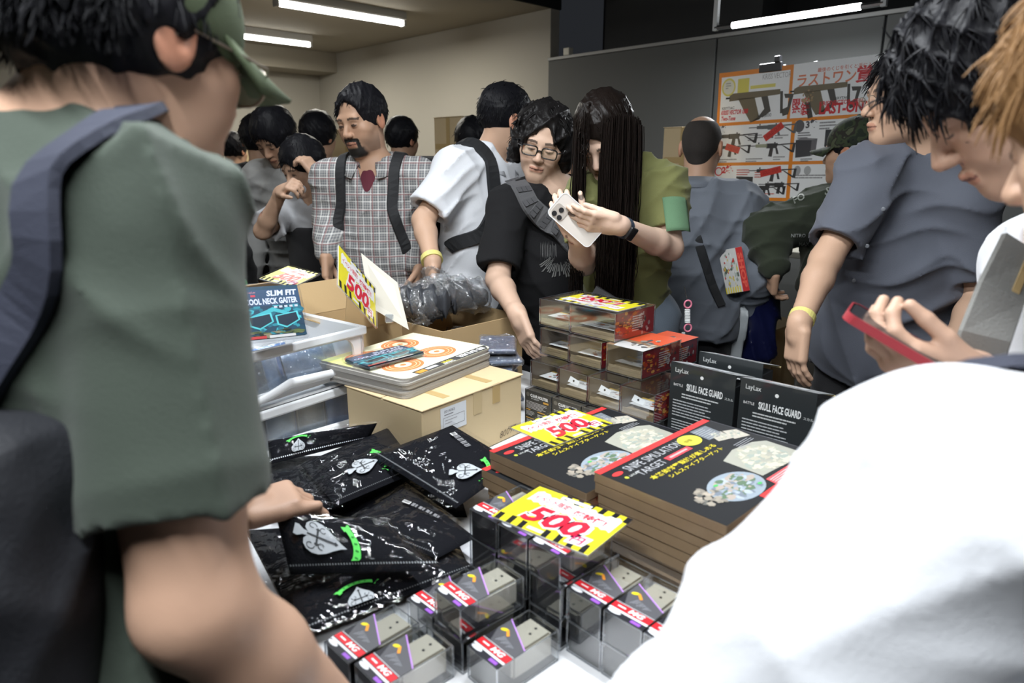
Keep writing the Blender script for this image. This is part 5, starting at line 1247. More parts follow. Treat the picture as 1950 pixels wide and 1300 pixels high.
# --- man in the plaid shirt
def plaid():
    m, nt, b = _new('plaid shirt cloth'); tc = nt.nodes.new('ShaderNodeTexCoord'); sp = nt.nodes.new('ShaderNodeSeparateXYZ'); nt.links.new(tc.outputs['Object'], sp.inputs[0])
    def band(sock, freq, ph, lo, hi):
        a = nt.nodes.new('ShaderNodeMath'); a.operation = 'MULTIPLY_ADD'; a.inputs[1].default_value = freq; a.inputs[2].default_value = ph; nt.links.new(sock, a.inputs[0]); s = nt.nodes.new('ShaderNodeMath'); s.operation = 'SINE'; nt.links.new(a.outputs[0], s.inputs[0]); r = nt.nodes.new('ShaderNodeMapRange'); r.inputs[1].default_value = lo; r.inputs[2].default_value = hi; nt.links.new(s.outputs[0], r.inputs[0]); return r.outputs[0]
    def comb(op, x, y, v=None):
        n = nt.nodes.new('ShaderNodeMath'); n.operation = op; nt.links.new(x, n.inputs[0])
        if y is not None: nt.links.new(y, n.inputs[1])
        else: n.inputs[1].default_value = v
        return n.outputs[0]
    x, z = sp.outputs['X'], sp.outputs['Z']
    w = comb('MULTIPLY', comb('ADD', band(x, 640, 0, .2, .5), band(z, 640, .7, .2, .5)), None, .5); w2 = comb('MULTIPLY', comb('ADD', band(x, 213, 1, .75, .95), band(z, 213, 2, .75, .95)), None, .6); rd = comb('MULTIPLY', comb('MAXIMUM', band(x, 107, .5, .95, .985), band(z, 107, 1.5, .95, .985)), None, .55)
    def mixc(f, a, c):
        n = nt.nodes.new('ShaderNodeMix'); n.data_type = 'RGBA'; nt.links.new(f, n.inputs[0])
        if isinstance(a, tuple): n.inputs[6].default_value = (*a, 1)
        else: nt.links.new(a, n.inputs[6])
        n.inputs[7].default_value = (*c, 1); return n.outputs[2]
    c = mixc(w, (.15, .155, .165), (.36, .355, .34)); c = mixc(w2, c, (.62, .62, .60)); c = mixc(rd, c, (.26, .08, .08)); nt.links.new(c, b.inputs['Base Color']); b.inputs['Roughness'].default_value = .9; return m
PLAID = plaid()
Hc = A3(690, 232, 2.75)
g = make_rig(Hc, (-118, 14, -4), -97, 2, 1.0, 1.02, .015, armR=dict(elbow=A3(632, 422, 2.80), wrist=A3(622, 484, 2.58), d=(.05, -.30, -.95), n=(1, 0, 0)), armL=dict(elbow=A3(788, 420, 2.85), wrist=A3(800, 505, 2.66), d=(-.2, -.3, -1), n=(-1, 0, 0)))
t, org = person('bearded man in a grey plaid shirt with black backpack straps', g)
body(g, t, org, TONE_D, face=skin_cols(g, TONE_D, beard=1., eyes='open'), hv=.0027)
shirt(g, t, org, PLAID, .018, long=True, hem=.16, v=.0075, wr=(.007, 44), seed=4, neck=.075, vneck=.10)
hair_short(g, t, org, vol=.011, front=.092, nape=-.05, side=-.012, n=350, length=.018, seed=2, forward=.5)
F = Field(); F.cone(g.N + g.tf * .055 - g.tu * .10, g.N + g.tf * .01, .060, .064); F.cone(g.N + g.tf * .03, g.N + g.tu * .1 + g.tf * .05, .050, .06, .006, 's'); solid('inner_shirt', F, .005, cloth('maroon cotton', (.10, .012, .025)), t, org)
collar(g, t, org, PLAID, .080, .040)
for sg in (-1, 1):
    S = g.S['R' if sg > 0 else 'L']; c = g.N + (S - g.N) * .62
    strap_on(g, t, org, [c - g.tf * .13 - g.tu * .12, c - g.tf * .10 + g.tu * .03, c + g.tu * .09, c + g.tf * .10 + g.tu * .02, c + g.tf * .14 - g.tu * .12, c + g.tf * .12 - g.tu * .26 + g.tr * sg * .04, c - g.tu * .34 + g.tr * sg * .09], STRAP, [.05] * 26 + [.026] * 12 if False else .042, .010)
F = Field(); c = g.P + g.tu * .27 - g.tf * .24; F.rbox(c, (.15, .085, .22), np.array([g.tr, g.tf, g.tu]), .06); solid('backpack', F, .012, STRAP, t, org)
P = Print(); P.rect(0, 0, .032, .016, (.02, .05, .035)); P.lines(.004, .008, .022, 1, .004, .002, (.2, .3, .25), 1, 3); q = g.P + g.tf * .158 + g.tr * -.06 - g.tu * .07; P.build('hem_tag', t, frame(q - org, -g.tr * -1 * -1 if False else Vector(-g.tr) * -1, Vector(g.tu)))
finish(g, t, org, DENIM)

# --- man in the white shirt, head turned away
Hc = A3(964, 232, 2.80)
g = make_rig(Hc, (30, 12, 0), -30, 8, 1.02, 1.0, .02, N=A3(926, 306, 2.80), armR=dict(wrist=A3(824, 502, 2.40), elbow=A3(806, 420, 2.56), shoulder=A3(868, 326, 2.66), d=(-.05, -.15, -1), n=(1, .3, 0), curl=(.3, .5, .35)), armL=dict(wrist=A3(1010, 560, 2.95)))
t, org = person('man in a white open shirt with a black backpack, face turned away', g)
body(g, t, org, TONE)
shirt(g, t, org, WHITEC, .030, sleeve=.80, sr=(.078, .082), hem=.13, v=.0075, wr=(.010, 34), seed=9, flare=.02)
hair_short(g, t, org, vol=.010, front=.075, nape=-.045, n=900, length=.022, seed=5, forward=.2, lump=.003, side=-.02)
collar(g, t, org, WHITEC, .074, .045)
c = g.N + (g.S['R'] - g.N) * .60
strap_on(g, t, org, [c - g.tf * .13 - g.tu * .12, c - g.tf * .10 + g.tu * .02, c + g.tu * .09, c + g.tf * .10 + g.tu * .02, c + g.tf * .13 - g.tu * .13, c + g.tf * .12 - g.tu * .24 + g.tr * .04, c - g.tu * .30 + g.tr * .12], STRAP, .055, .014)
F = Field(); c2 = g.P + g.tu * .27 - g.tf * .25; F.rbox(c2, (.15, .09, .22), np.array([g.tr, g.tf, g.tu]), .06); solid('backpack', F, .012, STRAP, t, org)
q = c + g.tf * .15 - g.tu * .17; b = MB(); b.tube([Vector(x - org) for x in (q, q + g.tf * .02 - g.tu * .08, q + g.tf * .01 - g.tu * .16)], .004, 6); b.build('strap_tail', STRAP, t)
wrist_band(g, 'R', t, org, YBAND, .90, .036, .020, 'paper_wristband')
F = Field(); F.cone(g.N + g.tf * .03 - g.tu * .10, g.N, .07, .064); F.cone(g.N, g.N + g.tu * .1, .054, .06, .006, 's'); solid('inner_shirt', F, .006, WHITET, t, org)
finish(g, t, org)

# --- man in the black t-shirt with glasses
Hc = A3(1034, 272, 2.50)
g = make_rig(Hc, (-99, 17, 13), -84, 10, 1.0, 1.05, .03, N=A3(1052, 360, 2.54), armR=dict(shoulder=A3(968, 396, 2.46), elbow=A3(948, 532, 2.30), wrist=A3(985, 598, 2.05), d=(.35, -.5, -.8), n=(.8, .5, .1), curl=(.25, .35, .2)), armL=dict(wrist=A3(1150, 560, 2.75)))
t, org = person('man with black glasses and shoulder length hair in a black t-shirt', g)
body(g, t, org, TONE_L, face=skin_cols(g, (.62, .42, .31), eyes='down', stubble=.12), hv=.0023)
shirt(g, t, org, BLACKT, .022, sleeve=.86, sr=(.074, .072), hem=.14, v=.007, wr=(.009, 40), seed=12, neck=.066)
GWV = hairmat('wavy black hair', (.012, .011, .011), .33)
F = Field(); L = lambda *p: loc(g, p); F.ell(L(0, -.020, .036), (.094, .113, .103), g.H)
for x in (-1, 1): F.cone(L(x * .078, .005, .0), L(x * .092, -.01, -.070), .036, .026, .03)
F.cone(L(0, -.06, -.03), L(0, -.055, -.075), .065, .05, .03)
F.ell(L(0, .118, -.020), (.070, .084, .112), g.H, .012, 's'); F.ell(L(0, .03, -.11), (.058, .09, .07), g.H, .01, 's'); F.cone(L(-.015, .10, .10), L(-.012, -.01, .142), .006, .004, .012, 's')
F.wrinkle(folds(.012, 60, g.H[0] * .7 + g.H[2] * .5, 4)); F.wrinkle(folds(.008, 110, g.H[0] + g.H[1] * .4, 6)); hr = solid('hair', F, .0045, GWV, t, org)
d, r = rand_dirs(1500, 4); d = d[(d @ g.H[2] > -.55) & ~((d @ g.H[1] > .30) & (d @ g.H[2] < .62))]
sd = np.sign(d @ g.H[0])[:, None]; fl = -g.H[2] * .9 + g.H[0] * sd * .5
rt = np.array(loc(g, (0, -.018, .036))) + (d @ g.H.T * np.array((.094, .112, .103))) @ g.H
strands('hair_strand', rt - org, d * .25 + fl * .8, .055, .0022, GWV, hr, (0, 0, 0), .5, .12, 3, 6, curl=.3)['kind'] = 'stuff'
glasses(g, t, org, FRAME_K, .026, .017, .110, -.001, .0026, True)
GSTR = mat('grey nylon strap', (.085, .085, .09), .7, bump=.3, bscale=300)
sp = [A3(955, 356, 2.58), A3(980, 364, 2.46), A3(1016, 388, 2.38), A3(1058, 422, 2.34), A3(1100, 456, 2.36), A3(1130, 495, 2.45)]
so = strap_on(g, t, org, sp, GSTR, .075, .008, 'sling_strap')
bk = MB(); c = A3(1087, 432, 2.325) - org; bk.box(c - np.array((.018, .012, .026)), c + np.array((.018, .012, .026)), .005); c2 = A3(1096, 462, 2.325) - org; bk.box(c2 - np.array((.012, .010, .016)), c2 + np.array((.012, .010, .016)), .004); bk.build('strap_buckle', BLACK_P, so)
for k in range(6):
    for j in (-1, 0, 1):
        a, b_ = np.array(so.data.vertices[(5 + 3 * k) * 4 + 1].co), np.array(so.data.vertices[(5 + 3 * k) * 4 + 2].co); nx = np.array(so.data.vertices[(6 + 3 * k) * 4 + 1].co); tg = unit(nx - a); n_ = unit(np.cross(b_ - a, tg)); n_ = n_ if n_[1] < 0 else -n_; c = a + (b_ - a) * (.5 + .28 * j) + n_ * .001
        bb = MB(); x_ = unit(b_ - a) * .0085; y_ = tg * .011; bb.raw([c - x_ - y_, c + x_ - y_, c + x_ + y_, c - x_ + y_, c - x_ - y_ + n_ * .002, c + x_ - y_ + n_ * .002, c + x_ + y_ + n_ * .002, c - x_ + y_ + n_ * .002], [(3, 2, 1, 0), (4, 5, 6, 7), (0, 1, 5, 4), (1, 2, 6, 5), (2, 3, 7, 6), (3, 0, 4, 7)]); bb.build('webbing_patch', mat('webbing patch', (.06, .06, .065), .7), so)
def chest_print(g, t, org, px, fn, name, Y=2.0, m=None):
    """print drawn in photo-plane metres around a chest point and pushed onto the shirt"""
    P = Print(); fn(P); c = A3(*px, Y); x = g.tr * -1 if (g.tr[0] < 0) else g.tr; up = g.tu; q = np.array(P.v, np.float32); pts = c + q[:, :1] * x + q[:, 1:2] * up; pts = pts.astype(np.float32); F = g.shirtF
    D = _a(unit(np.array([0, 0, ZC]) - c)) ; 
    for _ in range(14): pts = pts + D * (F(pts) - .0035)[:, None] * -1.0 * -1 if False else pts - D * np.clip(F(pts) - .0035, -.03, .03)[:, None] * 1.0
    P.v = [tuple(v) for v in pts - org]; return P.build(name, t, None, m)
def wing(P):
    r = random.Random(3)
    for k in range(26):
        a = -2.6 + 2.2 * k / 25; r0, r1 = .035 + .02 * r.random(), .075 + .03 * r.random(); w_ = .05
        P.poly([(r0 * math.cos(a), r0 * math.sin(a)), (r1 * math.cos(a + .04), r1 * math.sin(a + .04)), (r1 * .96 * math.cos(a + .04 + w_), r1 * .96 * math.sin(a + .04 + w_)), (r0 * math.cos(a + w_ * .6), r0 * math.sin(a + w_ * .6))], (.16, .16, .155))
    for k in range(10): x = -.075 + .006 * k; P.poly([(x, .02 + .02 * r.random()), (x + .003, .02), (x + .006, -.02 - .02 * r.random()), (x + .003, -.015)], (.13, .13, .13))
chest_print(g, t, org, (1068, 478), wing, 'chest_print', 2.34)
finish(g, t, org)

# --- woman with long hair and phone
Hc = A3(1154, 262, 2.180)
g = make_rig(Hc, (-122, 40, -4), -108, 13, .97, .92, 0, N=A3(1192, 330, 2.260), armL=dict(shoulder=A3(1262, 358, 2.220), elbow=A3(1276, 472, 2.140), wrist=A3(1176, 428, 1.920), d=(-1, -.22, .16), n=(-.05, .8, .6), curl=(.30, .30, .2), fcurl={0: (.15, .25, .2), 1: (.25, .3, .2)}, thumb=(.9, -.05, .5), spread=.02, tb=.2), armR=dict(shoulder=A3(1118, 372, 2.220), elbow=A3(1112, 500, 2.140), wrist=A3(1098, 446, 1.960), d=(-.35, -.12, .6), n=(.25, .7, -.2), curl=(.5, .6, .4)))
t, org = person('woman with very long dark hair in an olive t-shirt holding a phone', g)
body(g, t, org, TONE_L, face=skin_cols(g, (.68, .48, .37), eyes='down'), hv=.003, handv=.0026, female=True)
shirt(g, t, org, OLIVE, .016, sleeve=.70, sr=(.066, .068), hem=.02, v=.0068, wr=(.009, 44), seed=21, neck=.060)
H = g.H; L = lambda *p: loc(g, p)
F = Field(); F.ell(L(0, -.016, .042), (.086, .108, .098), H); F.ell(L(0, .120, -.05), (.066, .085, .118), H, .01, 's'); F.cone(L(0, .07, .105), L(0, -.02, .150), .004, .003, .008, 's')
F.plane(L(0, 0, -.06), -H[2], .02); F.wrinkle(folds(.004, 90, H[0], 4)); hr = solid('hair', F, .0045, HAIR_BR, t, org)
# long straight lengths: over the crown, then hanging down in front of both shoulders and behind
def lengths(nm, roots, out, zend, seed, rad=.0022, wob=.004, nseg=12):
    r = np.random.default_rng(seed); n = len(roots); P = []; ze = zend + r.uniform(-.05, .05, n)
    for k in range(nseg + 1):
        f = k / nseg; q = roots.copy(); drop = (roots[:, 2] - ze) * f; sp_ = 1 - np.exp(-f * 7); q[:, :2] += out * sp_[..., None] if np.ndim(sp_) else out * sp_; q[:, 2] = roots[:, 2] - drop; q += np.sin(f * 5 + r.uniform(0, 6.28, (n, 1))) * wob * r.normal(size=(n, 3)) * f; P.append(q)
    P = np.stack(P, 1); T = np.gradient(P, axis=1); T /= np.linalg.norm(T, axis=2, keepdims=True); ax = r.normal(size=(n, 1, 3)); A_ = np.cross(T, ax); A_ /= np.linalg.norm(A_, axis=2, keepdims=True); B_ = np.cross(T, A_); rd = rad * np.linspace(1, .5, nseg + 1) * r.uniform(.7, 1.3, (n, 1))
    V_ = np.stack([P + (A_ * math.cos(a) + B_ * math.sin(a)) * rd[..., None] for a in (0, 2.094, 4.189)], 2).reshape(-1, 3); i = np.arange(n)[:, None, None] * (nseg + 1) * 3 + np.arange(nseg)[None, :, None] * 3; k0 = np.arange(3)[None, None]; k1 = (np.arange(3) + 1)[None, None] % 3
    Q = np.stack([i + k0, i + k1, i + k1 + 3, i + k0 + 3], -1).reshape(-1, 4); o = meshob(nm, np_mesh(nm, V_, Q), HAIR_BR, hr); o['kind'] = 'stuff'; return o
r = np.random.default_rng(5)
def lock(n, px0, px1, y0, Y0, Y1, zend, seed):
    """a fall of hair between two photo columns, hanging from height y0"""
    x = r.uniform(0, 1, n); R0 = np.array([at(px0 + (px1 - px0) * a, y0 - 18 * math.sin(a * 3.14), Y=Y0 + (Y1 - Y0) * b) for a, b in zip(x, r.uniform(0, 1, n))]); R0 += r.normal(size=R0.shape) * .004; lengths('hair_length', R0 - org, np.zeros((n, 2)) + np.stack([(x - .5) * .012, np.zeros(n)], 1), zend, seed)
lock(460, 1151, 1214, 236, 2.055, 2.140, A3(1150, 575, 2.120)[2], 1); lock(170, 1098, 1112, 250, 2.090, 2.200, A3(1130, 545, 2.120)[2], 2); lock(260, 1180, 1220, 240, 2.120, 2.290, A3(1190, 500, 2.170)[2], 3); lock(24, 1110, 1118, 232, 2.050, 2.075, A3(1120, 298, 2.120)[2], 4)

def hug(g, org, c, r):
    C = np.array(loc(g, c)) - org; r = np.array(r) * g.s
    def f(q):
        l = ((q - C) @ g.H.T) / r; k = np.linalg.norm(l, axis=1, keepdims=True); return C + (l / k * np.clip(k, .985, 1.02) * r) @ g.H
    return f
crown = 1100; d, r2 = rand_dirs(crown, 8); d = d[(d @ H[2] > -.1) & ~((d @ H[1] > .55) & (d @ H[2] < .55))]; sd = np.where(d @ H[0] > 0, 1, -1)[:, None]
rt = np.array(loc(g, (0, -.016, .042))) + (d @ H.T * np.array((.084, .106, .097))) @ H; strands('hair_strand', rt - org, -np.array([0, 0, 1.]) * .6 + H[0] * sd * .6, .11, .0022, HAIR_BR, hr, (0, 0, 0), .9, .05, 3, 8, stick=hug(g, org, (0, -.016, .042), (.087, .109, .100)))['kind'] = 'stuff'
# velcro patch, watch, belt
E_, S_ = g.E['L'], g.S['L']; ax = unit(E_ - S_); outv = unit(np.array([.30, -.95, .1]) - ax * (np.array([.30, -.95, .1]) @ ax)); sdv = np.cross(ax, outv); b = MB(); c = S_ + ax * .108 + outv * .0; n = 8; vs = []; fs = []
for i in range(n + 1):
    for j in range(9):
        a = -.62 + 1.24 * i / n; rr = .0685 + (.0025); p = c + ax * (-.052 + .108 * j / 8) + (outv * math.cos(a) + sdv * math.sin(a)) * rr; vs.append(Vector(p - org))
for i in range(n):
    for j in range(8): q = i * 9 + j; fs.append((q, q + 1, q + 10, q + 9))
b.raw(vs, fs); vp = b.build('velcro_patch', mat('green velcro', (.13, .25, .14), .95, bump=.6, bscale=700), t, smooth=True); md = vp.modifiers.new('thick', 'SOLIDIFY'); md.thickness = .003; md.offset = 0
wb = wrist_band(g, 'L', t, org, mat('navy watch strap', (.03, .045, .075), .6), .90, .0275, .022, 'watch_strap'); E2, W2 = g.E['L'], g.Wr['L']; ax = unit(W2 - E2); c = E2 + (W2 - E2) * .90; fo = np.array([.15, -.9, -.25]); fo = unit(fo - ax * (fo @ ax)); M = frame(c + fo * .0295 - org, ax, np.cross(fo, ax)); b = MB(); b.box((-.017, -.020, 0), (.017, .020, .010), .006, seg=3); w_ = b.build('watch', BLACK_P, t, smooth=True); w_.matrix_local = M
BELT = mat('black belt leather', (.018, .018, .019), .5); R_ = np.array([g.tr, g.tf, g.tu])
for nm, dz, w_, m_, ex in (('belt', -.015, .038, BELT, .022),):
    b = MB(); pts = [g.P + g.tu * dz + g.tr * (.165 * .92 + ex) * math.cos(a) + g.tf * (.118 + ex) * math.sin(a) for a in [2 * math.pi * k / 36 for k in range(37)]]; b.strap([Vector(p - org) for p in pts], [Vector(unit(p - g.P - g.tu * dz)) for p in pts], w_, .004); b.build(nm, m_, t)
b = MB(); wp = [A3(1126, 560, 2.01), A3(1165, 584, 1.995), A3(1214, 604, 2.00)]; b.strap([Vector(p - org) for p in wp], [Vector((0, -1, .1))] * 3, .062, .006); fl = b.build('leather_flap', mat('black leather flap', (.03, .03, .032), .45), t)
for px, py in ((1160, 571), (1216, 590)):
    M = frame(A3(px, py, 1.982) - org, (1, 0, 0), (0, .1, 1)); b = MB()
    b.lathe([(.0055, 0), (.0095, 0), (.0095, .004), (.0055, .004)], 16, M); b.build('grommet', METAL, fl)
PINK = mat('pink plastic ring', (.75, .22, .32), .4); CORD = mat('white paracord', (.78, .80, .80), .8)
kc = A3(1318, 596, 2.090)
finish(g, t, org, cloth('light denim', (.16, .20, .25)))
k = thing('paracord_keychain', 'white paracord keychain with pink rings hanging from the belt', 'keychain', A3(1310, 630, 2.090)); ko = np.array(k.location)
for y in (579, 624):
    c = A3(1310, y, 2.09) - ko; b = MB(); b.tube([Vector(p) for p in loop_pts(c, ((1, 0, 0), (0, 0, 1)), 0, .011, .012, 20)], .0028, 8, cap=False); b.build('ring', PINK, k, smooth=True)
for i in range(9): c = A3(1309, 590 + 2.9 * i, 2.09) - ko; b = MB(); b.box((c[0] - .0085, c[1] - .006, c[2] - .0022), (c[0] + .0085, c[1] + .006, c[2] + .0020), .0018); b.build('cord_wrap', CORD, k, smooth=True)
b = MB(); b.tube([Vector(A3(1303, 545, 2.110) - ko), Vector(A3(1306, 560, 2.095) - ko), Vector(A3(1309, 569, 2.090) - ko)], .0016, 6); b.build('chain', METAL, k)
b = MB(); c = A3(1301, 640, 2.085) - ko; b.box(c - np.array((.006, .002, .016)), c + np.array((.006, .002, .014)), .002); b.build('charm', clear('charm', (.8, .85, .85), .2, .1, haze=.3), k)

def phone(label, M, col, case, w=.074, h=.150, cams=True, group=None):
    t = thing('phone', label, 'phone'); t.matrix_world = M
    b = MB(); b.prism(rr_pts(-w / 2, -h / 2, w / 2, h / 2, .012), -.0045, .0045); b.build('phone_body', col, t)
    b = MB(); o_, i_ = rr_pts(-w / 2 - .002, -h / 2 - .002, w / 2 + .002, h / 2 + .002, .014), rr_pts(-w / 2, -h / 2, w / 2, h / 2, .012); n = len(o_)
    for k in range(n):
        j = (k + 1) % n
        for z, f in ((-.0055, 0), (.0055, 1)):
            q = [(*o_[k], z), (*o_[j], z), (*i_[j], z), (*i_[k], z)]; b.poly(q if f else q[::-1])
        b.poly([(*o_[k], -.0055), (*o_[j], -.0055), (*o_[j], .0055), (*o_[k], .0055)])
    b.build('case', case, t)
    if cams:
        b = MB(); b.prism(rr_pts(-w / 2 + .005, h / 2 - .045, -w / 2 + .043, h / 2 - .005, .010), .0046, .0068); cp = b.build('camera_plate', mat('camera plate', (.55, .50, .45), .3, .4), t)
        for x, y in ((-.022 - .009, h / 2 - .016), (-.022 - .009, h / 2 - .034), (-.022 + .010, h / 2 - .025)):
            b = MB(); b.lathe([(.0072, .0069), (.0072, .0086), (.0045, .0088)], 16, Matrix.Translation((x + .006, y, 0))); b.build('camera_lens', BLACK_P, cp)
    else:
        P = Print(); P.rect(-w / 2 + .003, -h / 2 + .003, w / 2 - .003, h / 2 - .003, (.02, .02, .025)); P.build('screen', t, Matrix.Translation((0, 0, .0048)), PRINT_GLOSS)
    return t
def facing_frame(c, y, toward=(0, 0, ZC), tilt=0.):
    """origin c, y along y, z towards a point"""
    y = Vector(y).normalized(); z = (Vector(toward) - Vector(c)); z = (z - y * z.dot(y)).normalized(); return frame(c, y.cross(z), y)
phone('white cased phone with three camera lenses held by the woman', facing_frame(A3(1097, 419, 1.92), A3(1064, 390, 1.92) - A3(1132, 450, 1.92)), mat('phone glass back', (.62, .58, .54), .25), WHITE_P)
# --- man in the grey shirt behind the face guards
Hc = A3(1730, 186, 2.02)
g = make_rig(Hc, (174, 6, 0), -112, 6, 1.04, 1.05, .02, N=A3(1742, 296, 2.06), armR=dict(shoulder=A3(1660, 345, 2.02), elbow=A3(1572, 495, 1.92), wrist=A3(1522, 618, 1.76), d=(-.05, -.12, -1), n=(1, .2, 0), curl=(.35, .3, .2), thumb=(.95, .15, .35)), armL=dict(shoulder=A3(1838, 390, 1.94), elbow=A3(1868, 560, 1.92), wrist=A3(1800, 690, 1.78)))
t, org = person('man with thin glasses in a grey short sleeved button shirt', g)
body(g, t, org, TONE, face=skin_cols(g, TONE, eyes='open'), hv=.003)
shirt(g, t, org, GREYSH, .024, sleeve=.80, sr=(.074, .074), hem=.14, v=.0065, wr=(.013, 36), seed=33, flare=.02)
hair_short(g, t, org, vol=.018, front=.07, n=400, length=.03, seed=8)
collar(g, t, org, cloth('dark collar lining', (.02, .022, .03)), .068, .034)
glasses(g, t, org, FRAME_M, .022, .015, .109, .0, .0011)
wrist_band(g, 'R', t, org, YBAND, .90, .031, .020, 'paper_wristband')
def on_cloth(g, px, py, Y, out=.003):
    p = _a(A3(px, py, Y)); D = _a(unit(np.array([0, 0, ZC]) - p))
    for _ in range(25): p = p - D * float(np.clip(g.shirtF(p[None])[0] - out, -.03, .03))
    return np.array(p, float), D
for px, py in ((1682, 398), (1651, 468), (1626, 534), (1606, 602)):
    p, D = on_cloth(g, px, py, 1.9); b = MB(); b.lathe([(.0058, 0), (.0058, .0018), (.0035, .0026)], 14, frame(p - org, np.cross([0, 0, 1], D), (0, 0, 1))); b.build('button', mat('grey button', (.16, .17, .19), .4), t)
finish(g, t, org)

# --- man with thinning hair, seen from behind
Hc = A3(1335, 284, 2.92)
g = make_rig(Hc, (66, 14, 0), 74, 6, 1.0, 1.0, .01)
t, org = person('man with thinning cropped hair in a blue grey shirt, seen from behind', g)
body(g, t, org, TONE_D, hv=.004)
shirt(g, t, org, BLUEGR, .022, long=True, hem=.10, v=.0085, wr=(.012, 40), seed=40)
HC = mat('cropped hair', (.022, .017, .014), .8, bump=.6, bscale=500, var=.35, vscale=30)
L = lambda *p: loc(g, p); F = Field(); F.ell(L(0, -.014, .038), (.0785, .0995, .0905), g.H); F.ell(L(0, .105, -.02), (.085, .075, .12), g.H, .012, 's'); F.cone(L(0, -.045, -.02), L(0, -.030, -.085), .056, .040, .03); F.plane(L(0, -.02, -.084), -g.H[2] + g.H[1] * .5, .02)
for x in (-1, 1): F.ell(L(x * .098, .012, -.05), (.030, .04, .055), g.H, .008, 's')
F.ell(L(0, -.050, .122), (.046, .055, .034), g.H, .02, 's'); solid('hair', F, .005, HC, t, org); collar(g, t, org, BLUEGR, .070, .038)
b = MB(); pts = [A3(1322, 545, 2.5), A3(1310, 480, 2.48), A3(1298, 420, 2.46), A3(1304, 372, 2.5)]
q = [g.S['L'] * .35 + g.N * .65 + g.tu * .06, g.P + g.tu * .30 - g.tf * .14 + g.tr * .02, g.P + g.tu * .05 - g.tf * .15 + g.tr * .14]; strap_on(g, t, org, q, STRAP, .035, .004, 'bag_strap')
finish(g, t, org)
fl = [A3(1391, 456, 2.70), A3(1425, 520, 2.70), A3(1384, 560, 2.70), A3(1368, 478, 2.72)]
ft = thing('flyer', 'red and yellow shop flyer hanging at the blue grey shirt man\'s side', 'flyer', fl[2]); fo = np.array(ft.location); M = frame(fl[3] - fo, fl[2] - fl[3], fl[0] - fl[3]); fw = float(np.linalg.norm(fl[2] - fl[3])); fh = float(np.linalg.norm(fl[0] - fl[3])) * 1.4
b = MB(); b.box((0, 0, -.003), (fw, fh, 0)); o = b.build('pages', PAPER, ft); o.matrix_local = M
P = Print(); P.rect(0, 0, fw, fh, (.6, .6, .58)); P.rect(0, fh * .72, fw, fh, (.55, .04, .04), 1); P.text('SHOP', fw * .12, fh * .76, fh * .2, (.75, .12, .08), 2, .04, w=fw * .8); P.splat(fw * .5, fh * .36, fw * .42, fh * .3, [(.5, .06, .05), (.3, .35, .3), (.7, .7, .68), (.1, .12, .1), (.6, .5, .1)], 60, 1, 4, .2)
for k in range(7): P.poly([(fw * (.86 + .0), fh * (.1 * k)), (fw, fh * (.1 * k)), (fw, fh * (.1 * k + .05)), (fw * .86, fh * (.1 * k + .05))], (.75, .62, .05), 2)
P.build('printed_page', ft, M @ Matrix.Translation((0, 0, .0006)), PRINT_GLOSS)

# --- man in the camouflage cap, seen from behind
CAMO = mat('camouflage cloth', (.03, .04, .02), .9)
nt = CAMO.node_tree; tc = nt.nodes.new('ShaderNodeTexCoord'); n = nt.nodes.new('ShaderNodeTexNoise'); n.inputs['Scale'].default_value = 22; n.inputs['Detail'].default_value = 2; cr = nt.nodes.new('ShaderNodeValToRGB'); cr.color_ramp.interpolation = 'CONSTANT'
for p_, c_ in ((0, (.012, .018, .010)), (.42, (.030, .042, .018)), (.52, (.016, .014, .010)), (.60, (.065, .075, .040))):
    e = cr.color_ramp.elements.new(p_) if p_ else cr.color_ramp.elements[0]; e.color = (*c_, 1)
cr.color_ramp.elements[-1].color = (.085, .09, .05, 1); nt.links.new(tc.outputs['Object'], n.inputs['Vector']); nt.links.new(n.outputs[0], cr.inputs[0]); nt.links.new(cr.outputs[0], nt.nodes['Principled BSDF'].inputs['Base Color'])
def cap(g, t, org, m, brim=True, dz=.0, tilt=0., v=.0045, r=1.):
    H = g.H; s = g.s; L = lambda *p: loc(g, p); F = Field(); F.ell(L(0, -.012, .044 + dz), np.array((.090 * r, .112 * r, .098)) * s, H); F.plane(L(0, 0, .020 + dz), -H[2] + H[1] * tilt, .004); F.ell(L(0, -.012, .038 + dz), np.array((.084 * r, .106 * r, .090)) * s, H, .004, 's') if False else None
    c = solid('cap', F, v, m, t, org)
    if brim:
        vs, fs = [], []; n = 16
        for i in range(n + 1):
            a = -1.15 + 2.3 * i / n
            for j, rr in enumerate((0, .5, 1)):
                x = math.sin(a) * (.086 + .004 * rr) * r; y = -.012 + math.cos(a) * .110 * r + rr * .074 * math.cos(a) ** .6 ; z = .026 + dz - .030 * (x / .09) ** 2 * rr - .012 * rr; vs.append(Vector(loc(g, (x, y, z)) - org))
        for i in range(n):
            for j in range(2): q = i * 3 + j; fs.append((q, q + 1, q + 4, q + 3))
        b = MB(); b.raw(vs, fs); o = b.build('brim', m, c, smooth=True); md = o.modifiers.new('thick', 'SOLIDIFY'); md.thickness = .004
    b = MB(); b.lathe([(.009, 0), (.008, .004), (.003, .006)], 10, frame(L(0, -.012, .141 + dz) - org, H[0], H[1])); b.build('cap_button', m, c)
    return c
Hc = A3(1624, 292, 2.85)
g = make_rig(Hc, (128, 2, 0), 112, 4, 1.02, 1.08, .02, armL=dict(elbow=A3(1462, 446, 2.70), wrist=A3(1474, 512, 2.62), d=(.1, .3, -1), n=(1, 0, 0), curl=(.6, .6, .4)))
t, org = person('man in a camouflage cap and dark green sweatshirt, seen from behind', g)
body(g, t, org, TONE_D, hv=.0045); shirt(g, t, org, SWEAT, .030, long=True, hem=.10, v=.0085, wr=(.010, 34), seed=44)
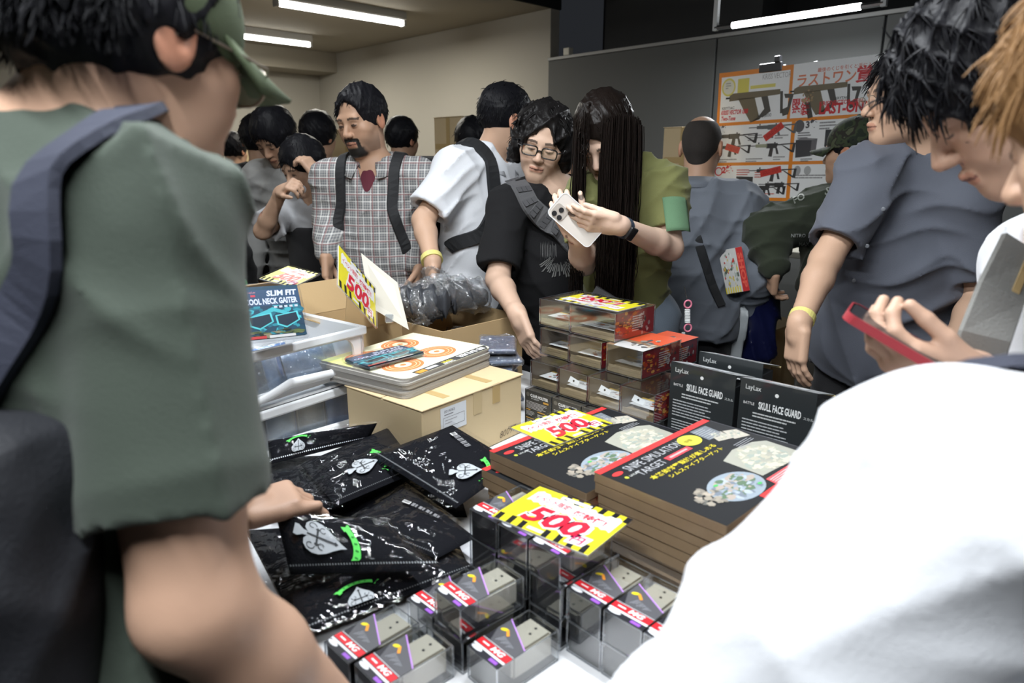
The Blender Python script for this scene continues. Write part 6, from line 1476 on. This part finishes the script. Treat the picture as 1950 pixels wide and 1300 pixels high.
hair_short(g, t, org, vol=.006, n=0, v=.006); cap(g, t, org, CAMO)
q = [g.N + (g.S['R'] - g.N) * -.45 + g.tu * .05, g.P + g.tu * .36 - g.tf * .15 - g.tr * .06, g.P + g.tu * .20 - g.tf * .17 + g.tr * .00, g.P + g.tu * .05 - g.tf * .16 + g.tr * .1]
strap_on(g, t, org, q, STRAP, .075, .012, 'sling_strap')
def back_text(g, t, org, body_, px, py, Y, h, col, rot=0., w=None):
    P = Print(); P.text(body_, 0, 0, h, col, 1, .02, rot=rot, w=w); q = np.array(P.v, np.float32); c = A3(px, py, Y); pts = (c + q[:, :1] * np.array([1., 0, 0]) + q[:, 1:2] * np.array([0, 0, 1.])).astype(np.float32); D = _a(unit(np.array([0, 0, ZC]) - c))
    for _ in range(20): pts = pts - D * np.clip(g.shirtF(pts) - .004, -.03, .03)[:, None]
    P.v = [tuple(v) for v in pts - org]; P.build('printed_lettering', t)
back_text(g, t, org, 'FO', 1513, 388, 2.6, .028, (.30, .32, .28), .45); back_text(g, t, org, 'SHO', 1570, 371, 2.6, .032, (.30, .32, .28), -.1); back_text(g, t, org, 'NITRO', 1506, 452, 2.6, .014, (.4, .42, .40)); back_text(g, t, org, 'MAX', 1521, 468, 2.6, .014, (.4, .42, .40))
finish(g, t, org, cloth('brown grey trousers', (.035, .030, .022)))

# --- person with black hair looking down at a phone
Hc = A3(1922, 168, .93)
g = make_rig(Hc, (160, 42, 0), 168, 10, 1.0, .95, 0, N=A3(2085, 455, 1.02), armL=dict(shoulder=A3(2050, 670, .92), elbow=A3(2040, 900, .84), wrist=A3(1850, 712, .80), d=(-.93, .10, .22), n=(.1, .5, .8), curl=(.55, .8, .5), thumb=(.85, .25, .45), spread=.02), armR=dict(wrist=A3(1960, 700, 1.25)))
t, org = person('black haired person in a white t-shirt looking down at a phone', g)
body(g, t, org, TONE, face=skin_cols(g, (.50, .32, .23), eyes='down'), hv=.0030, handv=.003)
shirt(g, t, org, WHITET, .018, hem=.12, v=.0065, seed=51)
hr = hair_short(g, t, org, vol=.026, front=.074, nape=-.06, side=-.03, n=1500, length=.042, seed=14, rad=.0021, forward=.25, lump=.010, v=.0042, jit=.12, wild=.2)
GS = mat('grey bag webbing', (.20, .20, .19), .8, bump=.3, bscale=300)
q = [A3(1945, 470, .93), A3(1905, 560, .86), A3(1875, 640, .84), A3(1845, 740, .84), A3(1825, 840, .85)]
b = MB(); b.strap([Vector(p - org) for p in q], [Vector((-.35, -.94, .1))] * 5, .060, .006); bs = b.build('bag_strap', GS, t); b = MB(); b.strap([Vector(p - org + np.array([.018, .004, .0])) for p in q], [Vector((-.35, -.94, .1))] * 5, .010, .008); b.build('strap_edge', mat('tan strap edge', (.42, .30, .14), .7), bs)
b = MB(); c = A3(1812, 700, .805) - org; b.box(c - np.array((.006, .004, .016)), c + np.array((.006, .004, .016)), .002); b.build('strap_tag', BLACK_P, bs)
finish(g, t, org)
y_ = A3(1655, 628, .80) - A3(1790, 688, .80)
phone('black phone in a red case held by the black haired person', Matrix.Translation(Vector(A3(1722, 652, .80))) @ frame((0, 0, 0), (.52, .85, .0), y_).to_3x3().to_4x4(), mat('phone black', (.01, .01, .012), .3), mat('red phone case', (.30, .03, .04), .4), .072, .145, False)

# --- person in the white t-shirt at the table end
Hc = np.array([.520, .57, 1.450])
g = make_rig(Hc, (118, 18, 0), 138, 14, 1.02, 1.05, .01, N=np.array([.475, .515, 1.190]), armL=dict(shoulder=A3(1800, 940, .445), elbow=A3(1330, 1510, .42), wrist=A3(1120, 1760, .55)), armR=dict(wrist=(.50, .95, .86)))
t, org = person('person in a white t-shirt with a navy strap at the table end', g)
body(g, t, org, TONE, hv=.004, handv=.004)
shirt(g, t, org, WHITET, .020, sleeve=.92, sr=(.088, .086), hem=.10, v=.006, wr=(.010, 30), seed=61)
hair_short(g, t, org, HAIR_LT, vol=.024, front=.06, nape=-.075, n=1300, length=.04, seed=15, forward=.1, v=.0045, rad=.0022)
c = g.N + (g.S['L'] - g.N) * .45
strap_on(g, t, org, [c - g.tf * .12 - g.tu * .2, c - g.tf * .11 + g.tu * .0, c + g.tu * .09, c + g.tf * .12 + g.tu * .0, c + g.tf * .13 - g.tu * .2], NAVYS, .055, .010)
finish(g, t, org)

# --- capped man close by, his back half turned
CAPG = mat('olive cap cloth', (.055, .075, .035), .9, bump=.25, bscale=400)
Hc = A3(246, 88, .71)
g = make_rig(Hc, (62, 14, 2), 70, 12, 1.04, 1.06, .01, N=np.array([-.455, .70, 1.420]), armR=dict(shoulder=np.array([-.318, .60, 1.365]), elbow=A3(372, 1150, .515), wrist=A3(690, 1420, .64), d=(.4, .6, -.7)), armL=dict(shoulder=np.array([-.60, .80, 1.37]), wrist=A3(462, 992, 1.02), hint=(-1, -.2, -.5), d=(.80, .50, .06), n=(.10, .2, -.95), curl=(.75, .75, .45), fcurl={0: (.45, .55, .35)}, thumb=(.92, .12, .05), tb=.1))
t, org = person('man in an olive cap and dark green t-shirt bending over the pouches', g)
g.armk = 1.16
body(g, t, org, TONE, face=skin_cols(g, (.50, .31, .215), eyes='open', stubble=.1), hv=.003, bv=.008, handv=.003)
shirt(g, t, org, DKGREEN, .016, sleeve=.74, sr=(.070, .072), hem=.12, v=.0058, wr=(.011, 34), seed=71, neck=.070)
hair_short(g, t, org, vol=.014, front=.075, nape=-.050, side=-.018, n=1500, length=.026, zmax=.022, seed=17, forward=.1, rad=.0016, v=.004, jit=.25)
c_ = cap(g, t, org, CAPG, tilt=-.15, dz=-.012, r=1.04)
glasses(g, t, org, FRAME_M, .026, .019, .112, -.004, .0013)
c = g.N + (g.S['R'] - g.N) * .62
strap_on(g, t, org, [A3(-40, 790, .56), A3(60, 620, .55), A3(150, 450, .55), A3(215, 310, .56), A3(275, 215, .62), c + g.tu * .07 + g.tf * .03, c + g.tf * .12 - g.tu * .02, c + g.tf * .13 - g.tu * .16], NAVYS, .044, .008)
F = Field(); c2 = A3(-85, 1190, .49); F.rbox(c2, (.115, .075, .185), np.array([g.tr, g.tf, g.tu]), .06); F.wrinkle(folds(.010, 30, (0, 0, 1), 4)); solid('backpack', F, .009, mat('black pack cloth', (.008, .009, .013), .7, bump=.3, bscale=300), t, org)
wrist_band(g, 'L', t, org, STRAP, .86, .031, .050, 'watch_strap'); wrist_band(g, 'L', t, org, mat('watch steel', (.6, .55, .5), .25, 1.), .86, .0335, .016, 'watch')
finish(g, t, org)

# --- the crowd in the back bay
def bg(label, px, py, Y, head, byaw, m, hair=None, s=1., tr=None, tone=TONE_D, lean=6, arm=None, cap_m=None, w=1., face=None, long=True, **kw):
    g = make_rig(A3(px, py, Y), head, byaw, lean, s, w, .01, **(arm or {})); t, org = person(label, g); body(g, t, org, tone, hv=.0052, bv=.014, handv=.006, face=face or skin_cols(g, tone)); shirt(g, t, org, m, .022, long=long, hem=.12, v=.012, wr=(.008, 36), seed=int(px))
    hair_short(g, t, org, n=160, v=.007, seed=int(px), length=.03, **(hair or {})); trousers(g, t, org, tr or BLK_TR, .016); shoes(g, t, org); return g, t, org
DKJ = cloth('black jacket', (.008, .008, .010)); GRW = cloth('grey white shirt', (.33, .33, .32)); WSH = cloth('pale shirt', (.45, .46, .48))
bg('black jacketed person beside the capped man\'s shoulder', 385, 284, 3.45, (60, 5, 0), 60, DKJ, s=1.0)
bg('person with bowed head in a grey white open shirt', 524, 262, 3.55, (-110, 38, 0), -100, GRW, dict(vol=.022), lean=12, s=1.03)
g, t, org = bg('masked person in a dark vest reaching up, in front of the bowed man', 578, 318, 3.15, (-128, 26, 0), -110, WSH, dict(vol=.018), s=.93, lean=8, tone=TONE, arm=dict(armR=dict(wrist=A3(535, 366, 2.9), hint=(-.6, .3, -.8), d=(.5, -.4, .3), curl=(.9, .9, .6)), armL=dict(wrist=A3(606, 335, 3.0), hint=(.8, -.2, -.4), d=(-.6, 0, .8), curl=(.8, .8, .5))), long=False)
F = Field(); L = lambda *p: loc(g, p); F.ell(L(0, .072, -.055), (.050, .042, .050), g.H); F.ell(L(0, .06, -.05), (.040, .040, .040), g.H, .004, 's'); F.plane(L(0, .05, 0), -g.H[1]); solid('face_mask', F, .005, WHITET, t, org)
F = Field(); f_torso(F, g, .034); F.plane(g.P + g.tu * .36, g.tu); F.plane(g.P - g.tu * .02, -g.tu); solid('vest', F, .012, DKJ, t, org)
bg('person in a pale shirt standing behind the masked person, seen from behind', 608, 262, 4.2, (70, 6, 0), 70, WSH, dict(vol=.024))
bg('distant person in black near the left cartons, seen from behind', 446, 288, 5.4, (80, 8, 0), 80, DKJ, dict(vol=.014))
bg('person in a black coat behind the bowed man', 492, 268, 4.2, (100, 0, 0), 100, DKJ, dict(vol=.02), s=1.02)
bg('person with a black backpack behind the plaid man\'s shoulder', 767, 268, 4.3, (60, 6, 0), 60, DKJ, dict(vol=.016), s=.98)
bg('dark haired person by the tall carton, behind the white shirt man', 897, 272, 4.2, (100, 12, 0), 100, DKJ, dict(vol=.022), s=.98)
bg('dark haired person hidden behind the black t-shirt man', 1086, 292, 3.3, (40, 0, 0), 60, DKJ, dict(vol=.018), s=.98)
# ------------------------------------------------------------------ prize poster on its easel
def atu(px, py, u):
    """point seen at a photo pixel on the plane u = const"""
    a = at(px, py, Y=1.) - Vector((0, 0, ZC)); return Vector((0, 0, ZC)) + a * (u / a.dot(U))
PU = 3.55
p_tl, p_tr, p_bl = atu(1369, 140, PU), atu(1672, 103, PU), atu(1357, 380, PU)
PW, PH = (p_tr - p_tl).length, (p_tl - p_bl).length
pt = thing('prize_poster', 'orange framed prize poster with rifle pictures, clipped to an easel', 'poster', p_bl); po = Vector(p_bl)
PM = frame(Vector((0, 0, 0)), p_tr - p_tl, Vector((0, 0, 1)))
b = MB(); b.box((0, 0, -.008), (PW, PH, 0)); o = b.build('board', WHITE_P, pt); o.matrix_local = PM
P = Print(); OR = (.75, .24, .02); WP = (.80, .82, .84)
def X(f): return f * PW
def Yt(f): return PH * (1 - f)
def panel(x0, x1, y0, y1): P.rect(X(x0), Yt(y1), X(x1), Yt(y0), WP, 1)
P.rect(0, 0, PW, PH, OR)
for q in ((.02, .49, .035, .385), (.51, 1., .0, .385), (.0, .525, .41, .70), (.55, .965, .41, .70), (.0, .525, .725, .975), (.55, .965, .725, .975)): panel(*q)
def gun(cx, cy, s, col, kind=0, flip=1, furn=None):
    """long gun silhouette, s = overall length in metres, muzzle on the left"""
    f2 = furn or col; T = lambda pts: [(X(cx) + flip * x * s, Yt(cy) + y * s) for x, y in pts]
    if kind == 0:
        P.poly(T([(-.50, .012), (-.30, .012), (-.30, .030), (-.50, .030)]), col, 3); P.poly(T([(-.33, -.012), (-.08, -.018), (-.08, .052), (-.33, .050)]), f2, 3); P.poly(T([(-.10, -.035), (.12, -.035), (.14, .06), (-.10, .06)]), col, 3)
        P.poly(T([(-.02, -.03), (.05, -.03), (.03, -.20), (-.05, -.19)]), col, 3); P.poly(T([(.09, -.03), (.13, -.03), (.17, -.15), (.12, -.15)]), col, 3); P.poly(T([(.12, .015), (.22, .015), (.22, .040), (.12, .040)]), col, 3)
        for q in (((.20, .045), (.50, .055), (.50, .035), (.22, .02)), ((.45, .05), (.50, .05), (.48, -.13), (.42, -.12)), ((.21, .02), (.26, .01), (.46, -.10), (.44, -.13))): P.poly(T(list(q)), col, 3)
        for x in (-.28, .06): P.poly(T([(x, .055), (x + .03, .055), (x + .03, .085), (x, .085)]), col, 3)
    else:
        P.poly(T([(-.48, .02), (.30, .06), (.30, .13), (-.42, .13), (-.48, .10)]), col, 3); P.poly(T([(-.34, .05), (-.08, .05), (.02, -.26), (-.12, -.30), (-.24, -.12)]), col, 3); P.poly(T([(-.12, -.30), (.02, -.26), (.06, -.20), (.0, -.22)]), f2, 3)
        P.poly(T([(.02, .05), (.12, .05), (.18, -.16), (.06, -.24), (.0, -.22), (.08, -.12)]), f2, 4); P.poly(T([(.30, .10), (.34, .10), (.36, -.20), (.32, -.20)]), f2, 3); P.poly(T([(.36, .06), (.50, .05), (.44, -.22), (.36, -.24), (.34, -.15), (.42, -.12), (.44, .0), (.38, .0)]), f2, 3)
        P.poly(T([(-.54, .055), (-.47, .055), (-.47, .08), (-.54, .08)]), BLK, 3)
def red_tag(x, y, w, h, rot):
    ca, sa = math.cos(rot), math.sin(rot); c = [(-w / 2, -h / 2), (w / 2, -h / 2), (w / 2, h / 2), (-w / 2, h / 2)]; P.poly([(X(x) + a * ca - b_ * sa, Yt(y) + a * sa + b_ * ca) for a, b_ in c], (.55, .04, .03), 6); P.lines(0, 0, 0, 0, 0, 0, RED); P.text('SOLD OUT', X(x) - w * .38 * ca + h * .22 * sa, Yt(y) - w * .38 * sa - h * .22 * ca, h * .5, (.35, .02, .02), 7, .02, w=w * .76, rot=rot)
TANG = (.16, .13, .08); DG = (.045, .045, .048)
P.ellipse(X(.075), Yt(.115), .040, .046, (.68, .62, .15), 2, 24); P.ellipse(X(.075), Yt(.115), .032, .036, (.7, .7, .6), 3, 24); P.lines(X(.055), Yt(.09), .035, 3, .012, .006, (.35, .35, .32), 4, 3)
P.rect(X(.14), Yt(.20), X(.22), Yt(.06), (.66, .60, .12), 2); P.rect(X(.23), Yt(.145), X(.40), Yt(.12), (.68, .62, .15), 2); P.text('KRISS VECTOR', X(.31), Yt(.085), .026, (.35, .35, .36), 2, 0., w=.15)
gun(.30, .235, .36, TANG, 1, 1, (.07, .065, .055)); P.text('KRYTAC', X(.035), Yt(.285), .014, (.05, .05, .05), 2, .01); P.text('KRISS VECTOR GBB', X(.03), Yt(.325), .024, (.6, .03, .04), 5, .03, w=.155, shear=.15); P.text('Two-Tone', X(.03), Yt(.372), .024, (.6, .03, .04), 5, .03, w=.085, shear=.15); P.text('¥66,800', X(.29), Yt(.365), .020, (.06, .06, .06), 5, 0.)
P.text('最後のくじを引くと手に入る', X(.66), Yt(.075), .020, (.6, .12, .06), 2, .01, w=.27); P.text('ラストワン', X(.54), Yt(.165), .058, (.68, .20, .10), 2, .02, w=.28); P.text('賞', X(.885), Yt(.175), .075, (.6, .03, .04), 2, .04)
gun(.72, .225, .33, TANG, 1, 1, (.055, .05, .045)); P.poly([(X(.60), Yt(.28)), (X(.63), Yt(.275)), (X(.655), Yt(.385)), (X(.625), Yt(.395))], (.05, .045, .04), 5); P.splat(X(.615), Yt(.235), .03, .035, [(.3, .2, .1), (.12, .09, .05), (.42, .3, .16)], 22, 5, 3, .3)
P.text('限定', X(.52), Yt(.31), .045, (.6, .03, .04), 5, .03); P.text('塗装', X(.52), Yt(.37), .045, (.6, .03, .04), 5, .03); P.text('KRISSVECTOR GEN', X(.69), Yt(.31), .020, (.6, .03, .04), 6, .02, w=.20); P.text('LAST-ONE', X(.69), Yt(.372), .050, (.6, .02, .03), 6, .04, w=.235); P.text('KRYTAC', X(.78), Yt(.275), .012, (.05, .05, .05), 6)
P.text('1等', X(.02), Yt(.465), .04, (.08, .08, .09), 2, .03); gun(.13, .50, .28, DG); gun(.40, .445, .26, (.12, .125, .13)); gun(.11, .585, .24, DG); gun(.40, .585, .26, DG, 0, 1, (.34, .36, .26))
red_tag(.41, .475, .115, .034, .62); red_tag(.13, .59, .085, .034, -.30)
for x, y, w_, n_, sd in ((.235, .50, .10, 3, 3), (.02, .68, .13, 2, 5), (.23, .68, .10, 2, 6), (.42, .51, .09, 2, 7), (.42, .67, .08, 2, 8)): P.lines(X(x), Yt(y), w_, n_, .012, .006, (.28, .28, .29), 2, sd)
P.ellipse(X(.575), Yt(.445), .026, .030, (.10, .10, .11), 2, 20); P.text('3等', X(.615), Yt(.468), .045, (.06, .06, .07), 2, .04); P.lines(X(.70), Yt(.435), .09, 3, .014, .007, (.25, .25, .26), 2, 9); P.lines(X(.86), Yt(.43), .06, 1, .01, .007, (.25, .25, .26), 2, 10); P.lines(X(.57), Yt(.50), .07, 3, .012, .006, (.15, .15, .16), 2, 11)
P.poly([(X(.56), Yt(.545)), (X(.66), Yt(.55)), (X(.66), Yt(.665)), (X(.565), Yt(.675))], (.045, .047, .055), 3); P.poly([(X(.66), Yt(.55)), (X(.695), Yt(.54)), (X(.69), Yt(.65)), (X(.66), Yt(.665))], (.13, .13, .14), 3); P.poly([(X(.565), Yt(.545)), (X(.60), Yt(.53)), (X(.695), Yt(.54)), (X(.66), Yt(.55))], (.2, .2, .21), 3); P.lines(X(.60), Yt(.69), .07, 2, .009, .005, (.1, .1, .1), 4, 12)
P.poly([(X(.74), Yt(.48)), (X(.86), Yt(.485)), (X(.87), Yt(.56)), (X(.80), Yt(.63)), (X(.74), Yt(.60))], (.03, .035, .04), 3); P.poly([(X(.775), Yt(.50)), (X(.785), Yt(.50)), (X(.79), Yt(.55)), (X(.775), Yt(.55))], WP, 4); P.poly([(X(.81), Yt(.50)), (X(.83), Yt(.50)), (X(.825), Yt(.545)), (X(.81), Yt(.55))], WP, 4)
P.text('2等', X(.06), Yt(.79), .046, (.62, .02, .03), 2, .05); P.ring(X(.035), Yt(.77), .018, .024, (.62, .02, .03), 2); gun(.42, .775, .26, DG); red_tag(.41, .775, .115, .034, .22); gun(.37, .905, .24, DG); gun(.47, .88, .22, DG)
P.poly([(X(.17), Yt(.81)), (X(.29), Yt(.815)), (X(.29), Yt(.86)), (X(.17), Yt(.87))], DG, 3); P.poly([(X(.255), Yt(.86)), (X(.29), Yt(.85)), (X(.292), Yt(.945)), (X(.268), Yt(.95))], DG, 3)
for x, y, w_, n_, sd in ((.17, .765, .09, 3, 13), (.30, .785, .09, 3, 14), (.31, .95, .11, 2, 15)): P.lines(X(x), Yt(y), w_, n_, .012, .006, (.55, .14, .12), 2, sd)
P.ellipse(X(.585), Yt(.77), .018, .024, (.35, .36, .38), 2); P.ellipse(X(.65), Yt(.77), .018, .022, (.4, .41, .42), 2); P.lines(X(.57), Yt(.81), .2, 2, .012, .006, (.25, .25, .26), 2, 16)
GLOSSY = attr_mat('glossy poster', .35, .8); P.build('printed_sheet', pt, PM @ Matrix.Translation((0, 0, .001)), GLOSSY)
for fx, fz, hz in ((.36, PH + .0, .03), (.30, -.02, .03)):
    b = MB(); b.box((X(fx) - .06, fz - .022, -.012), (X(fx) + .06, fz + .02, .012), .003); b.box((X(fx) + .02, fz + (.02 if fz > 0 else -.05), -.014), (X(fx) + .05, fz + (.05 if fz > 0 else -.02), .014), .003); o = b.build('easel_clip', BLACK_P, pt); o.matrix_local = PM
et = thing('easel', 'black easel standing behind the prize poster', 'easel', W(PU + .25, p_bl.dot(V) - PW / 2, 0), RZ)
for y, x1 in ((-.32, -.05), (.32, -.05), (0, .38)):
    b = MB(); b.tube([(x1, y, 0), (-.20 if x1 < 0 else .0, y * .25, p_tl.z + .02)], .012, 8); b.build('leg', BLACK_P, et, smooth=True)
b = MB(); b.tube([(-.13, -.25, p_bl.z - .03), (-.13, .25, p_bl.z - .03)], .012, 8); b.build('ledge', BLACK_P, et)

# ------------------------------------------------------------------ cartons along the walls, second table, bags
def wall_carton(label, px0, px1, ytop, Y, lx, ly, z0, z1, deg=0):
    c = at((px0 + px1) / 2, 300, Y=Y); t = closed_carton(label, Matrix.Translation((c.x, c.y, z0)) @ Matrix.Rotation(RZ + math.radians(deg), 4, 'Z') @ Matrix.Translation((-lx / 2, -ly / 2, 0)), lx, ly, z1 - z0)
    b = MB(); b.box((lx * .40, -.0012, .01), (lx * .52, -.0004, z1 - z0 - .006)); b.build('tape', TAPE, t); b = MB(); b.box((-.0012, ly * .42, .01), (-.0004, ly * .55, z1 - z0 - .006)); b.build('tape', TAPE, t); b = MB(); b.box((-.0013, .01, (z1 - z0) * .52), (-.0005, ly - .01, (z1 - z0) * .60)); b.build('tape', TAPE, t)
    return t
zt = lambda px, py, Y: at(px, py, Y=Y).z
def carton_stack(where, px, Y, lx, ly, zs, deg=0):
    names = ('bottom', 'second', 'third', 'top')
    for i in range(len(zs) - 1): wall_carton('carton in the stack ' + where + ', ' + ('top' if i == len(zs) - 2 else names[i]), px, px, 0, Y, lx, ly, zs[i] + (.001 if i else 0), zs[i + 1], deg + i * 1.5)
carton_stack('behind the white shirt man', 880, 4.8, .26, .26, (0, .42, .84, 1.27, zt(875, 222, 4.7)))
carton_stack('by the back wall beside the plaid man', 640, 5.6, .34, .32, (0, .5, 1.0, zt(650, 246, 5.4)), 6)
carton_stack('at the back wall near the crowd', 425, 5.9, .4, .4, (0, .5, 1.0, zt(425, 272, 5.6)))
carton_stack('between the woman and the cropped man', 1312, 3.9, .20, .22, (0, .4, .82, 1.2, zt(1290, 240, 3.75)), 3)
# low shelf under the poster
st = thing('low_shelf', 'low shelf with a pale top under the poster', 'shelf', W(3.34, 1.60), RZ)
b = MB(); b.box((-.2, -.36, .98), (.2, .36, 1.01), .003); b.build('shelf_top', mat('pale board', (.42, .40, .33), .6), st)
for y in (-.33, .33):
    b = MB(); b.box((-.18, y - .012, 0), (.18, y + .012, .979)); b.build('side_panel', KRAFT, st)
wall_carton('carton standing on the floor in the low shelf', 1466, 1466, 0, 3.47, .30, .36, 0, .62)
table(.50, 1.10, 2.02, 3.30, 'white table at the far left covered with opened cartons')
open_carton('open carton with a low flap on the far left table', TM(.68, 2.25, TZ + .0008, 5), .38, .40, .22, ('-x1.2', '-y1.0'))
open_carton('smaller open carton with red and silver goods on the far left table', TM(.84, 2.72, TZ + .0008, -4), .24, .30, .20, ())
def roll(label, p, q, r, col, band):
    t = thing('cloth_roll', label, 'roll', (p + q) / 2 - Vector((0, 0, r))); o_ = Vector(t.location); b = MB(); n = 12; d = (q - p)
    b.tube([p + d * (k / n) - o_ for k in range(n + 1)], [r * (.8 if k in (0, n) else 1 + .05 * math.sin(k * 2)) for k in range(n + 1)], 16); b.build('fabric', mat(label, col, .7, var=.3, vscale=20), t, smooth=True)
    b = MB(); b.tube([p + d * .62 - o_, p + d * .68 - o_], r * 1.06, 16); b.build('band', mat('roll band', band, .6), t, smooth=True)
zr = TZ + .26
roll('green fabric roll with a yellow band on the left table', W(.74, 2.46, zr), W(1.00, 2.40, zr), .034, (.03, .20, .06), (.5, .45, .05))
roll('dusty pink fabric roll beside the green roll', W(.85, 2.56, zr + .005), W(1.03, 2.50, zr + .005), .028, (.25, .10, .08), (.3, .12, .1))
for i, (u, v, c) in enumerate(((.92, 2.82, (.4, .05, .03)), (1.00, 2.86, (.35, .36, .38)), (.98, 2.94, (.03, .03, .035)))):
    t = thing('spray_can', ('red', 'silver', 'black')[i] + ' can standing in the smaller open carton', 'can', W(u, v, TZ + .006), 0, 'cans in the smaller carton'); b = MB(); b.lathe([(.028, 0), (.030, .004), (.030, .17), (.022, .19), (.010, .195), (.010, .215)], 16); b.build('can_body', mat('can %d' % i, c, .25, .3), t, smooth=True); b = MB(); b.lathe([(.0295, .0), (.0295, .035), (.026, .04)], 16, Matrix.Translation((0, 0, .19))); b.build('can_cap', mat('can cap', (.5, .5, .52), .3), t, smooth=True)
# blue and white plastic bags by the camouflage cap man
def sack(label, c, r, m, seed):
    t = thing('plastic_bag', label, 'bag', (c[0], c[1], c[2] - r[2])); F = Field(); F.rbox(c, r, None, min(r) * .7, .03); F.cone(np.array(c) + (0, 0, r[2] * .8), np.array(c) + (0, 0, r[2] + .05), r[0] * .5, .03, .08); F.wrinkle(folds(.014, 45, (.5, .3, .3), seed)); solid('bag_body', F, .009, m, t, np.array(t.location))
    b = MB(); p = Vector((0, 0, 2 * r[2] + .02)); b.tube([p + Vector((-.03, 0, 0)), p + Vector((-.02, 0, .07)), p + Vector((.02, 0, .07)), p + Vector((.03, 0, 0))], .006, 6); b.build('handle', m, t, smooth=True)
zb = at(1446, 618, Y=2.80)
sack('dark blue plastic bag carried by the camouflage cap man', (zb.x, zb.y, zb.z + .0), (.065, .05, .16), mat('blue bag film', (.006, .008, .045), .35), 3)
zb = at(1402, 646, Y=2.76); sack('white plastic bag next to the dark blue bag', (zb.x, zb.y, zb.z - .03), (.022, .022, .085), mat('white bag film', (.40, .43, .45), .4), 5)
